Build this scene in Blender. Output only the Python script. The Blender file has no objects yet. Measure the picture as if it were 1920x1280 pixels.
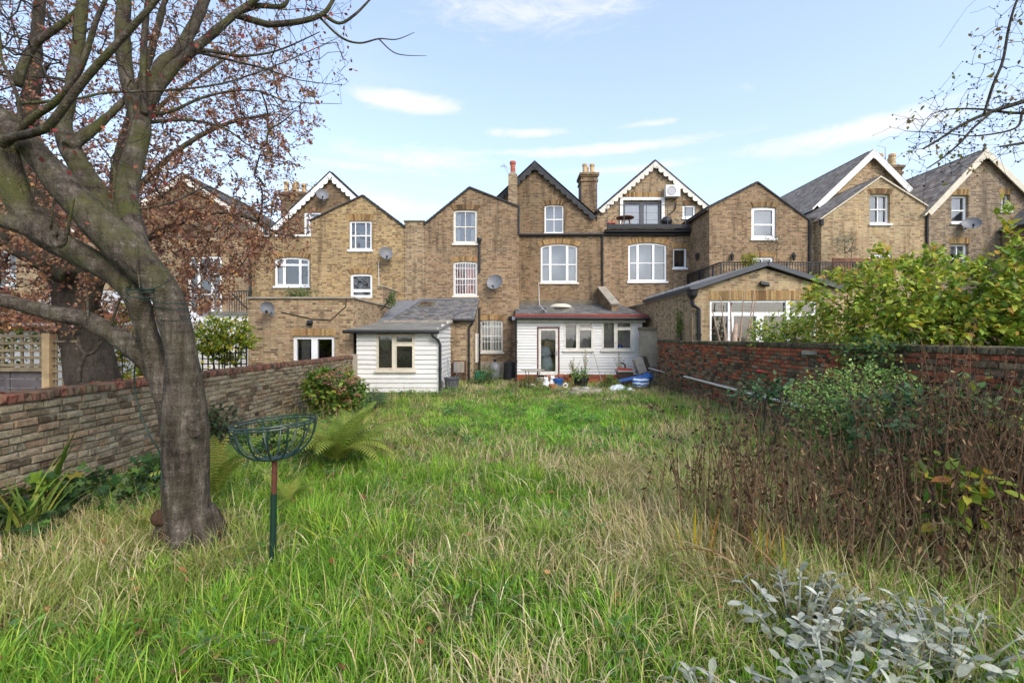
import bpy, math, random
import numpy as np
from mathutils import Vector, Matrix
from mathutils.geometry import tessellate_polygon

random.seed(7)
RNG = np.random.default_rng(11)
scene = bpy.context.scene
COL = scene.collection

# ------------------------------------------------------------------ camera
FOC, CAMH, HOR = 850.0, 1.8, 632.0        # focal length in photo pixels, eye height (m), horizon row
cam_d = bpy.data.cameras.new("camera")
cam = bpy.data.objects.new("camera", cam_d)
COL.objects.link(cam)
cam.location = (0, 0, CAMH)
cam.rotation_euler = (math.radians(90), 0, 0)
cam_d.sensor_width = 36.0
cam_d.lens = 36.0 * FOC / 1920.0
cam_d.shift_y = -(640.0 - HOR) / 1920.0
cam_d.clip_start = 0.05
cam_d.clip_end = 2000
scene.camera = cam

# ------------------------------------------------------------------ world / sun / exposure
SUN_EL, SUN_AZ = math.radians(40), math.radians(148)   # azimuth clockwise from +Y: behind the camera, to its right
world = bpy.data.worlds.new("World")
scene.world = world
world.use_nodes = True
wn, wl = world.node_tree.nodes, world.node_tree.links
wn.clear()
w_out = wn.new("ShaderNodeOutputWorld")
w_bg = wn.new("ShaderNodeBackground")
w_sky = wn.new("ShaderNodeTexSky")
w_sky.sky_type = 'NISHITA'
w_sky.sun_disc = False
w_sky.sun_elevation = SUN_EL
w_sky.sun_rotation = SUN_AZ
w_sky.air_density = 1.0
w_sky.dust_density = 1.6
w_sky.ozone_density = 1.0
w_bg.inputs['Strength'].default_value = 0.15
w_tc = wn.new("ShaderNodeTexCoord")
w_sep = wn.new("ShaderNodeSeparateXYZ")
wl.new(w_tc.outputs['Generated'], w_sep.inputs[0])

def wmath(op, a, b=None, c=None, clamp=False):
    n = wn.new("ShaderNodeMath"); n.operation = op; n.use_clamp = clamp
    for i, v in enumerate((a, b, c)):
        if v is None: continue
        if isinstance(v, (int, float)): n.inputs[i].default_value = v
        else: wl.new(v, n.inputs[i])
    return n.outputs[0]
# a flat layer of cloud: the view direction is carried to a plane overhead, so streaks crowd together towards the horizon
zc = wmath('ADD', wmath('MAXIMUM', w_sep.outputs[2], 0.0), 0.10)
cu = wmath('DIVIDE', w_sep.outputs[0], zc)
cv = wmath('DIVIDE', w_sep.outputs[1], zc)
w_cmb = wn.new("ShaderNodeCombineXYZ")
wl.new(wmath('MULTIPLY', cu, 0.55), w_cmb.inputs[0]); wl.new(wmath('MULTIPLY', cv, 1.15), w_cmb.inputs[1])
w_n1 = wn.new("ShaderNodeTexNoise")
w_n1.inputs['Scale'].default_value = 1.15; w_n1.inputs['Detail'].default_value = 7; w_n1.inputs['Roughness'].default_value = 0.52
w_n1.inputs['Distortion'].default_value = 0.35
wl.new(w_cmb.outputs[0], w_n1.inputs['Vector'])
w_r1 = wn.new("ShaderNodeMapRange"); w_r1.interpolation_type = 'SMOOTHSTEP'
w_r1.inputs[1].default_value = 0.53; w_r1.inputs[2].default_value = 0.70
wl.new(w_n1.outputs['Fac'], w_r1.inputs[0])
# the single clouds that stand out, as soft streaks at their compass bearing and height (degrees)
def cloud_dir(px, py):
    d = Vector(((px-960)/FOC, 1.0, (HOR-py)/FOC)).normalized()
    return math.atan2(d.x, d.y), math.asin(d.z)
w_az = wmath('ARCTAN2', w_sep.outputs[0], w_sep.outputs[1])
w_el = wmath('ARCSINE', w_sep.outputs[2])
w_n2 = wn.new("ShaderNodeTexNoise")
w_n2.inputs['Scale'].default_value = 11; w_n2.inputs['Detail'].default_value = 9; w_n2.inputs['Roughness'].default_value = 0.66; w_n2.inputs['Distortion'].default_value = 0.6
w_mp = wn.new("ShaderNodeMapping"); w_mp.inputs['Scale'].default_value = (1, 1, 3.2)
wl.new(w_tc.outputs['Generated'], w_mp.inputs[0]); wl.new(w_mp.outputs[0], w_n2.inputs['Vector'])
acc = None
for (px, py, wx, wy, amp) in ((752,190,100,17,1.05),(988,249,75,8,0.85),(1120,281,210,10,0.95),(780,297,170,22,0.75),(1600,248,240,20,1.0),
                              (1215,232,70,7,0.55),(700,315,190,10,0.6),(1180,316,130,9,0.75),(1010,15,240,45,0.62),(1390,165,60,9,0.35),
                              (690,385,150,28,0.8),(1730,205,110,18,0.7),(1800,270,160,18,0.6)):
    a0, e0 = cloud_dir(px, py); aw, ew = wx/FOC*math.cos(a0)**2, wy/FOC*math.cos(a0)
    da = wmath('DIVIDE', wmath('SUBTRACT', w_az, a0), aw)
    de = wmath('DIVIDE', wmath('SUBTRACT', w_el, e0), ew)
    r2 = wmath('ADD', wmath('MULTIPLY', da, da), wmath('MULTIPLY', de, de))
    g = wmath('MULTIPLY', wmath('EXPONENT', wmath('MULTIPLY', r2, -0.75)), amp)
    acc = g if acc is None else wmath('MAXIMUM', acc, g)
w_r2 = wn.new("ShaderNodeMapRange"); w_r2.interpolation_type = 'SMOOTHSTEP'
w_r2.inputs[1].default_value = 0.24; w_r2.inputs[2].default_value = 1.0
wl.new(wmath('ADD', acc, wmath('MULTIPLY', wmath('SUBTRACT', w_n2.outputs['Fac'], 0.5), 1.35)), w_r2.inputs[0])
cl = wmath('MAXIMUM', wmath('MULTIPLY', w_r1.outputs[0], 0.30), wmath('MULTIPLY', w_r2.outputs[0], wmath('MINIMUM', wmath('MULTIPLY', acc, 2.2), 0.92)))
# thin high veil that pales the blue, stronger towards the horizon
veil = wmath('ADD', 0.26, wmath('MULTIPLY', wmath('POWER', wmath('SUBTRACT', 1.0, wmath('MAXIMUM', w_sep.outputs[2], 0.0)), 3.4), 0.52))
w_m1 = wn.new("ShaderNodeMix"); w_m1.data_type = 'RGBA'
wl.new(veil, w_m1.inputs[0]); wl.new(w_sky.outputs[0], w_m1.inputs[6]); w_m1.inputs[7].default_value = (2.22, 2.40, 2.72, 1)
w_m2 = wn.new("ShaderNodeMix"); w_m2.data_type = 'RGBA'
wl.new(cl, w_m2.inputs[0]); wl.new(w_m1.outputs[2], w_m2.inputs[6]); w_m2.inputs[7].default_value = (2.62, 2.65, 2.7, 1)
wl.new(w_m2.outputs[2], w_bg.inputs['Color'])
wl.new(w_bg.outputs[0], w_out.inputs['Surface'])

sun_d = bpy.data.lights.new("sun", 'SUN')
sun_d.energy = 0.95
sun_d.angle = math.radians(28)
sun_d.color = (1.0, 0.95, 0.87)
sun = bpy.data.objects.new("sun", sun_d)
COL.objects.link(sun)
sdir = Vector((math.sin(SUN_AZ)*math.cos(SUN_EL), math.cos(SUN_AZ)*math.cos(SUN_EL), math.sin(SUN_EL)))
sun.rotation_euler = sdir.to_track_quat('Z', 'Y').to_euler()
sun.location = (0, -5, 12)

vs = scene.view_settings
scene.display_settings.display_device = 'sRGB'
vs.view_transform = "Standard"; vs.look = "None"; vs.exposure = 1.42; vs.gamma = 1.0; vs.use_curve_mapping = False
scene.render.engine = 'CYCLES'
scene.cycles.max_bounces = 6
scene.cycles.diffuse_bounces = 4
scene.cycles.glossy_bounces = 3
scene.cycles.transmission_bounces = 4
scene.cycles.transparent_max_bounces = 10
scene.cycles.caustics_reflective = False
scene.cycles.caustics_refractive = False
scene.cycles.use_denoising = True

# ------------------------------------------------------------------ pixel helpers (a pixel gives a direction, Y the distance)
def PX(px, Y): return (px - 960.0) * Y / FOC
def PZ(py, Y): return CAMH + (HOR - py) * Y / FOC
def P3(px, py, Y): return Vector((PX(px, Y), Y, PZ(py, Y)))
def GY(py): return FOC * CAMH / (py - HOR)      # distance of a ground point seen at row py

# ------------------------------------------------------------------ materials
def srgb(r, g, b):
    f = lambda c: (c/255/12.92) if c/255 <= 0.04045 else ((c/255 + 0.055)/1.055)**2.4
    return (f(r), f(g), f(b), 1.0)

class NT:
    def __init__(self, name):
        self.m = bpy.data.materials.new(name); self.m.use_nodes = True
        self.n, self.l = self.m.node_tree.nodes, self.m.node_tree.links
        self.n.clear()
        self.out = self.n.new("ShaderNodeOutputMaterial")
        self.b = self.n.new("ShaderNodeBsdfPrincipled")
        self.l.new(self.b.outputs[0], self.out.inputs['Surface'])
    def put(self, sock, v):
        if v is None: return
        if hasattr(v, 'links') or isinstance(v, bpy.types.NodeSocket): self.l.new(v, sock)
        else: sock.default_value = v
    def math(self, op, a, b=None, c=None, clamp=False):
        n = self.n.new("ShaderNodeMath"); n.operation = op; n.use_clamp = clamp
        for i, v in enumerate((a, b, c)): self.put(n.inputs[i], v)
        return n.outputs[0]
    def noise(self, vec, scale, detail=4, rough=0.55, dist=0.0):
        n = self.n.new("ShaderNodeTexNoise")
        n.inputs['Scale'].default_value = scale; n.inputs['Detail'].default_value = detail
        n.inputs['Roughness'].default_value = rough; n.inputs['Distortion'].default_value = dist
        if vec is not None: self.l.new(vec, n.inputs['Vector'])
        return n.outputs['Fac']
    def ramp(self, fac, stops, mode='LINEAR'):
        n = self.n.new("ShaderNodeValToRGB"); n.color_ramp.interpolation = mode
        e = n.color_ramp.elements
        while len(e) < len(stops): e.new(0.5)
        for i, (p, c) in enumerate(stops): e[i].position = p; e[i].color = c
        self.l.new(fac, n.inputs[0]); return n.outputs['Color']
    def mix(self, fac, a, b, mode='MIX'):
        n = self.n.new("ShaderNodeMix"); n.data_type = 'RGBA'; n.blend_type = mode
        self.put(n.inputs[0], fac); self.put(n.inputs[6], a); self.put(n.inputs[7], b)
        return n.outputs[2]
    def range(self, v, a, b, c=0.0, d=1.0, smooth=True):
        n = self.n.new("ShaderNodeMapRange"); n.interpolation_type = 'SMOOTHSTEP' if smooth else 'LINEAR'
        self.put(n.inputs[0], v)
        for i, x in enumerate((a, b, c, d)): n.inputs[i+1].default_value = x
        return n.outputs[0]
    def pos(self):
        return self.n.new("ShaderNodeNewGeometry").outputs['Position']
    def scaled(self, vec, s):
        n = self.n.new("ShaderNodeMapping"); n.inputs['Scale'].default_value = s
        self.l.new(vec, n.inputs[0]); return n.outputs[0]
    def attr(self, name, which='Fac'):
        n = self.n.new("ShaderNodeAttribute"); n.attribute_name = name; return n.outputs[which]
    def objrand(self):
        return self.n.new("ShaderNodeObjectInfo").outputs['Random']
    def rnd(self):      # one random number for each piece, whether it is an object or an island of a joined mesh
        return self.math('FRACT', self.math('ADD', self.attr('rnd'), self.math('MULTIPLY', self.objrand(), 7.31)))
    def bump(self, h, strength=0.4, dist=0.01):
        n = self.n.new("ShaderNodeBump"); n.inputs['Strength'].default_value = strength; n.inputs['Distance'].default_value = dist
        self.l.new(h, n.inputs['Height']); self.l.new(n.outputs[0], self.b.inputs['Normal'])
    def base(self, c, rough=0.8, spec=0.3, metal=0.0):
        self.put(self.b.inputs['Base Color'], c); self.put(self.b.inputs['Roughness'], rough)
        self.b.inputs['Specular IOR Level'].default_value = spec; self.b.inputs['Metallic'].default_value = metal
        return self.m

MAT = {}
def c4(r, g, b): return (r, g, b, 1.0)

def mat_plain(name, col, rough=0.6, spec=0.3, metal=0.0, var=0.12, scale=3.0, dirt=None, dirt_amt=0.35):
    t = NT(name); p = t.pos()
    n = t.noise(p, scale, 5, 0.6)
    v = t.range(n, 0.3, 0.7, 1-var, 1+var, False)
    c = t.mix(1.0, col, v, 'MULTIPLY')
    if dirt:
        c = t.mix(t.range(t.noise(p, scale*2.3, 6, 0.65), 0.52, 0.72, 0, dirt_amt), c, dirt)
    t.bump(t.noise(p, scale*12, 3), 0.08, 0.004)
    MAT[name] = t.base(c, rough, spec, metal); return MAT[name]

def mat_brick(name, stops, mortar, bw=0.225, bh=0.075, ms=0.010, patches=None, stain=None, uv_off=(0, 0)):
    t = NT(name)
    g = t.n.new("ShaderNodeNewGeometry")
    sp = t.n.new("ShaderNodeSeparateXYZ"); t.l.new(g.outputs['Position'], sp.inputs[0])
    sn = t.n.new("ShaderNodeSeparateXYZ"); t.l.new(g.outputs['True Normal'], sn.inputs[0])
    side = t.math('GREATER_THAN', t.math('ABSOLUTE', sn.outputs[0]), 0.7)
    u = t.math('ADD', t.math('MULTIPLY', sp.outputs[0], t.math('SUBTRACT', 1.0, side)), t.math('MULTIPLY', sp.outputs[1], side))
    cb = t.n.new("ShaderNodeCombineXYZ")
    t.l.new(t.math('ADD', u, uv_off[0]), cb.inputs[0]); t.l.new(t.math('ADD', sp.outputs[2], uv_off[1]), cb.inputs[1])
    wob = t.noise(g.outputs['Position'], 1.3, 2)
    br = t.n.new("ShaderNodeTexBrick")
    br.offset = 0.5; br.squash = 0.55; br.squash_frequency = 2
    br.inputs['Color1'].default_value = (0, 0, 0, 1); br.inputs['Color2'].default_value = (1, 1, 1, 1)
    br.inputs['Mortar'].default_value = (0.5, 0.5, 0.5, 1)
    br.inputs['Scale'].default_value = 1.0; br.inputs['Mortar Size'].default_value = ms; br.inputs['Mortar Smooth'].default_value = 0.25
    br.inputs['Bias'].default_value = 0.0; br.inputs['Brick Width'].default_value = bw; br.inputs['Row Height'].default_value = bh
    t.l.new(cb.outputs[0], br.inputs['Vector'])
    c = t.ramp(br.outputs['Color'], stops)
    fine = t.noise(g.outputs['Position'], 38, 4, 0.65)
    c = t.mix(1.0, c, t.range(fine, 0.3, 0.7, 0.80, 1.20, False), 'MULTIPLY')
    big = t.noise(g.outputs['Position'], 0.55, 5, 0.6)
    c = t.mix(1.0, c, t.range(big, 0.3, 0.7, 0.74, 1.24, False), 'MULTIPLY')
    if patches: c = t.mix(t.range(t.noise(g.outputs['Position'], 0.9, 6, 0.65), 0.52, 0.68, 0, 0.6), c, patches)
    c = t.mix(br.outputs['Fac'], c, t.mix(t.range(t.noise(g.outputs['Position'], 2.2, 4), 0.35, 0.7), mortar, tuple(x*0.55 for x in mortar[:3])+(1,)))
    if stain: # sooty streaks that run down the wall
        sv = t.scaled(g.outputs['Position'], (2.2, 2.2, 0.22))
        c = t.mix(t.range(t.noise(sv, 1.6, 5, 0.6), 0.48, 0.72, 0, 0.68), c, stain)
    h = t.math('SUBTRACT', t.math('MULTIPLY', fine, 0.5), t.math('MULTIPLY', br.outputs['Fac'], 1.0))
    t.bump(h, 0.7, 0.012)
    MAT[name] = t.base(c, 0.92, 0.15); return MAT[name]

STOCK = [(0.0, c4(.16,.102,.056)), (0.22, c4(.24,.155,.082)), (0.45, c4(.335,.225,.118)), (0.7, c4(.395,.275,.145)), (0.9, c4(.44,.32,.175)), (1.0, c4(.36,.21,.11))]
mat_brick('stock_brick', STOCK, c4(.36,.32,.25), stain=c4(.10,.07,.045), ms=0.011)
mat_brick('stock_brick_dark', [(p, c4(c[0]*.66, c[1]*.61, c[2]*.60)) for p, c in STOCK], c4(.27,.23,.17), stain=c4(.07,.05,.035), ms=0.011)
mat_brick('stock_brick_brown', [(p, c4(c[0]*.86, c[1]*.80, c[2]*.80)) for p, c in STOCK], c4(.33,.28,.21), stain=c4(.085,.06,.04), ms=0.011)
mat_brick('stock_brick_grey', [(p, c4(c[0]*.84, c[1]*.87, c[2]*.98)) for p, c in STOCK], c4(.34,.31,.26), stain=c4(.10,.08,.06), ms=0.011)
mat_brick('stock_brick_yellow', [(p, c4(c[0]*1.05, c[1]*1.04, c[2]*.90)) for p, c in STOCK], c4(.37,.32,.23), stain=c4(.12,.08,.045), ms=0.010)
mat_brick('stock_brick_pale', [(0.0, c4(.20,.13,.07)), (0.3, c4(.38,.27,.14)), (0.7, c4(.50,.38,.20)), (1.0, c4(.44,.26,.14))], c4(.42,.37,.29), patches=c4(.44,.31,.14), stain=c4(.17,.11,.06))
mat_brick('reclaimed_brick', [(0.0, c4(.15,.10,.06)), (0.25, c4(.33,.23,.125)), (0.55, c4(.44,.32,.18)), (0.8, c4(.50,.36,.21)), (1.0, c4(.36,.20,.12))], c4(.33,.27,.2), patches=c4(.30,.22,.12), stain=c4(.14,.10,.06))
mat_plain('arch_brick', c4(.42,.27,.105), 0.9, 0.15, var=0.45, scale=14)
mat_plain('arch_brick_dark', c4(.20,.125,.06), 0.9, 0.15, var=0.5, scale=14)
mat_plain('white_paint', c4(.78,.77,.74), 0.45, 0.4, var=0.06, scale=2.5, dirt=c4(.42,.38,.30), dirt_amt=0.18)
mat_plain('white_plastic', c4(.83,.84,.85), 0.35, 0.5, var=0.03, scale=2)
mat_plain('old_white', c4(.66,.63,.56), 0.6, 0.3, var=0.12, scale=4, dirt=c4(.28,.24,.17), dirt_amt=0.55)
mat_plain('cream_paint', c4(.62,.56,.45), 0.55, 0.3, var=0.1, scale=3, dirt=c4(.32,.26,.18))
mat_plain('black_paint', c4(.022,.022,.024), 0.5, 0.4, var=0.3, scale=5)
mat_plain('dark_board', c4(.030,.031,.035), 0.6, 0.3, var=0.3, scale=6, dirt=c4(.10,.095,.08), dirt_amt=0.3)
mat_plain('charcoal_metal', c4(.07,.075,.085), 0.5, 0.4, var=0.1)
mat_plain('lead', c4(.17,.18,.20), 0.55, 0.4, var=0.2, scale=4, dirt=c4(.30,.29,.26))
mat_plain('felt_roof', c4(.20,.19,.165), 0.9, 0.1, var=0.25, scale=2.0, dirt=c4(.09,.085,.06), dirt_amt=0.6)
mat_plain('red_felt', c4(.23,.055,.04), 0.85, 0.15, var=0.25, scale=1.4, dirt=c4(.13,.06,.045), dirt_amt=0.6)
mat_plain('cement', c4(.34,.30,.235), 0.9, 0.15, var=0.25, scale=2, dirt=c4(.15,.13,.09), dirt_amt=0.6)
mat_plain('pale_cement', c4(.50,.47,.40), 0.9, 0.15, var=0.2, scale=1.5, dirt=c4(.26,.23,.17), dirt_amt=0.5)
mat_plain('dark_cement', c4(.17,.145,.105), 0.95, 0.1, var=0.3, scale=3, dirt=c4(.07,.065,.04), dirt_amt=0.6)
mat_plain('terracotta', c4(.42,.15,.075), 0.8, 0.2, var=0.25, scale=8, dirt=c4(.45,.33,.25), dirt_amt=0.4)
mat_plain('chimney_pot', c4(.50,.36,.20), 0.8, 0.2, var=0.2, scale=5, dirt=c4(.20,.15,.10))
mat_plain('red_pot', c4(.40,.12,.07), 0.8, 0.2, var=0.2, scale=5)
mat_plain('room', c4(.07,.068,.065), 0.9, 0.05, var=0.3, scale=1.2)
mat_plain('curtain_white', c4(.66,.65,.63), 0.9, 0.1, var=0.1, scale=4)
mat_plain('curtain_grey', c4(.40,.385,.35), 0.9, 0.1, var=0.15, scale=4)
mat_plain('curtain_red', c4(.52,.13,.10), 0.9, 0.1, var=0.25, scale=3)
mat_plain('blind_grey', c4(.30,.30,.31), 0.8, 0.2, var=0.08, scale=2)
mat_plain('net_lace', c4(.13,.125,.10), 0.9, 0.1, var=0.5, scale=16)
mat_plain('maroon_paint', c4(.10,.022,.018), 0.5, 0.4, var=0.15)
mat_plain('grey_metal', c4(.30,.31,.32), 0.45, 0.5, 0.3, var=0.1, scale=4)
mat_plain('dish_grey', c4(.17,.175,.185), 0.5, 0.4, var=0.12, scale=5)
mat_plain('green_metal', c4(.008,.030,.026), 0.42, 0.5, var=0.25, scale=20, dirt=c4(.06,.09,.06))
mat_plain('rust', c4(.095,.035,.022), 0.85, 0.2, var=0.4, scale=18, dirt=c4(.16,.075,.04))
mat_plain('green_plastic', c4(.006,.028,.017), 0.5, 0.4, var=0.2, scale=8)
mat_plain('bright_green_plastic', c4(.01,.22,.14), 0.5, 0.4, var=0.15)
mat_plain('black_plastic', c4(.016,.016,.018), 0.45, 0.4, var=0.25, scale=6)
mat_plain('brown_plastic', c4(.055,.038,.03), 0.5, 0.4, var=0.2, scale=5)
mat_plain('red_plastic', c4(.36,.05,.035), 0.5, 0.4, var=0.2, scale=6)
mat_plain('blue_plastic', c4(.02,.10,.33), 0.4, 0.5, var=0.2, scale=6)
mat_plain('pale_plastic', c4(.55,.62,.66), 0.4, 0.4, var=0.2, scale=9)
mat_plain('wood_old', c4(.23,.18,.115), 0.85, 0.15, var=0.3, scale=6, dirt=c4(.12,.13,.07), dirt_amt=0.5)
mat_plain('fence_panel', c4(.115,.098,.10), 0.85, 0.15, var=0.3, scale=5, dirt=c4(.15,.14,.10))
mat_plain('wood_brown', c4(.20,.085,.045), 0.6, 0.3, var=0.25, scale=6)
mat_plain('timber_pale', c4(.42,.30,.17), 0.75, 0.2, var=0.25, scale=7)
mat_plain('beige_machine', c4(.36,.33,.28), 0.6, 0.3, var=0.12, scale=4, dirt=c4(.16,.13,.10))
mat_plain('tile_red', c4(.30,.105,.055), 0.85, 0.15, var=0.35, scale=7)
mat_plain('stone', c4(.33,.30,.245), 0.9, 0.15, var=0.3, scale=6, dirt=c4(.13,.14,.08), dirt_amt=0.5)

def mat_slate(name, stops):
    t = NT(name); p = t.pos()
    c = t.ramp(t.rnd(), stops)
    c = t.mix(1.0, c, t.range(t.noise(p, 9, 5, 0.6), 0.3, 0.7, 0.72, 1.3, False), 'MULTIPLY')
    c = t.mix(t.range(t.noise(p, 1.2, 6, 0.65), 0.56, 0.75, 0, 0.5), c, c4(.20,.185,.14))
    t.bump(t.noise(p, 26, 4), 0.25, 0.006)
    MAT[name] = t.base(c, 0.85, 0.15)
mat_slate('slate', [(0.0, c4(.10,.098,.098)), (0.5, c4(.16,.155,.152)), (0.85, c4(.22,.21,.20)), (1.0, c4(.18,.145,.12))])
mat_slate('slate_brown', [(0.0, c4(.18,.15,.13)), (0.5, c4(.28,.24,.205)), (0.85, c4(.38,.335,.29)), (1.0, c4(.25,.18,.135))])

def mat_boards(name, col):
    t = NT(name); p = t.pos()
    g = t.noise(t.scaled(p, (0.8, 0.8, 14)), 3, 5, 0.6)
    c = t.mix(1.0, col, t.range(g, 0.3, 0.7, 0.90, 1.07, False), 'MULTIPLY')
    c = t.mix(1.0, c, t.range(t.rnd(), 0, 1, 0.93, 1.04, False), 'MULTIPLY')
    c = t.mix(t.range(t.noise(p, 2.0, 7, 0.7), 0.56, 0.78, 0, 0.45), c, c4(.36,.33,.25))
    t.bump(g, 0.15, 0.003)
    MAT[name] = t.base(c, 0.55, 0.3)
mat_boards('white_boards', c4(.68,.67,.64))

def mat_wallbrick(name, stops, lichen, lich_amt=0.7):
    t = NT(name); p = t.pos(); r = t.rnd()
    c = t.ramp(r, stops)
    fine = t.noise(p, 30, 6, 0.7)
    c = t.mix(1.0, c, t.range(fine, 0.25, 0.75, 0.50, 1.5, False), 'MULTIPLY')
    c = t.mix(t.range(t.noise(p, 5.5, 7, 0.7, 0.4), 0.50, 0.66, 0, lich_amt), c, lichen)
    c = t.mix(t.range(t.noise(p, 3.1, 7, 0.75), 0.58, 0.70, 0, 0.75), c, c4(.055,.045,.030))
    t.bump(t.math('ADD', fine, t.math('MULTIPLY', t.noise(p, 90, 3), 0.5)), 0.9, 0.014)
    MAT[name] = t.base(c, 0.95, 0.1)
mat_wallbrick('wall_brick', [(0.0, c4(.085,.063,.042)), (0.2, c4(.155,.12,.078)), (0.5, c4(.225,.18,.118)), (0.8, c4(.29,.24,.16)), (1.0, c4(.22,.14,.09))], c4(.34,.32,.235), 0.6)
mat_wallbrick('coping_brick', [(0.0, c4(.07,.055,.045)), (0.3, c4(.13,.075,.055)), (0.7, c4(.22,.085,.058)), (1.0, c4(.16,.115,.08))], c4(.20,.20,.11), 0.5)
mat_wallbrick('red_brick', [(0.0, c4(.22,.07,.04)), (0.4, c4(.34,.095,.05)), (0.8, c4(.42,.13,.065)), (1.0, c4(.30,.14,.09))], c4(.25,.17,.12), 0.4)
mat_wallbrick('brown_brick', [(0.0, c4(.06,.045,.035)), (0.3, c4(.12,.08,.052)), (0.7, c4(.21,.15,.09)), (1.0, c4(.28,.20,.12))], c4(.24,.23,.15), 0.5)
mat_wallbrick('moss_brick', [(0.0, c4(.065,.058,.042)), (0.5, c4(.11,.092,.06)), (1.0, c4(.17,.14,.09))], c4(.15,.15,.065), 0.7)
def mat_mortar(name, a, b):
    t = NT(name); p = t.pos()
    c = t.mix(t.range(t.noise(p, 6, 7, 0.7), 0.35, 0.7), a, b)
    t.bump(t.noise(p, 40, 5, 0.7), 1.0, 0.02)
    MAT[name] = t.base(c, 0.97, 0.08)
mat_mortar('wall_mortar', c4(.27,.24,.18), c4(.13,.105,.07))
mat_mortar('dark_mortar', c4(.21,.17,.12), c4(.09,.07,.05))

def mat_glass(name, tint, refl):
    t = NT(name); t.n.remove(t.b)
    tr = t.n.new("ShaderNodeBsdfTransparent"); tr.inputs[0].default_value = tint
    gl = t.n.new("ShaderNodeBsdfGlossy"); gl.inputs['Roughness'].default_value = 0.03; gl.inputs[0].default_value = (.9, .92, .95, 1)
    bn = t.n.new("ShaderNodeBump"); bn.inputs['Strength'].default_value = 0.05; bn.inputs['Distance'].default_value = 0.05
    t.l.new(t.noise(t.pos(), 1.4, 2), bn.inputs['Height']); t.l.new(bn.outputs[0], gl.inputs['Normal'])
    fr = t.n.new("ShaderNodeFresnel"); fr.inputs[0].default_value = 1.5
    mx = t.n.new("ShaderNodeMixShader")
    t.l.new(t.math('ADD', fr.outputs[0], refl, clamp=True), mx.inputs[0]); t.l.new(tr.outputs[0], mx.inputs[1]); t.l.new(gl.outputs[0], mx.inputs[2])
    t.l.new(mx.outputs[0], t.out.inputs['Surface'])
    MAT[name] = t.m
mat_glass('window_glass', (.80,.82,.83,1), 0.14)
mat_glass('skylight_glass', (.35,.37,.40,1), 0.30)

def mat_leaf(name, trans=0.35, rough=0.5, spec=0.3, tint=None, back=1.0):
    """Leaf colour comes from the mesh attribute Col (each leaf has its own), thin so that light comes through."""
    t = NT(name); p = t.pos()
    c = t.attr('Col', 'Color') if tint is None else t.ramp(t.rnd(), tint)
    c = t.mix(1.0, c, t.range(t.noise(p, 45, 3), 0.3, 0.7, 0.82, 1.18, False), 'MULTIPLY')
    t.base(c, rough, spec)
    tb = t.n.new("ShaderNodeBsdfTranslucent"); t.l.new(c, tb.inputs[0])
    mx = t.n.new("ShaderNodeMixShader"); mx.inputs[0].default_value = trans
    t.l.new(t.b.outputs[0], mx.inputs[1]); t.l.new(tb.outputs[0], mx.inputs[2]); t.l.new(mx.outputs[0], t.out.inputs['Surface'])
    MAT[name] = t.m; return t.m
mat_leaf('leaf', 0.35, 0.5, 0.3)
mat_leaf('grass', 0.30, 0.55, 0.25)
mat_leaf('dead_leaf', 0.15, 0.9, 0.1)
mat_leaf('silver_leaf', 0.12, 0.9, 0.1, tint=[(0.0, c4(.19,.21,.145)), (0.35, c4(.29,.31,.235)), (0.75, c4(.40,.415,.335)), (1.0, c4(.48,.49,.42))])
mat_leaf('shrub_leaf', 0.4, 0.42, 0.35, tint=[(0.0, c4(.11,.20,.02)), (0.3, c4(.18,.28,.025)), (0.6, c4(.29,.36,.035)), (0.85, c4(.42,.38,.04)), (0.97, c4(.46,.22,.03)), (1.0, c4(.34,.14,.04))])
mat_leaf('fern_leaf', 0.4, 0.55, 0.25, tint=[(0.0, c4(.14,.22,.03)), (0.5, c4(.25,.32,.05)), (1.0, c4(.38,.35,.08))])
mat_leaf('green_leaf', 0.3, 0.45, 0.35, tint=[(0.0, c4(.03,.075,.02)), (0.5, c4(.06,.13,.03)), (1.0, c4(.14,.22,.04))])

def mat_bark(name, stops, moss, moss_amt, scale=1.0, side=None):
    t = NT(name); p = t.pos()
    a = t.noise(t.scaled(p, (14*scale, 14*scale, 3.0*scale)), 1.0, 7, 0.68, 0.3)
    b = t.noise(t.scaled(p, (3, 3, 22)), scale, 5, 0.6)
    c = t.ramp(t.math('ADD', t.math('MULTIPLY', a, 0.72), t.math('MULTIPLY', b, 0.28)), stops)
    c = t.mix(1.0, c, t.range(t.noise(p, 60*scale, 4, 0.7), 0.3, 0.7, 0.62, 1.4, False), 'MULTIPLY')
    c = t.mix(1.0, c, t.range(t.noise(p, 2.6*scale, 6, 0.7), 0.3, 0.7, 0.60, 1.35, False), 'MULTIPLY')
    sz = t.n.new("ShaderNodeSeparateXYZ"); t.l.new(p, sz.inputs[0])
    up = t.range(sz.outputs[2], 1.5, 3.0, 0.15, 1.0)
    mo = t.math('MULTIPLY', t.range(t.noise(p, 3.2, 7, 0.65), 0.40, 0.64, 0, moss_amt), up)
    c = t.mix(mo, c, moss)
    spk = t.range(t.noise(p, 26, 4, 0.6), 0.62, 0.72, 0, 0.35)
    c = t.mix(spk, c, c4(.34,.32,.28))
    t.bump(t.math('ADD', a, t.math('MULTIPLY', t.noise(p, 70*scale, 4), 0.55)), 1.0, 0.035)
    MAT[name] = t.base(c, 0.85, 0.2)
mat_bark('bark', [(0.34, c4(.016,.012,.009)), (0.45, c4(.058,.045,.034)), (0.55, c4(.105,.084,.066)), (0.68, c4(.23,.195,.16))], c4(.085,.088,.026), 0.85)
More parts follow.
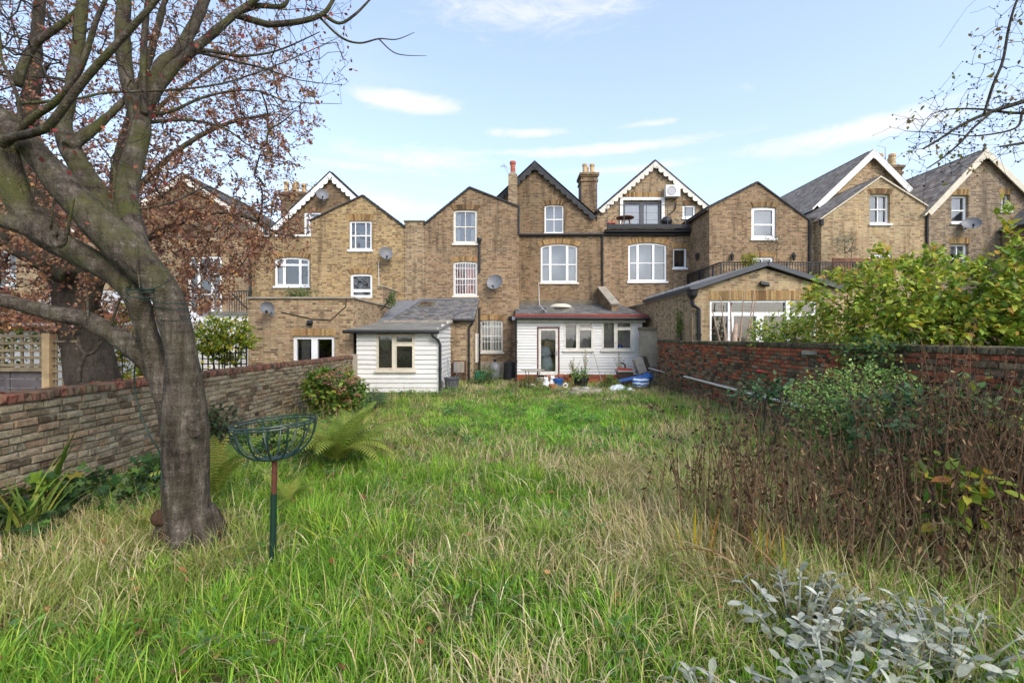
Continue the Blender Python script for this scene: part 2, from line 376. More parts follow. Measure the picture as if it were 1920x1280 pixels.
mat_bark('dark_bark', [(0.25, c4(.022,.018,.014)), (0.5, c4(.060,.047,.036)), (0.8, c4(.12,.10,.075))], c4(.07,.075,.03), 0.4)
mat_bark('twig', [(0.25, c4(.035,.028,.024)), (0.5, c4(.085,.068,.058)), (0.8, c4(.16,.135,.115))], c4(.09,.09,.04), 0.25, 2.0)
mat_bark('burr', [(0.25, c4(.03,.016,.010)), (0.5, c4(.09,.048,.028)), (0.8, c4(.16,.09,.05))], c4(.05,.05,.02), 0.1, 2.0)

t = NT('ground'); p = t.pos()
c = t.ramp(t.noise(p, 1.7, 8, 0.65), [(0.3, c4(.07,.065,.028)), (0.5, c4(.11,.115,.04)), (0.7, c4(.19,.16,.075))])
c = t.mix(1.0, c, t.range(t.noise(p, 30, 4), 0.3, 0.7, 0.6, 1.4, False), 'MULTIPLY')
t.bump(t.noise(p, 20, 6, 0.7), 1.0, 0.05); MAT['ground'] = t.base(c, 0.97, 0.05)
t = NT('patio'); p = t.pos()
c = t.ramp(t.noise(p, 2.4, 8, 0.65), [(0.3, c4(.09,.08,.055)), (0.5, c4(.16,.145,.105)), (0.7, c4(.27,.24,.18))])
c = t.mix(t.range(t.noise(p, 3.5, 5), 0.5, 0.65, 0, 0.6), c, c4(.07,.075,.028))
t.bump(t.noise(p, 20, 6, 0.7), 0.8, 0.03); MAT['patio'] = t.base(c, 0.95, 0.08)

# ------------------------------------------------------------------ mesh helpers
def tag(o, label=None, cat=None, group=None, kind=None):
    if label: o['label'] = label
    if cat: o['category'] = cat
    if group: o['group'] = group
    if kind: o['kind'] = kind
    return o

def thing(name, loc, label, cat, group=None):
    e = bpy.data.objects.new(name, None); COL.objects.link(e)
    e.location = loc; e.empty_display_size = 0.2
    return tag(e, label, cat, group)

def wpos(o):
    v = Vector(o.location)
    p = o.parent
    while p is not None:
        v = v + Vector(p.location); p = p.parent
    return v

def link(name, me, parent=None, loc=None):
    """Meshes are written in world metres; a child is shifted back by its parent's place (parents are never turned)."""
    o = bpy.data.objects.new(name, me); COL.objects.link(o)
    if parent is not None:
        o.parent = parent
        o.location = -wpos(parent) if loc is None else Vector(loc) - wpos(parent)
    elif loc is not None:
        o.location = loc
    return o

class MB:
    def __init__(self): self.v, self.f, self.r, self.cr = [], [], [], 0.0
    def vert(self, p): self.v.append(tuple(p)); self.r.append(self.cr); return len(self.v)-1
    def poly(self, pts):
        i = [self.vert(p) for p in pts]; self.f.append(i)
    def box(self, x0, x1, y0, y1, z0, z1):
        a = [self.vert((x, y, z)) for z in (z0, z1) for (x, y) in ((x0,y0),(x1,y0),(x1,y1),(x0,y1))]
        for q in ((0,3,2,1),(4,5,6,7),(0,1,5,4),(1,2,6,5),(2,3,7,6),(3,0,4,7)): self.f.append([a[k] for k in q])
        return self
    def obox(self, c, ax, ay, az):      # oriented box: centre and three half vectors
        c, ax, ay, az = map(Vector, (c, ax, ay, az))
        a = [self.vert(c + ax*sx + ay*sy + az*sz) for sz in (-1,1) for (sx, sy) in ((-1,-1),(1,-1),(1,1),(-1,1))]
        for q in ((0,3,2,1),(4,5,6,7),(0,1,5,4),(1,2,6,5),(2,3,7,6),(3,0,4,7)): self.f.append([a[k] for k in q])
        return self
    def bar(self, p, q, w, h=None, up=(0,0,1)):   # square bar from p to q
        p, q = Vector(p), Vector(q); d = q-p; L = d.length
        if L < 1e-6: return self
        d /= L; u = Vector(up)
        if abs(d.dot(u)) > 0.98: u = Vector((0, 1, 0))
        s = d.cross(u).normalized(); u2 = s.cross(d)
        return self.obox((p+q)/2, s*(w/2), d*(L/2), u2*((h or w)/2))
    def tube(self, pts, radii, n=8, cap=True):
        pts = [Vector(p) for p in pts]
        if isinstance(radii, (int, float)): radii = [radii]*len(pts)
        rings, prev = [], None
        for i, p in enumerate(pts):
            d = (pts[min(i+1, len(pts)-1)] - pts[max(i-1, 0)])
            d = d.normalized() if d.length > 1e-9 else Vector((0, 0, 1))
            if prev is None:
                a = Vector((0, 0, 1)) if abs(d.z) < 0.9 else Vector((1, 0, 0))
                s = d.cross(a).normalized()
            else:
                s = (prev - d*prev.dot(d)); s = s.normalized() if s.length > 1e-6 else d.orthogonal().normalized()
            prev = s; u = d.cross(s)
            rings.append([self.vert(p + (s*math.cos(k*2*math.pi/n) + u*math.sin(k*2*math.pi/n))*radii[i]) for k in range(n)])
        for a, b in zip(rings, rings[1:]):
            for k in range(n): self.f.append([a[k], a[(k+1) % n], b[(k+1) % n], b[k]])
        if cap: self.f.append(rings[0][::-1]); self.f.append(rings[-1])
        return self
    def lathe(self, c, prof, n=16, cap=True):     # profile: (radius, z) from bottom to top
        rings = [[self.vert((c[0]+r*math.cos(k*2*math.pi/n), c[1]+r*math.sin(k*2*math.pi/n), c[2]+z)) for k in range(n)] for r, z in prof]
        for a, b in zip(rings, rings[1:]):
            for k in range(n): self.f.append([a[k], a[(k+1) % n], b[(k+1) % n], b[k]])
        if cap: self.f.append(rings[0][::-1]); self.f.append(rings[-1])
        return self
    def ring_xform(self, start, M):
        for i in range(start, len(self.v)): self.v[i] = tuple(M @ Vector(self.v[i]))
    def prism(self, pts, y0, y1):                 # polygon in (x, z), pushed from y0 to y1
        tri = tessellate_polygon([[Vector((x, 0, z)) for x, z in pts]])
        a = [self.vert((x, y0, z)) for x, z in pts]; b = [self.vert((x, y1, z)) for x, z in pts]
        for t3 in tri: self.f.append([a[k] for k in t3]); self.f.append([b[k] for k in reversed(t3)])
        n = len(pts)
        for k in range(n): self.f.append([a[k], b[k], b[(k+1) % n], a[(k+1) % n]])
        return self
    def mesh(self, name, smooth=False):
        me = bpy.data.meshes.new(name); me.from_pydata(self.v, [], self.f)
        if any(self.r):
            at = me.attributes.new('rnd', 'FLOAT', 'POINT'); at.data.foreach_set('value', np.array(self.r, dtype=np.float32))
        if smooth: me.polygons.foreach_set('use_smooth', [True]*len(me.polygons))
        me.update(); return me
    def build(self, name, mat, parent=None, smooth=False, kind=None, loc=None, fix=True):
        me = self.mesh(name, smooth)
        if fix:
            import bmesh
            bm = bmesh.new(); bm.from_mesh(me); bmesh.ops.recalc_face_normals(bm, faces=bm.faces); bm.to_mesh(me); bm.free()
        me.materials.append(MAT[mat])
        o = link(name, me, parent, loc)
        if kind: o['kind'] = kind
        return o

def np_mesh(name, verts, faces, mat, col=None, rnd=None, smooth=False):
    """verts (n,3), faces: list of (m,k) integer arrays; col per vertex."""
    me = bpy.data.meshes.new(name)
    me.vertices.add(len(verts)); me.vertices.foreach_set('co', np.ascontiguousarray(verts, dtype=np.float32).ravel())
    faces = [f for f in faces if len(f)]
    loops = np.concatenate([f.ravel() for f in faces]).astype(np.int32)
    tot = np.concatenate([np.full(len(f), f.shape[1]) for f in faces]).astype(np.int32)
    start = np.concatenate([[0], np.cumsum(tot)[:-1]]).astype(np.int32)
    me.loops.add(len(loops)); me.loops.foreach_set('vertex_index', loops)
    me.polygons.add(len(tot)); me.polygons.foreach_set('loop_start', start)
    try: me.polygons.foreach_set('loop_total', tot)
    except Exception: pass
    if smooth: me.polygons.foreach_set('use_smooth', np.ones(len(tot), dtype=bool))
    if col is not None:
        a = me.attributes.new('Col', 'FLOAT_COLOR', 'POINT')
        a.data.foreach_set('color', np.ascontiguousarray(np.concatenate([col, np.ones((len(col), 1))], 1), dtype=np.float32).ravel())
    if rnd is not None:
        a = me.attributes.new('rnd', 'FLOAT', 'POINT'); a.data.foreach_set('value', np.ascontiguousarray(rnd, dtype=np.float32))
    me.update(calc_edges=True); me.validate()
    me.materials.append(MAT[mat]); return me

def vnoise(x, y, seed=0, scale=1.0):
    """smooth value noise 0..1 for numpy arrays"""
    x = np.asarray(x)*scale + 100; y = np.asarray(y)*scale + 100
    r = np.random.default_rng(seed).random((256, 256))
    xi, yi = np.floor(x).astype(int), np.floor(y).astype(int); fx, fy = x-xi, y-yi
    fx = fx*fx*(3-2*fx); fy = fy*fy*(3-2*fy)
    g = lambda a, b: r[a % 256, b % 256]
    return (g(xi,yi)*(1-fx)+g(xi+1,yi)*fx)*(1-fy) + (g(xi,yi+1)*(1-fx)+g(xi+1,yi+1)*fx)*fy

def smooth_path(pts, rad, k=6):
    """Catmull-Rom through 3-D points with radii"""
    P = [Vector(p) for p in pts]; out, ro = [], []
    for i in range(len(P)-1):
        p0, p1, p2, p3 = P[max(i-1,0)], P[i], P[i+1], P[min(i+2,len(P)-1)]
        for j in range(k):
            s = j/k
            out.append(0.5*((2*p1)+(p2-p0)*s+(2*p0-5*p1+4*p2-p3)*s*s+(3*p1-p0-3*p2+p3)*s**3)); ro.append(rad[i]*(1-s)+rad[i+1]*s)
    out.append(P[-1]); ro.append(rad[-1]); return out, ro
# ================================================================== the ground
g = MB(); g.poly([(-400,-400,0),(400,-400,0),(400,400,0),(-400,400,0)])
tag(g.build('ground', 'ground'), kind='structure')
# paved strip behind the house and soil bed along the right wall
g = MB()
YA, YB, XA, XB = 15.3, 20.3, -2.3, 5.3
N = 30
edge = [(XA + (XB-XA)*k/N, YA + 0.35*math.sin(k*1.7) + 0.25*math.sin(k*0.6+1)) for k in range(N+1)]
for k in range(N):
    g.poly([(edge[k][0], edge[k][1], .004), (edge[k+1][0], edge[k+1][1], .004), (edge[k+1][0], YB, .004), (edge[k][0], YB, .004)])
tag(g.build('patio', 'patio'), kind='structure')

def mat_voussoir():
    for nm, st in (('voussoir', [(0.0, c4(.15,.09,.045)), (0.4, c4(.29,.19,.085)), (0.8, c4(.40,.27,.125)), (1.0, c4(.34,.17,.08))]),
                   ('voussoir_dark', [(0.0, c4(.07,.045,.028)), (0.4, c4(.15,.095,.05)), (0.8, c4(.27,.18,.09)), (1.0, c4(.2,.1,.055))])):
        t = NT(nm); c = t.ramp(t.rnd(), st)
        c = t.mix(1.0, c, t.range(t.noise(t.pos(), 20, 4), 0.3, 0.7, 0.75, 1.25, False), 'MULTIPLY')
        MAT[nm] = t.base(c, 0.92, 0.12)
mat_voussoir()

# ================================================================== building blocks
def rect(x0, x1, z0, z1): return [(x0, z0), (x1, z0), (x1, z1), (x0, z1)]
def arched(x0, x1, z0, z1, rise, n=10):
    xm, w = (x0+x1)/2, (x1-x0)/2
    top = [(xm + w*math.cos(math.pi*k/n), z1 - rise + rise*math.sin(math.pi*k/n)**0.9) for k in range(n+1)]
    top = [(x1 - (x1-x0)*k/n, z1 - rise*((2*k/n-1)**2)) for k in range(n+1)]
    return [(x0, z0), (x1, z0)] + top

def facade(parent, name, pts, Y, depth, holes, mat, reveal=0.11, back=True):
    """A wall with real openings: front face round the holes, reveals, and its returns running back by depth."""
    m = MB()
    loops = [[Vector((x, z, 0)) for x, z in pts]] + [[Vector((x, z, 0)) for x, z in h] for h in holes]
    tri = tessellate_polygon(loops)
    flat = [v for lp in loops for v in lp]
    idx = [m.vert((v.x, Y, v.y)) for v in flat]
    for t3 in tri: m.f.append([idx[k] for k in t3])
    for h in holes:
        n = len(h)
        for k in range(n):
            (xa, za), (xb, zb) = h[k], h[(k+1) % n]
            m.poly([(xa, Y, za), (xb, Y, zb), (xb, Y+reveal, zb), (xa, Y+reveal, za)])
    n = len(pts)
    for k in range(n):
        (xa, za), (xb, zb) = pts[k], pts[(k+1) % n]
        m.poly([(xa, Y, za), (xb, Y, zb), (xb, Y+depth, zb), (xa, Y+depth, za)])
    if back:
        tri = tessellate_polygon([[Vector((x, z, 0)) for x, z in pts]])
        idx = [m.vert((x, Y+depth, z)) for x, z in pts]
        for t3 in tri: m.f.append([idx[k] for k in t3])
    return m.build(name, mat, parent, fix=False)

def side_facade(parent, name, ypts, X, thick, mat):
    """wall standing along Y at X; ypts: polygon of (y, z)"""
    m = MB()
    tri = tessellate_polygon([[Vector((y, z, 0)) for y, z in ypts]])
    a = [m.vert((X, y, z)) for y, z in ypts]; b = [m.vert((X+thick, y, z)) for y, z in ypts]
    for t3 in tri: m.f.append([a[k] for k in t3]); m.f.append([b[k] for k in t3])
    n = len(ypts)
    for k in range(n): m.f.append([a[k], a[(k+1) % n], b[(k+1) % n], b[k]])
    return m.build(name, mat, parent)

def curtain_mesh(x0, x1, z0, z1, y, folds, amp=0.03, taper=0.0):
    m = MB(); n = max(6, folds*4)
    top, bot = [], []
    for k in range(n+1):
        s = k/n; x = x0 + (x1-x0)*s; yy = y + amp*math.sin(s*folds*2*math.pi + 0.4*math.sin(s*9))
        top.append(m.vert((x, yy, z1))); bot.append(m.vert((x0 + (x1-x0)*(s*(1-taper)), yy, z0)))
    for k in range(n): m.f.append([top[k], top[k+1], bot[k+1], bot[k]])
    return m

def window(parent, x0, x1, z0, z1, Y, cols=(0.5,), rows=(0.5,), rise=0.0, fw=0.07, bw=0.035, sill=True, frame='white_paint', curtain=None,
           back='blind_grey', recess=0.09, mull=None, sillmat=None, bars=None, skip=None):
    """Sash or casement: frame with glazing bars, a pane in each light, a sill, curtains behind the glass. Returns the hole outline."""
    hole = arched(x0, x1, z0, z1, rise) if rise else rect(x0, x1, z0, z1)
    def topz(x): return z1 - rise*(((x-x0)/(x1-x0)*2-1)**2)
    f = MB(); ya, yb = Y+recess-0.03, Y+recess+0.05
    f.box(x0, x0+fw, ya, yb, z0, topz(x0)-0.002); f.box(x1-fw, x1, ya, yb, z0, topz(x1)-0.002); f.box(x0+fw, x1-fw, ya, yb, z0, z0+fw*1.2)
    n = 10 if rise else 1
    for k in range(n):
        xa, xb = x0+(x1-x0)*k/n, x0+(x1-x0)*(k+1)/n
        s0 = len(f.v); a = [f.vert(p) for p in ((xa,ya-.002,topz(xa)-fw),(xb,ya-.002,topz(xb)-fw),(xb,ya-.002,topz(xb)),(xa,ya-.002,topz(xa)),
                                               (xa,yb,topz(xa)-fw),(xb,yb,topz(xb)-fw),(xb,yb,topz(xb)),(xa,yb,topz(xa)))]
        f.f += [[a[0],a[1],a[2],a[3]],[a[7],a[6],a[5],a[4]],[a[0],a[4],a[5],a[1]],[a[3],a[2],a[6],a[7]]]
    xs = [x0+fw] + [x0+(x1-x0)*c for c in cols] + [x1-fw]
    zs = [z0+fw] + [z0+(z1-z0)*r for r in rows]
    for i, c in enumerate(cols):
        w = (mull[i] if mull else bw)/2; x = x0+(x1-x0)*c
        f.box(x-w, x+w, ya+.004, yb-.01, z0+fw*1.2, topz(x)-fw*0.9)
    for r in rows:
        z = z0+(z1-z0)*r; f.box(x0+fw, x1-fw, ya+.007, yb-.013, z-bw*0.75, z+bw*0.75)
    o = f.build('window', frame, parent)
    for i in range(len(xs)-1):
        zz = zs + [None]
        for j in range(len(zs)):
            if skip and (i, j) in skip: continue
            pa, pb = xs[i], xs[i+1]; g = MB(); yg = Y+recess+0.03
            if zz[j+1] is not None: g.poly([(pa,yg,zz[j]),(pb,yg,zz[j]),(pb,yg,zz[j+1]),(pa,yg,zz[j+1])])
            else:
                k = 6 if rise else 1
                g.poly([(pa,yg,zz[j]),(pb,yg,zz[j])] + [(pb+(pa-pb)*q/k, yg, topz(pb+(pa-pb)*q/k)-fw*0.9) for q in range(k+1)])
            g.build('pane', 'window_glass', o)
    if sill:
        s = MB(); s.box(x0-0.06, x1+0.06, Y-0.07, Y+recess-0.032, z0-0.075, z0+0.012)
        s.build('sill', sillmat or frame, o)
    if back:
        b = MB(); b.box(x0+0.01, x1-0.01, Y+recess+0.42, Y+recess+0.44, z0+0.01, z1-0.01-rise*0.2); b.build('window_backing', back, o)  # grey: a real blind; room: dark sheet standing in for the unlit interior
    for cu in (curtain or ()):
        (ca, cb, cz0, cz1, cm) = cu[:5]
        w = x1-x0; h = z1-z0
        curtain_mesh(x0+w*ca, x0+w*cb, z0+h*cz0, z0+h*cz1, Y+recess+0.12, max(2, int((cb-ca)*w/0.09)), 0.022, cu[5] if len(cu) > 5 else 0).build('curtain', cm, o, smooth=True)
    if bars:
        b = MB(); nb = bars
        for k in range(nb):
            x = x0+(x1-x0)*(k+0.5)/nb; b.tube([(x, Y+recess-0.055, z0+0.03), (x, Y+recess-0.055, z1-0.04)], 0.012, 6)
        b.box(x0+.03, x1-.03, Y+recess-0.062, Y+recess-0.048, z0+(z1-z0)*.33-.012, z0+(z1-z0)*.33+.012); b.box(x0+.03, x1-.03, Y+recess-0.062, Y+recess-0.048, z0+(z1-z0)*.8-.012, z0+(z1-z0)*.8+.012)
        b.build('security_bars', 'white_paint', o)
    return hole

def brick_arch(parent, x0, x1, z1, Y, rise, mat='voussoir', h=0.23, spread=0.28):
    """gauged arch of bricks on end over an opening, a few millimetres proud"""
    m = MB(); w = x1-x0; n = max(6, int(round((w+0.1)/0.078)))
    for k in range(n):
        m.cr = random.random()*0.98+0.01
        def at(s, up):
            x = x0-0.04+(w+0.08)*s; t = s*2-1
            z = z1 - rise*min(1.0, t*t)
            return (x + t*spread*up*0.45, z + 0.006 + up*h*(1-0.10*t*t))
        a, b = (k+0.06)/n, (k+0.94)/n
        q = [at(a,0), at(b,0), at(b,1), at(a,1)]
        m.prism(q, Y-0.006-random.random()*0.004, Y+0.05)
    return m.build('brick_arch', mat, parent)

def slates(parent, e0, e1, r1, r0, mat='slate', w=0.25, course=0.18, t=0.012, name='slates', skip=0.0):
    """Courses of separate lapped slates between eave e0-e1 and ridge r0-r1"""
    e0, e1, r1, r0 = map(Vector, (e0, e1, r1, r0))
    L = max((e1-e0).length, (r1-r0).length); S = ((r0-e0).length + (r1-e1).length)/2
    nr = max(2, int(S/course)); nc = max(2, int(L/w))
    nrm = (e1-e0).cross(r0-e0)
    if nrm.length < 1e-6: nrm = (r1-r0).cross(r0-e0)
    nrm.normalize()
    if nrm.z < 0: nrm = -nrm
    V, F, R = [], [], []
    bil = lambda s, q: (e0*(1-s)+e1*s)*(1-q) + (r0*(1-s)+r1*s)*q
    rr = random.Random(len(V)+nr*nc)
    for i in range(nr):
        off = 0.5 if i % 2 else 0.0
        for j in range(-1, nc):
            s0, s1 = max(0, (j+off)/nc), min(1, (j+1+off)/nc)
            if s1-s0 < 0.15/nc or rr.random() < skip: continue
            g = 0.03/nc; rd = rr.random()
            q0, q1 = i/nr + rr.uniform(-.03, .03)/nr, min(1, (i+1.5)/nr)
            lo, hi = t*(1.7+rr.random()*0.8), t*0.5
            a = [bil(s0+g, q0)+nrm*lo, bil(s1-g, q0)+nrm*lo, bil(s1-g, q1)+nrm*hi, bil(s0+g, q1)+nrm*hi, bil(s0+g, q0), bil(s1-g, q0)]
            b = len(V); V += [tuple(x) for x in a]; R += [rd]*6
            F += [[b, b+1, b+2, b+3], [b+4, b+5, b+1, b]]
    me = bpy.data.meshes.new(name); me.from_pydata(V, [], F)
    at = me.attributes.new('rnd', 'FLOAT', 'POINT'); at.data.foreach_set('value', np.array(R, dtype=np.float32))
    me.materials.append(MAT[mat]); me.update()
    o = link(name, me, parent); o['kind'] = 'stuff'; return o

def gable_roof(parent, l, p, r, Y0, Y1, mat='slate', thick=0.10, over=0.07, slate_sides='lr', edge=None):
    """Two pitches from left eave l over peak p to right eave r (x, z), between Y0 and Y1"""
    m = MB()
    up = thick
    lx, lz = l; px_, pz = p; rx, rz = r
    m.prism([(lx, lz), (px_, pz), (px_, pz+up), (lx-0.02, lz+up*0.8)], Y0-over, Y1)
    m.prism([(px_, pz), (rx, rz), (rx+0.02, rz+up*0.8), (px_, pz+up)], Y0-over, Y1)
    o = m.build('roof', edge or 'dark_board', parent)
    if 'l' in slate_sides:
        slates(o, (lx-0.03, Y1, lz+up*0.8+.004), (lx-0.03, Y0-over, lz+up*0.8+.004), (px_, Y0-over, pz+up+.004), (px_, Y1, pz+up+.004), mat)
    if 'r' in slate_sides:
        slates(o, (rx+0.03, Y0-over, rz+up*0.8+.004), (rx+0.03, Y1, rz+up*0.8+.004), (px_, Y1, pz+up+.004), (px_, Y0-over, pz+up+.004), mat)
    rt = MB(); rt.tube([(px_, Y0+.1, pz+up-.03), (px_, Y1, pz+up-.03)], 0.07, 8); rt.build('ridge_tiles', 'dark_cement', o)
    return o

def bargeboard(parent, a, b, Y, width, mat, scallop=0, th=0.04, depth=0.10):
    """board along a gable slope from a to b (x, z): plain, or cut in scallops along its lower edge"""
    a, b = Vector((a[0], a[1])), Vector((b[0], b[1])); d = b-a; L = d.length; d /= L
    nrm = Vector((-d.y, d.x));  nrm = nrm if nrm.y > 0 else -nrm
    n = max(2, scallop*8); up, lo = [], []
    for k in range(n+1):
        s = k/n; q = a+d*(L*s)
        dip = depth*abs(math.sin(math.pi*scallop*s))**0.7 if scallop else 0
        up.append(q+nrm*0.06); lo.append(q - nrm*(width + dip))
    m = MB()
    for k in range(n):
        m.prism([tuple(up[k]), tuple(up[k+1]), tuple(lo[k+1]), tuple(lo[k])], Y-th, Y)
    return m.build('bargeboard', mat, parent)

def apex(parent, p, Y, mat, w=.15, h=.34):
    m = MB(); m.prism([(p[0], p[1]+.05), (p[0]+w, p[1]-.10), (p[0]+w*.5, p[1]-h*.75), (p[0], p[1]-h), (p[0]-w*.5, p[1]-h*.75), (p[0]-w, p[1]-.10)], Y-.05, Y-.002)
    return m.build('bargeboard_apex', mat, parent)

def chimney(parent, x0, x1, y0, y1, z0, z1, pots, mat='stock_brick_dark', potmat='chimney_pot', ph=0.55, pr=0.13, corbel=True):
    m = MB(); m.box(x0, x1, y0, y1, z0, z1)
    if corbel:
        m.box(x0-.05, x1+.05, y0-.05, y1+.05, z1-.42, z1-.30)
        m.box(x0-.05, x1+.05, y0-.05, y1+.05, z1-.16, z1-.085); m.box(x0-.10, x1+.10, y0-.10, y1+.10, z1-.083, z1+.05)
    o = m.build('chimney_stack', mat, parent)
    f = MB(); f.prism([(x0+.02, z1), (x1-.02, z1), (x1-.1, z1+.12), (x0+.1, z1+.12)], y0+.03, y1-.03); f.build('flaunching', 'cement', o)
    for (px_, py_) in pots:
        p = MB(); p.lathe((px_, py_, z1+.06), [(pr*1.05,0),(pr*.92,.06),(pr*.86,ph*.75),(pr*1.05,ph*.8),(pr*1.08,ph*.95),(pr*.9,ph),(pr*.7,ph-.02)], 14)
        p.build('chimney_pot', potmat, o, smooth=False)
    return o

def pipe(parent, pts, r=0.04, name='drainpipe', mat='black_paint', brackets=True):
    m = MB(); m.tube(pts, r, 8)
    o = m.build(name, mat, parent, smooth=False)
    if brackets:
        b = MB()
        for p, q in zip(pts, pts[1:]):
            p, q = Vector(p), Vector(q)
            if abs(q.z-p.z) > 1.0:
                k = int(abs(q.z-p.z)/0.9)
                for i in range(1, k+1):
                    c = p.lerp(q, i/(k+1)); b.tube([c-Vector((0,0,.035)), c+Vector((0,0,.035))], r*1.35, 8)
        if b.v: b.build('pipe_collars', mat, o)
    return o

def dish(x, y, z, r, label, yaw=0.3, tilt=0.35):
    """satellite dish: bowl, feed arm with its receiver, and a wall bracket"""
    e = thing('satellite_dish', (x, y, z), label, 'satellite dish')
    M = Matrix.Translation((x, y-0.30, z)) @ Matrix.Rotation(yaw, 4, 'Z') @ Matrix.Rotation(math.pi/2 - tilt, 4, 'X')
    m = MB(); m.lathe((0,0,0), [(0.01,-.0),(r*.35,.014),(r*.7,.055),(r*.97,.11),(r,.125),(r*1.0,.112),(r*.7,.045),(r*.35,.004),(0.01,-.012)], 24, False)
    m.ring_xform(0, M); m.build('bowl', 'dish_grey', e, smooth=True)
    a = MB(); a.tube([(0,-r*.98,.1),(0,-r*.85,r*.75)], .014, 6); s=len(a.v); a.lathe((0,-r*.82,r*.72), [(.03,-.05),(.04,0),(.04,.07),(.02,.09)], 8); a.ring_xform(0, M); a.build('feed_arm', 'black_plastic', e)
    b = MB(); b.bar((x, y-.24, z-.03), (x, y, z-.12), .05); b.box(x-.07, x+.07, y-.012, y-.002, z-.22, z-.02); b.build('bracket', 'grey_metal', e)
    return e

YO, YM, YG = 20.4, 22.7, 24.4       # rear outriggers, main rear walls, set-back attic gables
def xz(px, py, Y): return (PX(px, Y), PZ(py, Y))

# ================================================================== middle house
hm = thing('terraced_house', (PX(973, YO), YM, 0), 'brick terraced house with black scalloped bargeboard and white lean-to below', 'house', 'terraced houses')
h1 = window(hm, PX(850,YO), PX(895,YO), PZ(457,YO), PZ(393,YO), YO, rise=0.03, frame='old_white', fw=0.10, curtain=[(.1,.32,.05,.97,'curtain_white',.3),(.72,.9,.05,.97,'curtain_white')], sillmat='old_white')
h2 = window(hm, PX(850,YO), PX(895,YO), PZ(555,YO), PZ(490,YO), YO, rise=0.05, frame='white_paint', fw=0.09, curtain=[(.08,.92,.04,.97,'curtain_red')], bars=9, sillmat='cream_paint')
h3 = window(hm, PX(901,YO), PX(943,YO), PZ(660,YO), PZ(600,YO), YO, rise=0.03, frame='old_white', fw=0.07, curtain=[(.05,.95,.03,.97,'curtain_grey')], bars=8, sillmat='old_white')
facade(hm, 'outrigger_wall', [(PX(797,YO),0),(PX(973,YO),0)] + [xz(973,388,YO), xz(881,353,YO), xz(797,421,YO)], YO, 4.4, [h1,h2,h3], 'stock_brick_brown')
brick_arch(hm, PX(850,YO), PX(895,YO), PZ(393,YO), YO, .03, 'voussoir_dark')
brick_arch(hm, PX(850,YO), PX(895,YO), PZ(490,YO), YO, .05); brick_arch(hm, PX(901,YO), PX(943,YO), PZ(600,YO), YO, .03)
gable_roof(hm, xz(795,423,YO), xz(881,353,YO), xz(974,389,YO), YO, YG+.3, slate_sides='l', thick=0.07)
h4 = window(hm, PX(1021,YM), PX(1057,YM), PZ(438,YM), PZ(384,YM), YM, rise=.05, frame='white_paint', curtain=None)
h5 = window(hm, PX(1014,YM), PX(1083,YM), PZ(530,YM), PZ(457,YM), YM, cols=(.26,.72), rows=(.47,), rise=.14, mull=(.12,.12), fw=.085, frame='white_paint', curtain=[(.05,.22,.03,.9,'curtain_white'),(.76,.95,.03,.9,'curtain_white')], sillmat='old_white')
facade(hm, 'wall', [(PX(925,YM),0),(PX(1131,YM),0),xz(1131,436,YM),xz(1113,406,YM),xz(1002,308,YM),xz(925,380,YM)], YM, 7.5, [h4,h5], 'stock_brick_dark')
brick_arch(hm, PX(1021,YM), PX(1057,YM), PZ(384,YM), YM, .05, 'voussoir_dark'); brick_arch(hm, PX(1014,YM), PX(1083,YM), PZ(457,YM), YM, .14, 'voussoir', .26)
gable_roof(hm, xz(922,383,YM), xz(1002,307,YM), xz(1115,407,YM), YM, 30, slate_sides='', thick=0.10, over=.2, edge='dark_board')
bargeboard(hm, xz(920,384,YM), xz(1002,308,YM), YM-.16, .16, 'dark_board', 8)
bargeboard(hm, xz(1002,308,YM), xz(1117,408,YM), YM-.16, .16, 'dark_board', 11)
chimney(hm, PX(953,YM-1), PX(970,YM-1), YM-1.1, YM-.55, PZ(420,YM-1), PZ(328,YM-1), [(PX(961.5,YM-1), YM-.82)], 'stock_brick', 'red_pot', .65, .14, False)
chimney(hm, PX(1090,25.5), PX(1120,25.5), 25.5, 26.6, 6.5, PZ(326,25.5), [(PX(1098,25.5), 25.8), (PX(1104,25.5), 26.25), (PX(1112,25.5), 25.8)], 'stock_brick_dark', 'chimney_pot', .6, .14)
gt = MB(); gt.tube([(PX(973,YM), YM-.09, PZ(441,YM)), (PX(1131,YM), YM-.09, PZ(440,YM))], .07, 8); gt.build('gutter', 'black_paint', hm)
pipe(hm, [(PX(1130,YM)-.02, YM-.06, PZ(441,YM)), (PX(1130,YM)-.02, YM-.06, PZ(546,YM))], .05)
pipe(hm, [(PX(899,YO), YO-.06, PZ(454,YO)), (PX(899,YO), YO-.06, PZ(510,YO))], .05)
pipe(hm, [(PX(899,YO), YO-.06, PZ(577,YO)), (PX(899,YO), YO-.06, .05)], .05)
pipe(hm, [(PX(974,YO)-.03, YO-.05, PZ(388,YO)), (PX(974,YO)-.03, YO-.05, PZ(440,YO))], .04)
hp = MB(); hp.lathe((PX(899,YO), YO-.1, PZ(458,YO)), [(.05,0),(.11,.16),(.11,.26)], 8); hp.build('hopper', 'black_paint', hm)
pl = MB(); pl.box(PX(897,YO), PX(972,YO), YO-.03, YO+.02, 0, PZ(678,YO)); pl.build('plinth', 'cement', hm)
fl = MB(); fl.box(PX(975,YM), PX(1131,YM), YM-.03, YM+.02, 2.6, PZ(563,YM)); fl.build('flashing', 'dark_cement', hm)
ae = MB()
for a, b in (((945,312),(957,331)),((940,309),(951,314)),((944,307),(953,318)),((938,313),(947,311))):
    ae.bar(P3(a[0],a[1],YM-1), P3(b[0],b[1],YM-1.02), .02)
ae.bar(P3(957,312,YM-1), P3(957,345,YM-1), .03); ae.build('aerial', 'grey_metal', hm)

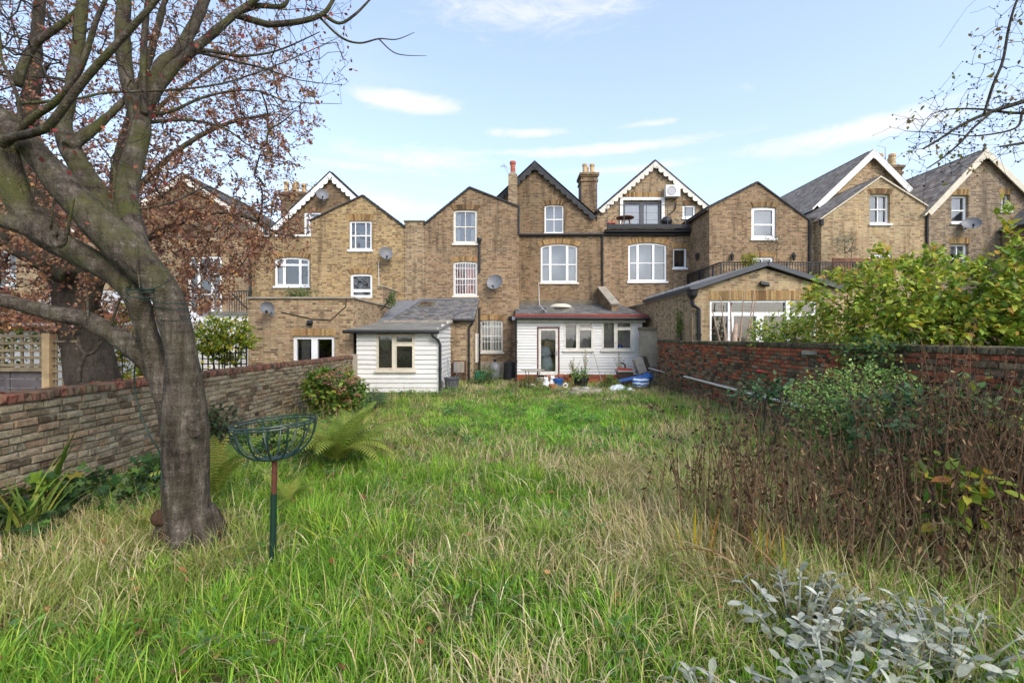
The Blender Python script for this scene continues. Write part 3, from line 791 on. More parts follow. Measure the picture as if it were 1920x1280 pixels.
apex(hm, xz(1002,308,YM), YM-.16, 'dark_board')
# small pier between the two houses, and the left party wall
pm = thing('party_pier', (PX(776,YO), YO, 0), 'narrow flat-topped brick pier standing between two gabled rear wings', 'pier')
q = MB(); q.box(PX(758,YO), PX(796.3,YO), YO+.02, YO+2.2, 0, PZ(416,YO)); q.build('shaft', 'stock_brick', pm)
q = MB(); q.box(PX(757,YO), PX(797,YO)-.02, YO-.02, YO+2.2, PZ(415.9,YO), PZ(413,YO)); q.build('coping', 'dark_cement', pm)

# ================================================================== left house
hl = thing('terraced_house', (PX(585,YO), YM, 0), 'brick terraced house with white scalloped bargeboard and white bay doors', 'house', 'terraced houses')
a1 = window(hl, PX(655,YO), PX(697,YO), PZ(469,YO), PZ(414,YO), YO, cols=(.25,.72), rows=(.5,), frame='white_plastic', fw=.08)
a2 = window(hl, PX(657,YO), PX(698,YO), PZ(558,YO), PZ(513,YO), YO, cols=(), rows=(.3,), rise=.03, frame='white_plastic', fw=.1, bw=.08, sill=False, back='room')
facade(hl, 'outrigger_wall', [(PX(583,YO),0),(PX(757.5,YO),0),xz(757.5,424,YO),xz(680,368,YO),xz(583,412,YO)], YO, 4.4, [a1,a2], 'stock_brick_yellow')
brick_arch(hl, PX(655,YO), PX(697,YO), PZ(414,YO), YO, .0, 'voussoir', .3); brick_arch(hl, PX(657,YO), PX(698,YO), PZ(513,YO), YO, .03, 'voussoir')
gable_roof(hl, xz(580,415,YO), xz(680,368,YO), xz(759,427,YO), YO, YG+.3, slate_sides='r', thick=.06)
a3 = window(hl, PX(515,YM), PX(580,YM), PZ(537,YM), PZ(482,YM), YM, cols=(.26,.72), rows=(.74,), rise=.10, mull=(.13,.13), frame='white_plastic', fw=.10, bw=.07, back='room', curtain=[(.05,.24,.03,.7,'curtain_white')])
facade(hl, 'wall', [(PX(466,YM),0),(PX(700,YM),0),xz(700,444,YM),xz(466,444,YM)], YM, 1.75, [a3], 'stock_brick_yellow')
brick_arch(hl, PX(515,YM), PX(580,YM), PZ(482,YM), YM, .10, 'voussoir', .26)
cp = MB(); cp.box(PX(478,YM), PX(584,YM), YM-.06, YM+.3, PZ(443.8,YM), PZ(440.5,YM)); cp.build('coping', 'white_paint', hl)
a4 = window(hl, PX(570,YG), PX(602,YG), PZ(443,YG), PZ(398,YG), YG, cols=(.3,), rows=(.78,), frame='white_plastic', fw=.1, bw=.06, sill=False, curtain=[(.1,.9,.0,.9,'curtain_white')])
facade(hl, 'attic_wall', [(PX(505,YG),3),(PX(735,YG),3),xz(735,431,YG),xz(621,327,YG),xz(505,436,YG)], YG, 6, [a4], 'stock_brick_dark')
brick_arch(hl, PX(570,YG), PX(602,YG), PZ(398,YG), YG, 0, 'voussoir_dark', .3)
gable_roof(hl, xz(500,441,YG), xz(621,326,YG), xz(738,434,YG), YG, 31, slate_sides='r', over=.2)
bargeboard(hl, xz(505,437,YG), xz(621,327,YG), YG-.15, .17, 'white_paint', 14, depth=.12)
bargeboard(hl, xz(621,327,YG), xz(738,434,YG), YG-.15, .17, 'white_paint', 14, depth=.12)
chimney(hl, PX(523,26), PX(566,26), 26.2, 27.4, 6, PZ(360,26), [(PX(529+k*9.5,26), 26.5+.35*(k % 2)) for k in range(4)], 'stock_brick_dark', 'chimney_pot', .7, .14)

apex(hl, xz(621,327,YG), YG-.15, 'white_paint')
dish(PX(608,YG), YG, PZ(370,YG), .32, 'small grey satellite dish on the white-bargeboarded gable', .5)
dish(PX(726,YO), YO, PZ(479,YO), .30, 'grey satellite dish on blank brick beside two white windows', .5)
dish(PX(929,YO), YO, PZ(532,YO), .36, 'large pale satellite dish beside the red-curtained window', -.25)
wr = MB(); wr.tube([(PX(710,YO), YO-.015, PZ(492,YO)), (PX(711,YO), YO-.015, PZ(552,YO))], .012, 5); wr.build('cable', 'white_plastic', hl)

# ---- left house's single-storey brick extension with flat roof
YL = 14.75
xl = thing('brick_extension', (PX(465,YL), YL, 0), 'flat-roofed pale brick extension with white French doors', 'extension')
XL0, XL1, ZL = PX(465,YL), PX(663,YL), PZ(560,YL)
d0 = window(xl, PX(549,YL), PX(627,YL), .05, PZ(630,YL), YL, cols=(.5,), rows=(), fw=.10, mull=(.20,), frame='white_plastic', sill=False, back=None, curtain=[(.14,.34,.5,.98,'curtain_grey')])
facade(xl, 'wall', [(XL0,0),(XL1,0),(XL1,ZL),(XL0,ZL)], YL, 5.6, [d0], 'reclaimed_brick')
q = MB(); q.box(PX(545,YL), PX(631,YL), YL-.006, YL+.02, PZ(629.9,YL), PZ(614,YL)); ar = None
brick_arch(xl, PX(549,YL), PX(627,YL), PZ(630,YL), YL, 0, 'voussoir', .24, 0.0)
q = MB(); q.box(XL0-.05, XL1+.05, YL-.06, YL+.25, ZL+.002, ZL+.06); q.box(XL1-.24, XL1+.05, YL+.25, YL+5.6, ZL+.002, ZL+.058); q.box(XL0-.05, XL0+.2, YL+.25, YL+5.6, ZL+.002, ZL+.058); q.build('coping', 'cement', xl)
q = MB(); q.box(XL0+.2, XL1-.24, YL+.25, YL+5.6, ZL-.3, ZL-.25); q.build('roof', 'felt_roof', xl)
q = MB(); q.box(XL1-.22, XL1+.02, YL+3.3, YL+5.6, ZL+.06, ZL+.75); q.build('parapet', 'reclaimed_brick', xl)
q = MB(); q.box(XL1-.25, XL1+.05, YL+3.27, YL+5.6, ZL+.752, ZL+.81); q.build('parapet_coping', 'cement', xl)
dish(PX(511,YL), YL, PZ(580,YL), .20, 'grey satellite dish on the flat-roofed brick extension', .35)
fl_ = thing('floodlight', (PX(583,YL), YL, PZ(605,YL)), 'small black floodlight above white French doors', 'light')
q = MB(); q.obox((PX(583,YL), YL-.09, PZ(605,YL)), (.09,0,0), (0,.02,-.03), (0,.03,.05)); q.build('lamp_head', 'black_plastic', fl_)
q = MB(); q.box(PX(583,YL)-.03, PX(583,YL)+.03, YL-.07, YL-.002, PZ(605,YL)+.02, PZ(605,YL)+.06); q.build('bracket', 'black_plastic', fl_)
q = MB(); q.tube([P3(527,585,YL-.02), P3(560,592,YL-.02), P3(585,598,YL-.02), P3(620,600,YL-.02), P3(648,575,YL-.02), P3(650,560,YL-.02)], .012, 5); tag(q.build('wall_cable', 'black_plastic'), 'thin dark cable sagging across the flat-roofed brick extension', 'cable')
# plants in boxes on its roof edge are built with the garden

# ================================================================== far-left house
hf = thing('terraced_house', (PX(360,YM), YM, 0), 'brick terraced house half hidden by the copper-leaved tree', 'house', 'terraced houses')
b1 = window(hf, PX(352,YM), PX(416,YM), PZ(590,YM), PZ(480,YM), YM, cols=(.3,.7), rows=(.35,.7), mull=(.12,.12), frame='white_paint', fw=.12, back='room')
b2 = window(hf, PX(230,YM), PX(290,YM), PZ(560,YM), PZ(490,YM), YM, rise=.1, back='room')
facade(hf, 'wall', [(PX(120,YM),0),(PX(465,YM),0),xz(465,446,YM),xz(120,446,YM)], YM, 1.7, [b1,b2], 'stock_brick')
facade(hf, 'attic_wall', [(PX(190,YG),3),(PX(500,YG),3),xz(500,430,YG),xz(345,330,YG),xz(190,430,YG)], YG, 6, [], 'stock_brick_dark')
gable_roof(hf, xz(186,434,YG), xz(345,329,YG), xz(504,434,YG), YG, 31, slate_sides='r', over=.2)
bargeboard(hf, xz(190,431,YG), xz(345,330,YG), YG-.15, .2, 'old_white', 12); bargeboard(hf, xz(345,330,YG), xz(500,431,YG), YG-.15, .2, 'old_white', 12)
rl = MB()
rl.bar((PX(300,YM), YM+.1, PZ(420,YM)), (PX(524,YM), YM+.1, PZ(420,YM)), .04); rl.bar((PX(300,YM), YM+.1, PZ(443,YM)), (PX(524,YM), YM+.1, PZ(443,YM)), .03)
for k in range(46):
    x = PX(300,YM) + (PX(524,YM)-PX(300,YM))*k/45; rl.box(x-.009, x+.009, YM+.09, YM+.11, PZ(443.5,YM), PZ(420,YM))
rl.build('railing', 'charcoal_metal', hf)
pipe(hf, [(PX(471,YM), YM-.08, PZ(460,YM)), (PX(471,YM), YM-.08, 2.5)], .06)
# the terrace goes on to the left, behind the trees
hg = thing('terraced_house', (PX(-60,YM), YM, 0), 'brick terraced house at the far end of the row behind the copper tree', 'house', 'terraced houses')
e1 = window(hg, PX(-40,YM), PX(30,YM), PZ(540,YM), PZ(470,YM), YM, cols=(.26,.72), rows=(.47,), rise=.12, mull=(.12,.12), back='room')
facade(hg, 'wall', [(PX(-330,YM),0),(PX(118,YM),0),xz(118,446,YM),xz(-330,446,YM)], YM, 1.7, [e1], 'stock_brick')
facade(hg, 'attic_wall', [(PX(-170,YG),3),(PX(150,YG),3),xz(150,430,YG),xz(-10,325,YG),xz(-170,430,YG)], YG, 6, [], 'stock_brick_dark')
gable_roof(hg, xz(-174,434,YG), xz(-10,324,YG), xz(154,434,YG), YG, 31, slate_sides='r', over=.2)
bargeboard(hg, xz(-170,431,YG), xz(-10,325,YG), YG-.15, .2, 'old_white', 12); bargeboard(hg, xz(-10,325,YG), xz(150,431,YG), YG-.15, .2, 'old_white', 12)
we = thing('white_extension', (PX(420,17), 17, 0), 'white rendered extension with flat roof and box balcony behind yellow hedge', 'extension')
q = MB(); q.box(PX(330,17), PX(468,17), 17, 21, 0, PZ(590,17)); q.build('wall', 'white_paint', we)
q = MB(); q.box(PX(326,17), PX(468,17), 16.9, 21, PZ(590,17)+.002, PZ(584,17)); q.build('roof', 'felt_roof', we)
q = MB()
q.bar((PX(432,17),16.95,PZ(546,17)), (PX(470,17),16.95,PZ(546,17)), .04)
for k in range(9): q.bar((PX(432+k*4.5,17),16.95,PZ(584,17)), (PX(432+k*4.5,17),16.95,PZ(546,17)), .018)
q.bar((PX(432,17),16.95,PZ(546,17)), (PX(466,17),16.95,PZ(580,17)), .04); q.build('railing', 'black_paint', we)

# ================================================================== right house with the roof terrace
hr = thing('terraced_house', (PX(1210,YM), YM, 0), 'brick terraced house with attic roof terrace and arched white window', 'house', 'terraced houses')
c1 = window(hr, PX(1178,YM), PX(1250,YM), PZ(528,YM), PZ(455,YM), YM, cols=(.25,.66), rows=(.48,), rise=.12, mull=(.11,.11), fw=.09, frame='white_plastic')
c2 = window(hr, PX(1262,YM), PX(1287,YM), PZ(503,YM), PZ(466,YM), YM, cols=(), rows=(), frame='white_plastic', fw=.07, back='room')
facade(hr, 'wall', [(PX(1131,YM)+.01,0),(PX(1345,YM),0),xz(1345,437,YM),(PX(1131,YM)+.01,PZ(437,YM))], YM, 1.68, [c1,c2], 'stock_brick_brown')
brick_arch(hr, PX(1178,YM), PX(1250,YM), PZ(455,YM), YM, .12, 'voussoir', .27); brick_arch(hr, PX(1262,YM), PX(1287,YM), PZ(466,YM), YM, 0, 'voussoir', .26, .1)
c3 = window(hr, PX(1168,YG), PX(1240,YG), PZ(424,YG), PZ(377,YG), YG, cols=(.5,), rows=(), frame='charcoal_metal', fw=.12, mull=(.22,), sill=False, curtain=[(.08,.46,.0,.95,'curtain_white'),(.54,.93,.0,.95,'curtain_white')])
c4_ = window(hr, PX(1280,YG), PX(1304,YG), PZ(409,YG), PZ(385,YG), YG, cols=(), rows=(), frame='white_plastic', fw=.1, curtain=None)
facade(hr, 'attic_wall', [(PX(1120,YG),4),(PX(1345,YG),4),xz(1345,404,YG),xz(1227,306,YG),xz(1120,396,YG)], YG, 6, [c3,c4_], 'stock_brick')
q = MB(); q.box(PX(1164,YG)-.05, PX(1244,YG)+.05, YG-.05, YG-.004, PZ(375.5,YG), PZ(374,YG)+.10); q.box(PX(1164,YG)-.05, PX(1168,YG)-.003, YG-.05, YG-.004, PZ(424,YG), PZ(375.6,YG)); q.box(PX(1240,YG)+.003, PX(1244,YG)+.05, YG-.05, YG-.004, PZ(424,YG), PZ(375.6,YG)); q.build('door_surround', 'white_paint', hr)
brick_arch(hr, PX(1168,YG), PX(1240,YG), PZ(371,YG), YG, 0, 'voussoir', .3, .0)
brick_arch(hr, PX(1280,YG), PX(1304,YG), PZ(385,YG), YG, 0, 'voussoir_dark', .26, .1)
gable_roof(hr, xz(1118,399,YG), xz(1227,305,YG), xz(1348,408,YG), YG, 31, slate_sides='l', over=.2)
bargeboard(hr, xz(1122,396,YG), xz(1227,306,YG), YG-.15, .13, 'old_white', 13, depth=.14); bargeboard(hr, xz(1227,306,YG), xz(1345,405,YG), YG-.15, .13, 'old_white', 13, depth=.14)
q = MB(); q.box(PX(1134,YM), PX(1291,YM), YM-.28, YM+1.6, PZ(437,YM)+.01, PZ(432,YM)); q.box(PX(1136,YM), PX(1289,YM), YM-.40, YM-.28, PZ(432,YM)+.012, PZ(424,YM)); q.build('terrace_deck', 'dark_board', hr)
gt = MB(); gt.tube([(PX(1133,YM), YM-.09, PZ(440,YM)), (PX(1292,YM), YM-.09, PZ(440,YM))], .07, 8); gt.build('gutter', 'black_paint', hr)
q = MB()
for z in (386, 399, 412): q.tube([P3(1138,z,YM-.35), P3(1285,z,YM-.35)], .006, 5)
for x in (1138, 1170, 1212, 1252, 1285): q.bar(P3(x,384,YM-.35), P3(x,426,YM-.35), .025)
q.tube([P3(1138,384,YM-.35), P3(1285,384,YM-.35)], .016, 6); q.build('terrace_railing', 'charcoal_metal', hr)
apex(hr, xz(1227,306,YG), YG-.15, 'old_white')
# outrigger
o1 = window(hr, PX(1409,YO), PX(1455,YO), PZ(448,YO), PZ(388,YO), YO, cols=(), rows=(.45,), rise=.04, frame='white_plastic', fw=.13, bw=.05)
o2 = window(hr, PX(1410,YO), PX(1450,YO), PZ(560,YO), PZ(482,YO), YO, cols=(.5,), rows=(.6,), frame='white_plastic', fw=.1, back='room')
facade(hr, 'outrigger_wall', [(PX(1330,YO),0),(PX(1515,YO),0),xz(1515,412,YO),xz(1420,343,YO),xz(1330,388,YO)], YO, 4.4, [o1,o2], 'stock_brick_brown')
brick_arch(hr, PX(1409,YO), PX(1455,YO), PZ(388,YO), YO, .04, 'voussoir_dark'); brick_arch(hr, PX(1410,YO), PX(1450,YO), PZ(482,YO), YO, 0, 'voussoir')
gable_roof(hr, xz(1326,391,YO), xz(1420,343,YO), xz(1518,415,YO), YO, YG+1.2, slate_sides='l', thick=.06)
q = MB(); q.tube([(PX(1328,YO)-.05, YO-.05, PZ(393,YO)), (PX(1328,YO)-.05, YM, PZ(393,YO)-.02)], .06, 8); q.build('eaves_gutter', 'black_paint', hr)
# party upstand between middle and right houses
pu = thing('party_parapet', (PX(1131,YM), YM, 0), 'sloping brick party parapet with pale coping between the lean-to roofs', 'parapet')
side_facade(pu, 'upstand', [(19.6,0),(22.66,0),(22.66,PZ(540,22.7)),(19.6,PZ(572,19.6))], PX(1131,21.5)-.02, .3, 'stock_brick_dark')
q = MB(); q.bar((PX(1131,21.5)+.13, 19.55, PZ(572,19.6)+.04), (PX(1131,21.5)+.13, 22.62, PZ(540,22.7)+.04), .40, .07); q.build('coping', 'cement', pu)

for px_, lab in ((1309, 'lantern on the side of the terraced rear wing'), (1370, 'black wall lantern beside the big plastic sash window'), (1485, 'black wall lantern next to the corner of the rear wing')):
    y = YO if px_ > 1330 else 21.6
    e = thing('wall_lantern', (PX(px_,y), y, PZ(483,y)), lab, 'lantern')
    cx, cz = PX(px_,y), PZ(483,y); sx = cx if px_ > 1330 else PX(1330,YO)-.12
    q = MB(); q.lathe((sx, y-.14, cz-.16), [(.05,0),(.09,.22),(.10,.25),(.03,.34),(.015,.40)], 6); q.build('lantern_body', 'black_paint', e)
    q = MB()
    if px_ > 1330: q.bar((sx, y-.14, cz+.2), (sx, y-.003, cz+.12), .03)
    else: q.bar((sx, y-.14, cz+.2), (PX(1330,YO)-.003, y-.14, cz+.12), .03)
    q.build('bracket', 'black_paint', e)
ac = thing('air_conditioner', (PX(1257,YG), YG, PZ(370,YG)), 'white air-conditioning unit on the attic gable above the roof terrace', 'air conditioner')
cx, cz = PX(1257,YG), PZ(362,YG)
q = MB(); q.box(cx-.38, cx+.38, YG-.42, YG-.10, cz-.30, cz+.30); q.build('case', 'white_paint', ac)
q = MB(); q.lathe((0,0,0), [(.24,0),(.24,.02),(.21,.02),(.20,.005)], 20); q.ring_xform(0, Matrix.Translation((cx-.08, YG-.42, cz)) @ Matrix.Rotation(math.pi/2,4,'X')); q.build('fan_grille', 'grey_metal', ac)
q = MB(); q.bar((cx-.3, YG-.4, cz-.32), (cx-.3, YG, cz-.32), .04); q.bar((cx+.3, YG-.4, cz-.32), (cx+.3, YG, cz-.32), .04); q.build('bracket', 'grey_metal', ac)
q = MB(); q.tube([P3(1268,378,YG-.05), P3(1266,392,YG-.05), P3(1255,402,YG-.05)], .03, 6); q.build('hose', 'black_plastic', ac)
# things on the roof terrace
zt, yt = PZ(432,YM), YM+.5
e = thing('round_table', (PX(1172,yt), yt, zt), 'round brown wooden table on the roof terrace', 'table')
zt = PZ(432,YM)
q = MB(); q.lathe((PX(1172,yt), yt, zt+.74), [(.45,0),(.46,.02),(.45,.04)], 20); q.build('table_top', 'wood_brown', e)
for k in range(3):
    a = k*2.1; q = MB(); q.bar((PX(1172,yt)+.3*math.cos(a), yt+.3*math.sin(a), zt), (PX(1172,yt)+.2*math.cos(a), yt+.2*math.sin(a), zt+.74), .06); q.build('leg', 'wood_brown', e)
e = thing('folding_chair', (PX(1146,yt), yt, zt), 'wooden folding chair with red cushion beside the terrace table', 'chair')
X = PX(1146,yt)
for s in (-.2, .2):
    q = MB(); q.bar((X-.3, yt+s, zt), (X+.12, yt+s, zt+.75), .04); q.build('leg', 'wood_brown', e); q = MB(); q.bar((X+.25, yt+s*.85, zt), (X-.15, yt+s*.85, zt+.45), .035); q.build('leg', 'wood_brown', e)
q = MB(); q.box(X-.2, X+.18, yt-.2, yt+.2, zt+.44, zt+.52); q.build('cushion', 'curtain_red', e)
e = thing('barbecue', (PX(1250,yt), yt, zt), 'black kettle barbecue on the roof terrace', 'barbecue'); X = PX(1250,yt)
q = MB(); q.lathe((X, yt, zt+.35), [(.05,0),(.2,.05),(.28,.2),(.27,.3),(.2,.42),(.05,.48)], 18); q.build('kettle', 'black_paint', e, smooth=True)
for k in range(3): q = MB(); q.bar((X+.22*math.cos(k*2.1), yt+.22*math.sin(k*2.1), zt), (X+.1*math.cos(k*2.1), yt+.1*math.sin(k*2.1), zt+.4), .025); q.build('leg', 'grey_metal', e)
for k, (px_, lab, m_) in enumerate(((1190, 'small terracotta pot in the middle of the roof terrace', 'terracotta'), (1231, 'orange terracotta pot next to the barbecue', 'terracotta'), (1268, 'low dark green covered pot at the end of the roof terrace', 'green_plastic'))):
    e = thing('plant_pot', (PX(px_,yt), yt-.3, zt), lab, 'pot')
    q = MB(); q.lathe((PX(px_,yt), yt-.3, zt), [(.12,0),(.17,.25),(.19,.25),(.19,.3),(.15,.3),(.14,.26)], 12); q.build('pot_body', m_, e)
    q = MB(); q.lathe((PX(px_,yt), yt-.3, zt+.25), [(.14,0),(.05,.02)], 10); q.build('soil', 'ground', e)

# ================================================================== right brick extension with low gable, and the terrace behind
YR = 14.0
xr = thing('brick_extension', (PX(1300,YR), YR, 0), 'gabled brick extension with grey metal roof edge and white folding doors', 'extension')
XR0, XRP = 5.62, PX(1435,YR); XR1 = 2*XRP - XR0; ZRE, ZRP = PZ(543,YR), PZ(503,YR)
w1 = rect(PX(1331,YR), PX(1532,YR), .06, PZ(563,YR))
facade(xr, 'wall', [(XR0,0),(XR1,0),(XR1,ZRE),(XRP,ZRP),(XR0,ZRE)], YR, 5.0, [w1], 'stock_brick_pale')
x0, x1, z0, z1 = PX(1331,YR), PX(1532,YR), .06, PZ(563,YR)
f = MB(); ya, yb = YR+.04, YR+.12
zt1, zt0 = PZ(585,YR), PZ(592,YR)
f.box(x0, x0+.07, ya, yb, z0, z1); f.box(x1-.07, x1, ya, yb, z0, z1); f.box(x0+.07, x1-.07, ya+.002, yb, z1-.06, z1); f.box(x0+.07, x1-.07, ya+.003, yb, zt0, zt1)
f.box(PX(1366,YR), PX(1371,YR), ya+.004, yb-.01, z0, z1); f.box(PX(1371,YR)+.01, PX(1376,YR), ya-.03, yb-.01, z0, zt0); f.box(PX(1418,YR), PX(1432,YR), ya-.03, yb-.01, z0, zt0); f.box(PX(1474,YR), PX(1482,YR), ya-.028, yb-.01, z0, z1)
fo = f.build('door_frame', 'white_plastic', xr)
for a, b, c, d in ((1336,1366,z0,zt0),(1376,1418,z0,zt0),(1432,1474,z0,zt0),(1482,1528,z0,zt0),(1336,1366,zt1,z1-.06),(1371,1474,zt1,z1-.06),(1482,1528,zt1,z1-.06)):
    g = MB(); g.poly([(PX(a,YR),YR+.09,c),(PX(b,YR),YR+.09,c),(PX(b,YR),YR+.09,d),(PX(a,YR),YR+.09,d)]); g.build('pane', 'window_glass', fo)
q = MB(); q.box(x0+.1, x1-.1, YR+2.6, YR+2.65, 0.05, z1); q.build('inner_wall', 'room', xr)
brick_arch(xr, x0, x1, z1, YR, 0, 'voussoir', .30, 0)
q = MB()
for (a, b) in (((XR0-.15,ZRE-.05),(XRP,ZRP+.06)),((XRP,ZRP+.06),(XR1+.15,ZRE-.05))):
    d = Vector((b[0]-a[0], b[1]-a[1])).normalized(); n2 = Vector((-d.y, d.x))
    q.prism([a, b, (b[0]+n2.x*.13, b[1]+n2.y*.13+.02), (a[0]+n2.x*.13, a[1]+n2.y*.13)], YR-.16, YR+4.9)
ro = q.build('roof', 'charcoal_metal', xr)
# standing seams and skylights on the left pitch
d = Vector((XRP-XR0, 0, ZRP-ZRE)).normalized(); n3 = Vector((-d.z, 0, d.x))
q = MB()
for k in range(8):
    y = YR+.3+k*.6; a = Vector((XR0-.1, y, ZRE+.02))+n3*.13; q.bar(a, a+d*2.35, .03, .05, n3)
q.build('seams', 'lead', ro)
for y in (YR+1.6, YR+3.2):
    a = Vector((XR0+.35, y, ZRE+.13))+n3*.14; q = MB(); q.obox(a+d*.55, d*.5, (0,.38,0), n3*.05); so = q.build('skylight_frame', 'charcoal_metal', ro)
    q = MB(); q.obox(a+d*.55+n3*.056, d*.43, (0,.31,0), n3*.004); q.build('pane', 'skylight_glass', so)
side_facade(xr, 'side_wall', [(YR,0),(22.65,0),(22.65,ZRE-.1),(YR+.02,ZRE-.1)], XR0-.05, .048, 'reclaimed_brick')
q = MB(); q.bar((XR0-.02, YR-.02, ZRE-.06), (XR0-.02, 22.6, ZRE-.06), .14, .07); q.build('side_coping', 'cement', xr)
q = MB(); q.box(XR0, 9.0, YR+4.95, 22.65, 2.8, ZRE-.12); q.build('lower_roof', 'lead', xr)
q = MB(); q.lathe((XR0-.10, YR-.12, ZRE-.32), [(.06,0),(.15,.12),(.17,.26),(.19,.30)], 10); q.build('hopper', 'black_plastic', xr)
pipe(xr, [(XR0-.10, YR-.12, ZRE-.3), (XR0-.08, YR-.12, ZRE-.48), (XR0+.10, YR-.10, ZRE-.6), (XR0+.13, YR-.10, .3)], .065, mat='black_plastic')
e = thing('floodlight', (PX(1430,YR), YR, PZ(533,YR)), 'black floodlight under the peak of the gabled brick extension', 'light')
q = MB(); q.obox((PX(1430,YR), YR-.1, PZ(533,YR)), (.13,0,-.02), (0,.05,-.02), (0,.03,.05)); q.build('lamp_head', 'black_plastic', e); q = MB(); q.box(PX(1428,YR)-.04, PX(1428,YR)+.04, YR-.07, YR-.002, PZ(533,YR)-.04, PZ(533,YR)+.06); q.build('bracket', 'black_plastic', e)
q = MB(); q.box(PX(1412,YR)-.12, PX(1412,YR)+.12, YR-.012, YR+.01, PZ(519,YR)-.035, PZ(519,YR)+.035); q.build('air_brick', 'dark_cement', xr)
# terrace with iron railing
rt = thing('roof_terrace', (8.7, 19, 0), 'roof terrace with black iron railing behind the gabled brick extension', 'terrace')
ZT = PZ(492,19.0)
q = MB(); q.box(8.72, 15.2, 18.97, 20.36, 0, ZT-1.05); q.build('base', 'stock_brick_pale', rt)
def rails(pts, zt_, name, sp=.115, h=1.0):
    q = MB()
    for (a, b) in zip(pts, pts[1:]):
        a, b = Vector(a), Vector(b); L = (b-a).length; n = int(L/sp)
        q.bar(a+Vector((0,0,zt_)), b+Vector((0,0,zt_)), .05); q.bar(a+Vector((0,0,zt_-.10)), b+Vector((0,0,zt_-.10)), .025); q.bar(a+Vector((0,0,zt_-h+.06)), b+Vector((0,0,zt_-h+.06)), .03)
        for k in range(n+1):
            p = a.lerp(b, k/n); w = .011 if k % 12 else .025
            q.box(p.x-w, p.x+w, p.y-w, p.y+w, zt_-h-.05, zt_)
    return q.build(name, 'black_paint', rt)
rails([(8.76, 22.6, 0), (8.76, 19.05, 0)], ZT, 'railing'); rails([(8.76, 19.0, 0), (15.1, 19.0, 0)], ZT, 'railing')
q = MB(); q.box(PX(1562,19.6), PX(1680,19.6), 19.6, 19.66, ZT-1.0, PZ(486,19.6)+.05); tag(q.build('screen_panel', 'wood_brown'), 'dark brown wicker screen behind the terrace railing', 'screen')
q = MB(); q.box(PX(1520,18.5), PX(1545,18.5), 18.4, 18.9, ZT-1.1, PZ(518,18.5)); tag(q.build('planter_box', 'terracotta'), 'square terracotta planter below the dark wicker screen', 'planter')

# ================================================================== second right house
Y2 = 20.0
h2_ = thing('terraced_house', (PX(1640,Y2), Y2, 0), 'brick terraced house with plain white verge and big slate roof', 'house', 'terraced houses')
r1 = window(h2_, PX(1631,Y2), PX(1669,Y2), PZ(420,Y2), PZ(363,Y2), Y2, rise=.04, frame='white_paint', fw=.09, recess=.16, curtain=[(.55,.9,.05,.97,'curtain_white')])
r2 = window(h2_, PX(1630,Y2), PX(1672,Y2), PZ(540,Y2), PZ(476,Y2), Y2, cols=(.5,), rows=(.5,), frame='white_plastic', fw=.09, back='room')
facade(h2_, 'outrigger_wall', [(PX(1540,Y2),0),(PX(1735,Y2),0),xz(1735,386,Y2),xz(1650,333,Y2),xz(1540,410,Y2)], Y2, 2.9, [r1,r2], 'stock_brick_pale', reveal=.2)
brick_arch(h2_, PX(1631,Y2), PX(1669,Y2), PZ(363,Y2), Y2, .04, 'voussoir_dark')
gable_roof(h2_, xz(1536,413,Y2), xz(1650,333,Y2), xz(1738,388,Y2), Y2, YM+.4, 'slate_brown', slate_sides='lr', thick=.06, edge='cream_paint')
facade(h2_, 'wall', [(PX(1531,YM),0),(PX(1735,YM),0),xz(1735,392,YM),xz(1632,288,YM),xz(1531,383,YM)], YM, 7.4, [], 'stock_brick')
gable_roof(h2_, xz(1518,396,YM), xz(1632,287,YM), xz(1738,395,YM), YM, 30.2, 'slate_brown', slate_sides='lr', thick=.1, over=.25, edge='white_paint')
bargeboard(h2_, xz(1527,388,YM), xz(1632,288,YM), YM-.2, .19, 'white_paint'); bargeboard(h2_, xz(1632,288,YM), xz(1737,394,YM), YM-.2, .19, 'white_paint')
apex(h2_, xz(1632,288,YM), YM-.2, 'white_paint')
q = MB(); q.box(PX(1516,YO), PX(1541,YO), YO+.03, YO+2, 0, PZ(411,YO)); q.build('side_wing', 'stock_brick', h2_)
q = MB(); q.box(PX(1514,YO), PX(1541,YO), YO-.06, YO+2, PZ(410.9,YO), PZ(408,YO)); q.build('gutter_board', 'black_paint', h2_)
pipe(h2_, [(PX(1538,Y2), Y2-.08, PZ(412,Y2)), (PX(1538,Y2), Y2-.08, PZ(424,Y2))], .09, 'hopper', brackets=False)
pipe(h2_, [(PX(1515,YO)+.05, YO-.05, PZ(414,YO)), (PX(1515,YO)+.05, YO-.05, 3.2)], .05)
chimney(h2_, PX(1658,25.5), PX(1692,25.5), 25.5, 27, 8, PZ(312,25.5), [(PX(1654+12*k,25.5)+.1, 25.8+.5*(k % 2)) for k in range(4)], 'stock_brick_dark', 'chimney_pot', .75, .17)
q = MB(); q.bar(P3(1645,273,26), P3(1662,277,26), .02); q.bar(P3(1660,276,26), P3(1660,300,26), .03); q.build('aerial', 'grey_metal', h2_)

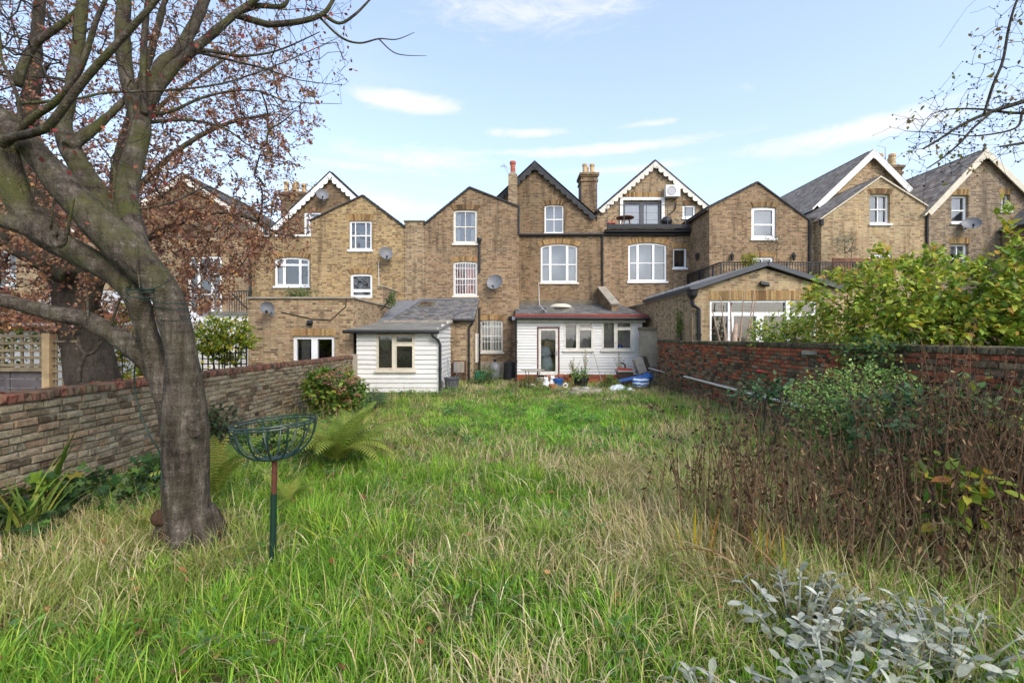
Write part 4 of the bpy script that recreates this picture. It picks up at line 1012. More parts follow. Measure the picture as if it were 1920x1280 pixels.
# ================================================================== third right house
h3_ = thing('terraced_house', (PX(1840,Y2), Y2, 0), 'brick terraced house with cream verge boards and grey dish', 'house', 'terraced houses')
s1 = window(h3_, PX(1784,Y2), PX(1816,Y2), PZ(418,Y2), PZ(366,Y2), Y2, cols=(), rows=(.47,), frame='white_plastic', fw=.09, recess=.16, back='curtain_white')
s2 = window(h3_, PX(1876,Y2), PX(1894,Y2), PZ(396,Y2), PZ(365,Y2), Y2, cols=(.5,), rows=(), frame='white_paint', fw=.07, recess=.16)
s3 = window(h3_, PX(1782,Y2), PX(1816,Y2), PZ(510,Y2), PZ(457,Y2), Y2, cols=(.5,), rows=(.5,), frame='white_plastic', fw=.09, recess=.16, back='room', curtain=[(.05,.95,.68,.98,'curtain_white')])
facade(h3_, 'wall', [(PX(1737,Y2),0),(PX(1960,Y2),0),xz(1960,402,Y2),xz(1842,287,Y2),xz(1737,397,Y2)], Y2, 9, [s1,s2,s3], 'stock_brick_grey', reveal=.2)
for (a, b, c) in ((1784,1816,366),(1876,1894,365),(1782,1816,457)): brick_arch(h3_, PX(a,Y2), PX(b,Y2), PZ(c,Y2), Y2, 0, 'voussoir', .26, .1)
gable_roof(h3_, xz(1728,407,Y2), xz(1842,286,Y2), xz(1964,406,Y2), Y2, 29, 'slate_brown', slate_sides='l', thick=.1, over=.2, edge='cream_paint')
bargeboard(h3_, xz(1733,401,Y2), xz(1842,287,Y2), Y2-.18, .17, 'cream_paint'); bargeboard(h3_, xz(1842,287,Y2), xz(1962,404,Y2), Y2-.18, .17, 'cream_paint')
pipe(h3_, [(PX(1734,Y2)+.06, Y2-.06, PZ(396,Y2)), (PX(1734,Y2)+.06, Y2-.06, 3.0)], .045)
q = MB(); q.lathe((PX(1842,Y2), Y2-.1, PZ(285,Y2)), [(.06,0),(.08,.12),(.03,.18),(.07,.26),(.02,.34)], 10); q.build('finial', 'dark_cement', h3_)
dish(PX(1808,Y2), Y2, PZ(425,Y2), .33, 'grey satellite dish below the attic sash window of the cream-verged gable', -.6, .6)
apex(h3_, xz(1842,287,Y2), Y2-.18, 'cream_paint')
# rightmost wing
Y4 = 16.5
h4_ = thing('terraced_house', (22, Y4, 0), 'low brick wing with dark slate pitch beside the cream-verged gable', 'house', 'terraced houses')
facade(h4_, 'wall', [(21.5,0),(25.9,0),(25.9,6.5),(23.7,8.3),(21.5,6.5)], Y4, 3.4, [], 'stock_brick_dark')
gable_roof(h4_, (21.4,6.45), (23.7,8.32), (26.0,6.45), Y4, 19.9, 'slate', slate_sides='l', thick=.07)
# ================================================================== white weatherboarded shed and lean-to at the left
def casement(parent, x0, x1, z0, z1, Y, mid=0.47, tr=0.76, frame='cream_paint', back='net_lace', fw=.05, curtain=None, sill=True):
    xm = x0+(x1-x0)*mid; zt = z0+(z1-z0)*tr; ya, yb = Y-.035, Y+.05
    f = MB(); f.box(x0, x0+fw, ya, yb, z0, z1); f.box(x1-fw, x1, ya, yb, z0, z1); f.box(x0+fw, x1-fw, ya+.002, yb, z0, z0+fw); f.box(x0+fw, x1-fw, ya+.002, yb, z1-fw, z1)
    f.box(xm-.045, xm+.045, ya+.004, yb, z0+fw, z1-fw); f.box(xm+.045, x1-fw, ya+.006, yb, zt-.035, zt+.035)
    o = f.build('window', frame, parent)
    for (a, b, c, d) in ((x0+fw, xm-.045, z0+fw, z1-fw), (xm+.045, x1-fw, z0+fw, zt-.035), (xm+.045, x1-fw, zt+.035, z1-fw)):
        s = MB(); w = .028
        s.box(a, a+w, ya-.012, ya+.02, c, d); s.box(b-w, b, ya-.012, ya+.02, c, d); s.box(a+w, b-w, ya-.010, ya+.02, c, c+w); s.box(a+w, b-w, ya-.010, ya+.02, d-w, d); s.build('casement_sash', frame, o)
        g = MB(); g.poly([(a+w,Y+.012,c+w),(b-w,Y+.012,c+w),(b-w,Y+.012,d-w),(a+w,Y+.012,d-w)]); g.build('pane', 'window_glass', o)
    if sill: s = MB(); s.box(x0-.05, x1+.05, Y-.10, Y-.036, z0-.07, z0-.002); s.build('sill', frame, o)
    if back: b = MB(); b.box(x0+fw, x1-fw, Y+.16, Y+.17, z0+fw, z1-fw); b.build('net_curtain', back, o)
    for (ca, cb, ct, cm, fo, tp) in (curtain or ()):
        w, h = x1-x0, z1-z0
        curtain_mesh(x0+w*ca, x0+w*cb, z0+.03, z0+h*ct, Y+.10, fo, .02, tp).build('curtain', cm, o, smooth=True)
    return (x0, x1, z0, z1)

def boards(parent, x0, x1, z0, z1, Y, holes, h=0.145, mat='white_boards'):
    """lapped weatherboards, each a board of its own, cut round the openings"""
    n = int(round((z1-z0)/h)); h = (z1-z0)/n
    for i in range(n):
        za, zb = z0+i*h, z0+(i+1)*h
        segs = [(x0, x1)]
        for (a, b, c, d) in holes:
            if zb > c+.02 and za < d-.02:
                segs = [s for (p, q) in segs for s in ((p, min(q, a)), (max(p, b), q)) if s[1]-s[0] > .03]
        for (p, q) in segs:
            dz = random.uniform(-.003, .003); t = random.uniform(.036, .046)
            m = MB(); v = [m.vert(w) for w in ((p,Y-t,za+dz),(q,Y-t,za-dz),(q,Y-.006,zb+.012),(p,Y-.006,zb+.012),(p,Y+.01,za),(q,Y+.01,za),(q,Y+.01,zb),(p,Y+.01,zb))]
            m.f += [[v[0],v[1],v[2],v[3]],[v[0],v[4],v[5],v[1]],[v[0],v[3],v[7],v[4]],[v[1],v[5],v[6],v[2]],[v[3],v[2],v[6],v[7]]]
            m.build('weatherboard', mat, parent, fix=False)

def boards_side(parent, X, sgn, y0, y1, z0, ztop, h=0.145, mat='white_boards'):
    n = int(ztop(y1)/h)+1
    for i in range(n):
        za, zb = z0+i*h, z0+(i+1)*h
        if za > ztop(y1)-.02: break
        ys = y0
        if zb > ztop(y0):   # clipped by the sloping roof
            ys = y0+(y1-y0)*min(.97, max(0, (za-ztop(y0))/(ztop(y1)-ztop(y0)+1e-6)))
        t = random.uniform(.036, .046)*sgn
        m = MB(); v = [m.vert(w) for w in ((X+t,ys,za),(X+t,y1,za),(X+.006*sgn,y1,zb+.012),(X+.006*sgn,ys,zb+.012),(X-.01*sgn,ys,za),(X-.01*sgn,y1,za),(X-.01*sgn,y1,zb),(X-.01*sgn,ys,zb))]
        m.f += [[v[0],v[1],v[2],v[3]],[v[0],v[4],v[5],v[1]],[v[0],v[3],v[7],v[4]],[v[1],v[5],v[6],v[2]],[v[3],v[2],v[6],v[7]]]
        m.build('weatherboard', mat, parent, fix=False)

YS, YSB = 14.4, 17.3
sx0, sx1 = -4.93, -2.37
ZS0, ZS1 = PZ(622,YS), 2.30
sh = thing('weatherboard_shed', (sx0, YS, 0), 'white weatherboarded shed with grey felt roof and cream casement window', 'shed')
hs = casement(sh, PX(706,YS), PX(778,YS), PZ(694,YS), PZ(626,YS), YS, .47, .72)
q = MB()
q.box(sx0, PX(706,YS), YS+.012, YS+.06, 0, ZS0); q.box(PX(778,YS), sx1-.012, YS+.012, YS+.06, 0, ZS0); q.box(PX(706,YS), PX(778,YS), YS+.012, YS+.06, 0, PZ(694,YS)); q.box(sx1-.06, sx1-.012, YS+.06, YSB, 0, ZS0)
q.prism([(0,0),(0,0.001),(0.001,0)], 0, 0.001)
q.build('frame_wall', 'wood_old', sh)
boards(sh, sx0, sx1, .06, ZS0+.02, YS, [hs])
boards_side(sh, sx1, 1, YS, YSB, .06, lambda y: ZS0+.02+(ZS1-ZS0)*(y-YS)/(YSB-YS))
q = MB(); q.box(sx1+.005, sx1+.045, YS-.045, YS-.002, .02, ZS0+.02); q.build('corner_board', 'white_paint', sh)
q = MB(); v = [(sx0-.25,YS-.18,ZS0+.03),(sx1+.12,YS-.18,ZS0+.03),(sx1+.12,YSB,ZS1+.03),(sx0-.25,YSB,ZS1+.03)]
a = [q.vert(p) for p in v]; b = [q.vert((p[0],p[1],p[2]+.05)) for p in v]
q.f += [a[::-1], b] + [[a[k],a[(k+1)%4],b[(k+1)%4],b[k]] for k in range(4)]; q.build('roof', 'felt_roof', sh)
q = MB(); q.tube([(sx0-.35,YS-.24,ZS0+.005),(sx1+.08,YS-.24,ZS0-.01)], .06, 10); q.build('gutter', 'black_paint', sh)
pipe(sh, [(sx1-.12,YS-.24,ZS0-.02),(sx1-.11,YS-.22,ZS0-.14),(sx1+.04,YS-.12,ZS0-.26),(sx1+.10,YS-.09,ZS0-.40),(sx1+.10,YS-.09,.03)], .045)
q = MB(); q.box(sx1-.4, sx1+.1, YSB-.05, YSB-.01, ZS1+.06, ZS1+.16); q.box(sx0, sx1-.41, YSB-.05, YSB-.01, ZS1+.06, ZS1+.13); q.build('upstand', 'cement', sh)

# brick lean-to with slate roof against the middle house
YB_ = 17.8
lt = thing('slate_lean_to', (-2.0, YB_, 0), 'brick lean-to with grey slate roof between shed and barred window', 'extension')
ZT_, slope = 3.48, .365
zr = lambda y: ZT_ - slope*(20.38-y)
bx0, bx1 = -2.41, -1.51
m = MB(); m.box(bx0, bx1, YB_, 20.36, 0, zr(YB_)-.05); m.build('wall', 'stock_brick', lt)
side_facade(lt, 'gable_cheek', [(YB_,zr(YB_)-.05),(20.36,zr(YB_)-.05),(20.36,zr(20.36)-.04),(YB_,zr(YB_)-.04)], bx1-.22, .215, 'stock_brick')
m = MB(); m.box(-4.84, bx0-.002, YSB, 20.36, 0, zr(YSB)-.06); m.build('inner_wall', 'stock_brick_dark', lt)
m = MB()
def sheet(m, pts, th):
    a = [m.vert((x,y,zr(y)-th)) for x,y in pts]; b = [m.vert((x,y,zr(y))) for x,y in pts]; n = len(pts)
    m.f += [a[::-1], b] + [[a[k],a[(k+1)%n],b[(k+1)%n],b[k]] for k in range(n)]
sheet(m, [(-4.88,YSB-.02),(-2.38,YSB-.02),(-2.38,YB_-.12),(-1.46,YB_-.12),(-1.46,20.37),(-4.1,20.37)], .05); ro = m.build('roof', 'dark_board', lt)
up = .006
slates(ro, (-4.86,YSB-.02,zr(YSB-.02)+up), (-2.38,YSB-.02,zr(YSB-.02)+up), (-1.95,20.3,zr(20.3)+up), (-4.1,20.3,zr(20.3)+up), 'slate', .24, .17)
slates(ro, (-2.30,YB_-.12,zr(YB_-.12)+up+.004), (-1.46,YB_-.12,zr(YB_-.12)+up+.004), (-1.46,20.3,zr(20.3)+up+.004), (-1.98,20.3,zr(20.3)+up+.004), 'slate', .24, .17)
q = MB(); q.bar((-4.85,YSB,zr(YSB)+.04), (-4.1,20.36,zr(20.36)+.04), .22, .03); q.bar((-4.1,20.34,zr(20.3)+.05), (-1.5,20.34,zr(20.3)+.05), .12, .06); q.build('flashing', 'lead', ro)
sk = MB(); c = Vector((PX(802,19.8),19.5,zr(19.5)+.05)); ex = Vector((.32,0,0)); ey = Vector((0,.26,.26*slope)); ez = Vector((0,-.02,.05))
sk.obox(c, ex, ey, ez); so = sk.build('skylight_frame', 'dark_cement', ro); sk = MB(); sk.obox(c+ez*1.02, ex*.82, ey*.82, ez*.06); sk.build('pane', 'skylight_glass', so)
q = MB(); q.tube([(-2.36,YB_-.18,zr(YB_)-.07),(-1.45,YB_-.18,zr(YB_)-.09)], .055, 8); q.build('gutter', 'black_paint', lt)
pipe(lt, [(-1.55,YB_-.18,zr(YB_)-.1),(-1.56,YB_-.15,zr(YB_)-.22),(-1.68,YB_-.07,zr(YB_)-.34),(-1.68,YB_-.07,.03)], .04)
q = MB(); q.box(bx1+.002, bx1+.07, YB_+.9, YB_+1.7, .75, 1.95); q.build('side_window', 'old_white', lt)
q = MB()   # lead valley between slate edge and neighbour's wall
q.poly([(-5.13,YSB-.2,zr(YSB)-.04),(-4.80,YSB-.2,zr(YSB)-.04),(-4.05,20.37,zr(20.36)-.02),(-5.13,20.37,zr(20.36)-.02)]); q.build('valley', 'lead', lt, fix=False)

# ================================================================== white weatherboarded rear extension
YE = 18.3
we2 = thing('weatherboard_extension', (PX(968,YE), YE, 0), 'white weatherboarded extension with maroon-framed glass door and red felt eaves', 'extension')
ex0, ex1 = PX(969,YE), PX(1204,YE); ZE, ZPL = PZ(600,YE), .30
door = (PX(1007,YE), PX(1049,YE), .0, PZ(613,YE))
w1 = casement(we2, PX(1057,YE), PX(1112,YE), PZ(656,YE), PZ(602,YE), YE, .48, .74, 'old_white', None, .05, [(.03,.46,.78,'curtain_grey',7,.35),(.5,.97,.72,'curtain_grey',6,.0)])
w2 = casement(we2, PX(1128,YE), PX(1185,YE), PZ(656,YE), PZ(602,YE), YE, .46, .74, 'old_white', None, .05, [(.03,.44,.97,'curtain_grey',6,.1),(.5,.97,.97,'curtain_grey',5,.0)])
boards(we2, ex0, ex1, ZPL, ZE, YE, [door, w1, w2], .118)
m = MB(); m.box(ex0, door[0], YE-.05, YE+.06, 0, ZPL-.003); m.box(door[1], ex1, YE-.05, YE+.06, 0, ZPL-.003); m.build('plinth', 'red_brick', we2)
m = MB()
for (a, b, c, d) in ((ex0,door[0],ZPL,ZE),(door[1],w1[0],ZPL,ZE),(w1[1],w2[0],ZPL,ZE),(w2[1],ex1,ZPL,ZE),(w1[0],w1[1],ZPL,w1[2]),(w2[0],w2[1],ZPL,w2[2]),(door[0],door[1],door[3],ZE)):
    m.box(a+.001, b-.001, YE+.012, YE+.06, c, d)
m.box(ex0, ex0+.06, YE+.06, 22.6, 0, ZE); m.box(ex1-.06, ex1, YE+.06, 22.6, 0, ZE); m.build('frame_wall', 'white_paint', we2)
d0, d1, dz = door[0], door[1], door[3]
m = MB(); m.box(d0, d0+.055, YE-.04, YE+.06, .02, dz); m.box(d1-.055, d1, YE-.04, YE+.06, .02, dz); m.box(d0+.055, d1-.055, YE-.038, YE+.06, dz-.05, dz); m.build('door_frame', 'maroon_paint', we2)
a, b, z0_, z1_ = d0+.058, d1-.058, ZPL-.02, dz-.053
m = MB(); m.box(a, a+.10, YE-.02, YE+.03, z0_, z1_); m.box(b-.10, b, YE-.02, YE+.03, z0_, z1_); m.box(a+.10, b-.10, YE-.018, YE+.03, z0_, z0_+.14); m.box(a+.10, b-.10, YE-.018, YE+.03, z1_-.09, z1_); do = m.build('door', 'old_white', we2)
m = MB(); m.poly([(a+.10,YE+.01,z0_+.14),(b-.10,YE+.01,z0_+.14),(b-.10,YE+.01,z1_-.09),(a+.10,YE+.01,z1_-.09)]); m.build('pane', 'window_glass', do)
m = MB(); m.bar((b-.05,YE-.06,1.15),(b-.17,YE-.06,1.15),.02); m.box(b-.07,b-.03,YE-.028,YE-.021,1.05,1.25); m.build('handle', 'grey_metal', do)
m = MB(); m.box(d0-.05, d1+.05, YE-.35, YE-.01, .0, .2); m.build('step', 'cement', we2)
m = MB(); m.box(ex0-.02, ex1+.1, YE-.13, YE-.10, ZE-.09, ZE+.03); m.build('fascia', 'old_white', we2)
ER = lambda y: 2.66 + (3.42-2.66)*(y-18.1)/(22.66-18.1)
m = MB(); pts = [(ex0-.06,18.08),(ex1+.18,18.08),(ex1+.18,22.64),(ex0-.06,22.64)]
a4_ = [m.vert((x,y,ER(y)-.09)) for x,y in pts]; b4_ = [m.vert((x,y,ER(y))) for x,y in pts]; m.f += [a4_[::-1], b4_]+[[a4_[k],a4_[(k+1)%4],b4_[(k+1)%4],b4_[k]] for k in range(4)]
ro = m.build('roof', 'dark_board', we2)
m = MB(); m.poly([(ex0-.07,18.04,ER(18.04)-.085),(ex1+.2,18.04,ER(18.04)-.085),(ex1+.2,18.04,ER(18.04)+.012),(ex0-.07,18.04,ER(18.04)+.012)]); m.poly([(ex0-.07,18.04,ER(18.04)+.012),(ex1+.2,18.04,ER(18.04)+.012),(ex1+.2,20.2,ER(20.2)+.012),(ex1-1.2,18.75,ER(18.75)+.012),(ex0-.07,18.6,ER(18.6)+.012)]); m.build('felt_edge', 'red_felt', ro)
slates(ro, (ex0-.05,18.5,ER(18.5)+.008), (ex1+.1,18.5,ER(18.5)+.008), (ex1+.1,22.6,ER(22.6)+.008), (ex0-.05,22.6,ER(22.6)+.008), 'slate', .25, .18)
# felt lies over the first slates
m = MB(); m.tube([(ex0-.08,18.0,2.56),(ex1+.22,18.0,2.54)], .06, 10); m.build('gutter', 'black_paint', we2)
pipe(we2, [(ex0-.03,18.0,2.53),(ex0-.03,18.14,2.4),(ex0-.03,18.2,.05)], .042)
c = Vector((PX(1050,19.3), 19.6, ER(19.6)))
m = MB(); m.box(c.x-.62, c.x+.62, 19.2, 20.4, c.z-.1, c.z+.16); so = m.build('skylight_frame', 'felt_roof', ro)
m = MB(); m.lathe((c.x+.05, 19.55, c.z+.15), [(.50,0),(.49,.05),(.40,.12),(.25,.17),(.02,.19)], 20); m.build('skylight_dome', 'cream_paint', so, smooth=True)
m = MB(); m.tube([P3(1010,530,YM-.04), P3(1011,566,YM-.06), P3(1012,572,20.5), P3(1024,584,18.4)], .014, 5); m.build('cable', 'white_plastic', we2)
e = thing('security_lamp', (PX(962,YO), YO, PZ(597,YO)), 'white and black security lamp on the brick beside the barred window', 'lamp')
m = MB(); m.box(PX(960,YO), PX(967,YO), YO-.14, YO-.002, PZ(600,YO), PZ(594,YO)); m.build('case', 'white_plastic', e); m = MB(); m.lathe((PX(957,YO), YO-.1, PZ(602,YO)), [(.07,0),(.09,.1),(.09,.18),(.04,.22)], 10); m.build('lamp_head', 'black_plastic', e)

# bags and box seen through the glass door, a blue thing on a window ledge
def lump(name, c, r, mat, parent=None, seed=0, amp=.25, n=3.0):
    rr = random.Random(seed); ph = [rr.uniform(0, 6.28) for _ in range(9)]
    m = MB(); NL, NM = 12, 18; rings = []
    for i in range(NL+1):
        th = math.pi*i/NL; ring = []
        for k in range(NM):
            fi = 2*math.pi*k/NM
            d = Vector((math.sin(th)*math.cos(fi), math.sin(th)*math.sin(fi), math.cos(th)))
            s = 1+amp*(.5*math.sin(n*fi+ph[0]+2*d.z)+.35*math.sin(n*1.9*fi+ph[1]-3*d.z)+.4*math.sin(3.1*d.z*2+ph[2])+.2*math.sin(5*fi+ph[3]+4*d.z))
            ring.append(m.vert((c[0]+d.x*r[0]*s, c[1]+d.y*r[1]*s, c[2]+d.z*r[2]*s)))
        rings.append(ring)
    for a, b in zip(rings, rings[1:]):
        for k in range(NM): m.f.append([a[k], b[k], b[(k+1)%NM], a[(k+1)%NM]])
    return m.build(name, mat, parent, smooth=True)
xd = (d0+d1)/2
tag(lump('plastic_sack', (xd-.04, YE+.45, .62), (.30,.28,.36), 'pale_plastic', None, 3), 'pale crumpled plastic sack at the bottom of the glass door', 'bag')
tag(lump('plastic_sack', (xd-.13, YE+.5, 1.12), (.26,.26,.26), 'pale_plastic', None, 4), 'pale plastic sack heaped on another sack inside the glass door', 'bag')
m = MB(); m.obox((xd+.10, YE+.75, 1.42), (.22,.02,-.05), (0,.18,0), (.05,0,.20)); tag(m.build('cardboard_box', 'timber_pale'), 'tilted brown cardboard box behind the sacks inside the glass door', 'box')
m = MB(); m.lathe((PX(1160,YE+.3), YE+.14, PZ(655,YE)), [(.10,0),(.14,.05),(.13,.16),(.08,.2)], 12); tag(m.build('blue_bowl', 'blue_plastic'), 'blue plastic bowl on the window ledge inside the extension', 'bowl')

# rendered pier at the end of the extension
rp = thing('rendered_pier', (5.2, 17.4, 0), 'cement-rendered pier between white extension and garden wall', 'pier')
m = MB(); m.box(PX(1202,17.4), PX(1236,17.4), 17.4, 17.7, 0, PZ(619,17.4)); m.build('shaft', 'cement', rp)
m = MB(); m.box(PX(1200,17.4), PX(1249,17.4), 17.36, 17.72, PZ(618.9,17.4), PZ(613,17.4)); m.build('coping', 'dark_cement', rp)
m = MB(); m.box(PX(1236.2,17.4), PX(1249,17.4), 17.41, 17.7, 0, PZ(619,17.4)); m.build('brick_edge', 'stock_brick_dark', rp)

# ================================================================== garden walls, brick by brick
def brick_variant(seed):
    rr = random.Random(seed); m = MB(); b = .07
    X = (-.5, -.5+b, .5-b, .5)
    pts = []
    for y, ins in ((-.5, .0), (.5, .0)):
        pass
    # an irregular worn block: front face inset, eight corners pulled about
    j = lambda s: rr.uniform(-s, s)
    f = [(-.5+.045+j(.02), -.5+j(.06), -.5+.11+j(.05)), (.5-.045+j(.02), -.5+j(.06), -.5+.11+j(.05)), (.5-.045+j(.02), -.5+j(.06), .5-.11+j(.05)), (-.5+.045+j(.02), -.5+j(.06), .5-.11+j(.05))]
    e = [(-.5+j(.008), -.34+j(.05), -.5+j(.02)), (.5+j(.008), -.34+j(.05), -.5+j(.02)), (.5+j(.008), -.34+j(.05), .5+j(.02)), (-.5+j(.008), -.34+j(.05), .5+j(.02))]
    c = [(-.5, .5, -.5), (.5, .5, -.5), (.5, .5, .5), (-.5, .5, .5)]
    mid = (j(.1), -.5+j(.05), j(.1))
    i = [m.vert(p) for p in f+e+c+[mid]]
    for k in range(4):
        n = (k+1) % 4
        m.f += [[i[12], i[k], i[n]], [i[k], i[4+k], i[4+n], i[n]], [i[4+k], i[8+k], i[8+n], i[4+n]]]
    m.f.append([i[8], i[11], i[10], i[9]])
    return m
BV = [brick_variant(s) for s in range(8)]
BVM = {}
def bv_mesh(k, mat):
    if (k, mat) not in BVM:
        me = BV[k].mesh('brick')
        import bmesh
        bm = bmesh.new(); bm.from_mesh(me); bmesh.ops.recalc_face_normals(bm, faces=bm.faces); bm.to_mesh(me); bm.free()
        me.materials.append(MAT[mat]); BVM[(k, mat)] = me
    return BVM[(k, mat)]

def garden_wall(parent, X, sgn, y0, y1, ztop, near, wob, pick, colour, coping_mat, seed, z_near=0.0, mortar='wall_mortar', cop=0.105):
    """sgn +1: face looks towards +X.  near(y, z): a brick close enough to be its own object."""
    rr = random.Random(seed); T = .20; ch = .0765
    wobble = lambda y: wob*(math.sin(y*.9+seed)+.5*math.sin(y*2.3))
    zw = ztop - cop
    n = int(zw/ch); ch = zw/n
    far = {}
    count = 0
    def place(name, mat, c, L, D, Hh, roll, k):
        nonlocal count
        # local x of the brick runs along Y, local y is the depth (front at -0.5), z up
        ang = math.pi/2 if sgn > 0 else -math.pi/2
        M = Matrix.Translation(c) @ Matrix.Rotation(ang + rr.uniform(-.012, .012), 4, 'Z') @ Matrix.Rotation(roll, 4, 'Y') @ Matrix.Diagonal((L, D, Hh, 1))
        if near(c[1], c[2]) and count < 300 and name == 'brick' or (name == 'coping_brick' and 3.8 < c[1] < 12.5):
            if name == 'brick': count += 1
            o = bpy.data.objects.new(name, bv_mesh(k, mat)); COL.objects.link(o); o.parent = parent
            o.matrix_local = Matrix.Translation(-wpos(parent)) @ M
        else:
            fm = far.setdefault((name, mat), MB()); fm.cr = rr.random()
            b0 = len(fm.v)
            for v in BV[k].v: fm.vert(M @ Vector(v))
            for f in BV[k].f: fm.f.append([b0+q for q in f])
    for i in range(n):
        z = ch*(i+.5); y = y0 - rr.random()*.2
        while y < y1:
            L = rr.choice((.225,.225,.225,.2,.16)) if rr.random() < pick else .108
            L *= rr.uniform(.97, 1.03)
            yy = y+L/2
            if yy-L/2 > y0-.3 and yy < y1+.02:
                dep = rr.uniform(-.010, .012) - (.020 if rr.random() < .10 else 0)
                zz = z + .012*math.sin(yy*.55+seed)*min(1, z)
                c = Vector((X + wobble(yy) - sgn*(.05-dep), yy, zz))
                if rr.random() > .006: place('brick', colour(rr, i, n, yy), c, L-.011, .10, ch-rr.uniform(.007, .016), rr.uniform(-.02, .02), rr.randrange(8))
            y += L
    y = y0
    while y < y1:      # coping of bricks on edge
        w = .075*rr.uniform(.97, 1.05)
        c = Vector((X + wobble(y) - sgn*.105 + rr.uniform(-.008, .008), y+w/2, zw+cop/2+rr.uniform(-.004, .004)))
        place('coping_brick', coping_mat, c, w-.010, .23, cop-.006, rr.uniform(-.03, .03), rr.randrange(8))
        y += w
    m = MB(); ny = 60
    for s in range(ny):
        ya, yb = y0+(y1-y0)*s/ny, y0+(y1-y0)*(s+1)/ny
        xa = X+wobble(ya)-sgn*.022; xb = X+wobble(yb)-sgn*.022
        m.poly([(xa,ya,0),(xb,yb,0),(xb,yb,zw),(xa,ya,zw)]); m.poly([(xa-sgn*.165,ya,0),(xb-sgn*.165,yb,0),(xb-sgn*.165,yb,zw),(xa-sgn*.165,ya,zw)]); m.poly([(xa,ya,zw),(xb,yb,zw),(xb-sgn*.165,yb,zw),(xa-sgn*.165,ya,zw)])
        m.poly([(xa-sgn*.01,ya,zw),(xb-sgn*.01,yb,zw),(xb-sgn*.01,yb,ztop-.02),(xa-sgn*.01,ya,ztop-.02)]); m.poly([(xa-sgn*.01,ya,ztop-.02),(xb-sgn*.01,yb,ztop-.02),(xb-sgn*.15,yb,ztop-.02),(xa-sgn*.15,ya,ztop-.02)])
    for yy in (y0, y1): m.poly([(X-sgn*.022+wobble(yy),yy,0),(X-sgn*.187+wobble(yy),yy,0),(X-sgn*.187+wobble(yy),yy,zw),(X-sgn*.022+wobble(yy),yy,zw)])
    m.build('mortar', mortar, parent, fix=False)
    for (name, mat), fm in far.items():
        fm.build(name+'work' if name == 'brick' else 'coping', mat, parent, kind='stuff')

wl_ = thing('garden_wall', (-5.0, 8, 0), 'low weathered yellow-grey brick garden wall with brick-on-edge coping', 'wall')
garden_wall(wl_, -5.0, 1, 1.6, 14.30, 1.235, lambda y, z: 4.1 < y < 9.2, .02, .72, lambda rr, i, n, y: 'wall_brick' if rr.random() < .93 else 'brown_brick', 'coping_brick', 3)
wr_ = thing('garden_wall', (5.35, 9, 0), 'taller garden wall of red and dark bricks with mossy coping', 'wall')
def rcol(rr, i, n, y):
    f = i/n
    p = .62 if f > .72 else (.40 if f > .45 else .22)
    if i % 5 == 2: p *= .4
    if i % 7 == 5: p = min(.9, p*1.7)
    return 'red_brick' if rr.random() < p else 'brown_brick'
garden_wall(wr_, 5.35, -1, 2.2, 16.7, 1.70, lambda y, z: 5.6 < y < 10.5 and z > .75, .015, .68, rcol, 'moss_brick', 5, mortar='dark_mortar')
m = MB(); m.tube([(5.28,13.9,.60),(5.28,11.6,.57),(5.28,9.4,.545),(5.28,8.0,.54)], .03, 8); tag(m.build('white_pipe', 'old_white'), 'long white plastic pipe fixed along the red brick garden wall', 'pipe')
m = MB(); m.box(5.27, 5.335, 7.93, 8.25, 1.49, 1.56); tag(m.build('wall_vent', 'stone'), 'small pale ventilation slot near the top of red brick wall', 'vent')

# corner post where left wall meets the shed
m = MB(); m.box(PX(655,14.2), PX(667,14.2), 14.2, 14.36, 0, PZ(664,14.2)); tag(m.build('concrete_post', 'cement'), 'short concrete post at the end of the low wall beside the shed', 'post')

# ================================================================== fence and trellis beyond the left wall
YF = 6.9
fe = thing('trellis_fence', (PX(50,YF), YF, 0), 'weathered grey panel fence topped with square trellis', 'fence')
zf = lambda py: PZ(py, YF)
for k in range(-9, 2):
    m = MB(); x0 = PX(22,YF)+k*.62
    if x0 > PX(88,YF): continue
    for j in range(9): m = MB(); m.box(x0, min(x0+.60, PX(86,YF)), YF-.01-.004*(j % 2), YF+.01, zf(692)-.14*(j+1), zf(692)-.14*j-.006); m.build('fence_board', 'fence_panel', fe)
for k in range(5): m = MB(); m.box(PX(-560,YF), PX(86,YF), YF-.035, YF-.015, zf(630+k*13.5)-.02, zf(630+k*13.5)+.02); m.build('trellis_slat', 'wood_old', fe)
for k in range(35): x = PX(78-18*k,YF); m = MB(); m.box(x-.02, x+.02, YF-.012, YF+.006, zf(692), zf(627)); m.build('trellis_slat', 'wood_old', fe)
m = MB(); m.box(PX(-560,YF), PX(86,YF), YF-.06, YF+.01, zf(692)-.03, zf(692)+.03); m.build('rail', 'wood_old', fe)
m = MB(); m.box(PX(87,YF), PX(101,YF), YF-.07, YF+.05, 0, zf(624)); m.build('post', 'timber_pale', fe)
m = MB(); m.box(PX(85,YF), PX(103,YF), YF-.08, YF+.06, zf(624)+.002, zf(620)); m.build('post_cap', 'black_plastic', fe)
t2 = thing('garden_trellis', (PX(120,7.1), 7.1, 0), 'square wooden trellis panel between fence post and dark trunk', 'trellis')
for k in range(7): m = MB(); m.box(PX(101,YF), PX(148,YF), YF-.03, YF-.012, zf(640+k*14)-.015, zf(640+k*14)+.015); m.build('trellis_slat', 'wood_old', t2)
for k in range(4): x = PX(106+13*k,YF); m = MB(); m.box(x-.015, x+.015, YF-.010, YF+.006, zf(728), zf(637)); m.build('trellis_slat', 'wood_old', t2)
t3 = thing('garden_trellis', (PX(420,11.2), 11.2, 0), 'dark trellis panel in front of the yellow hedge by the brick extension', 'trellis')
Y5 = 11.2
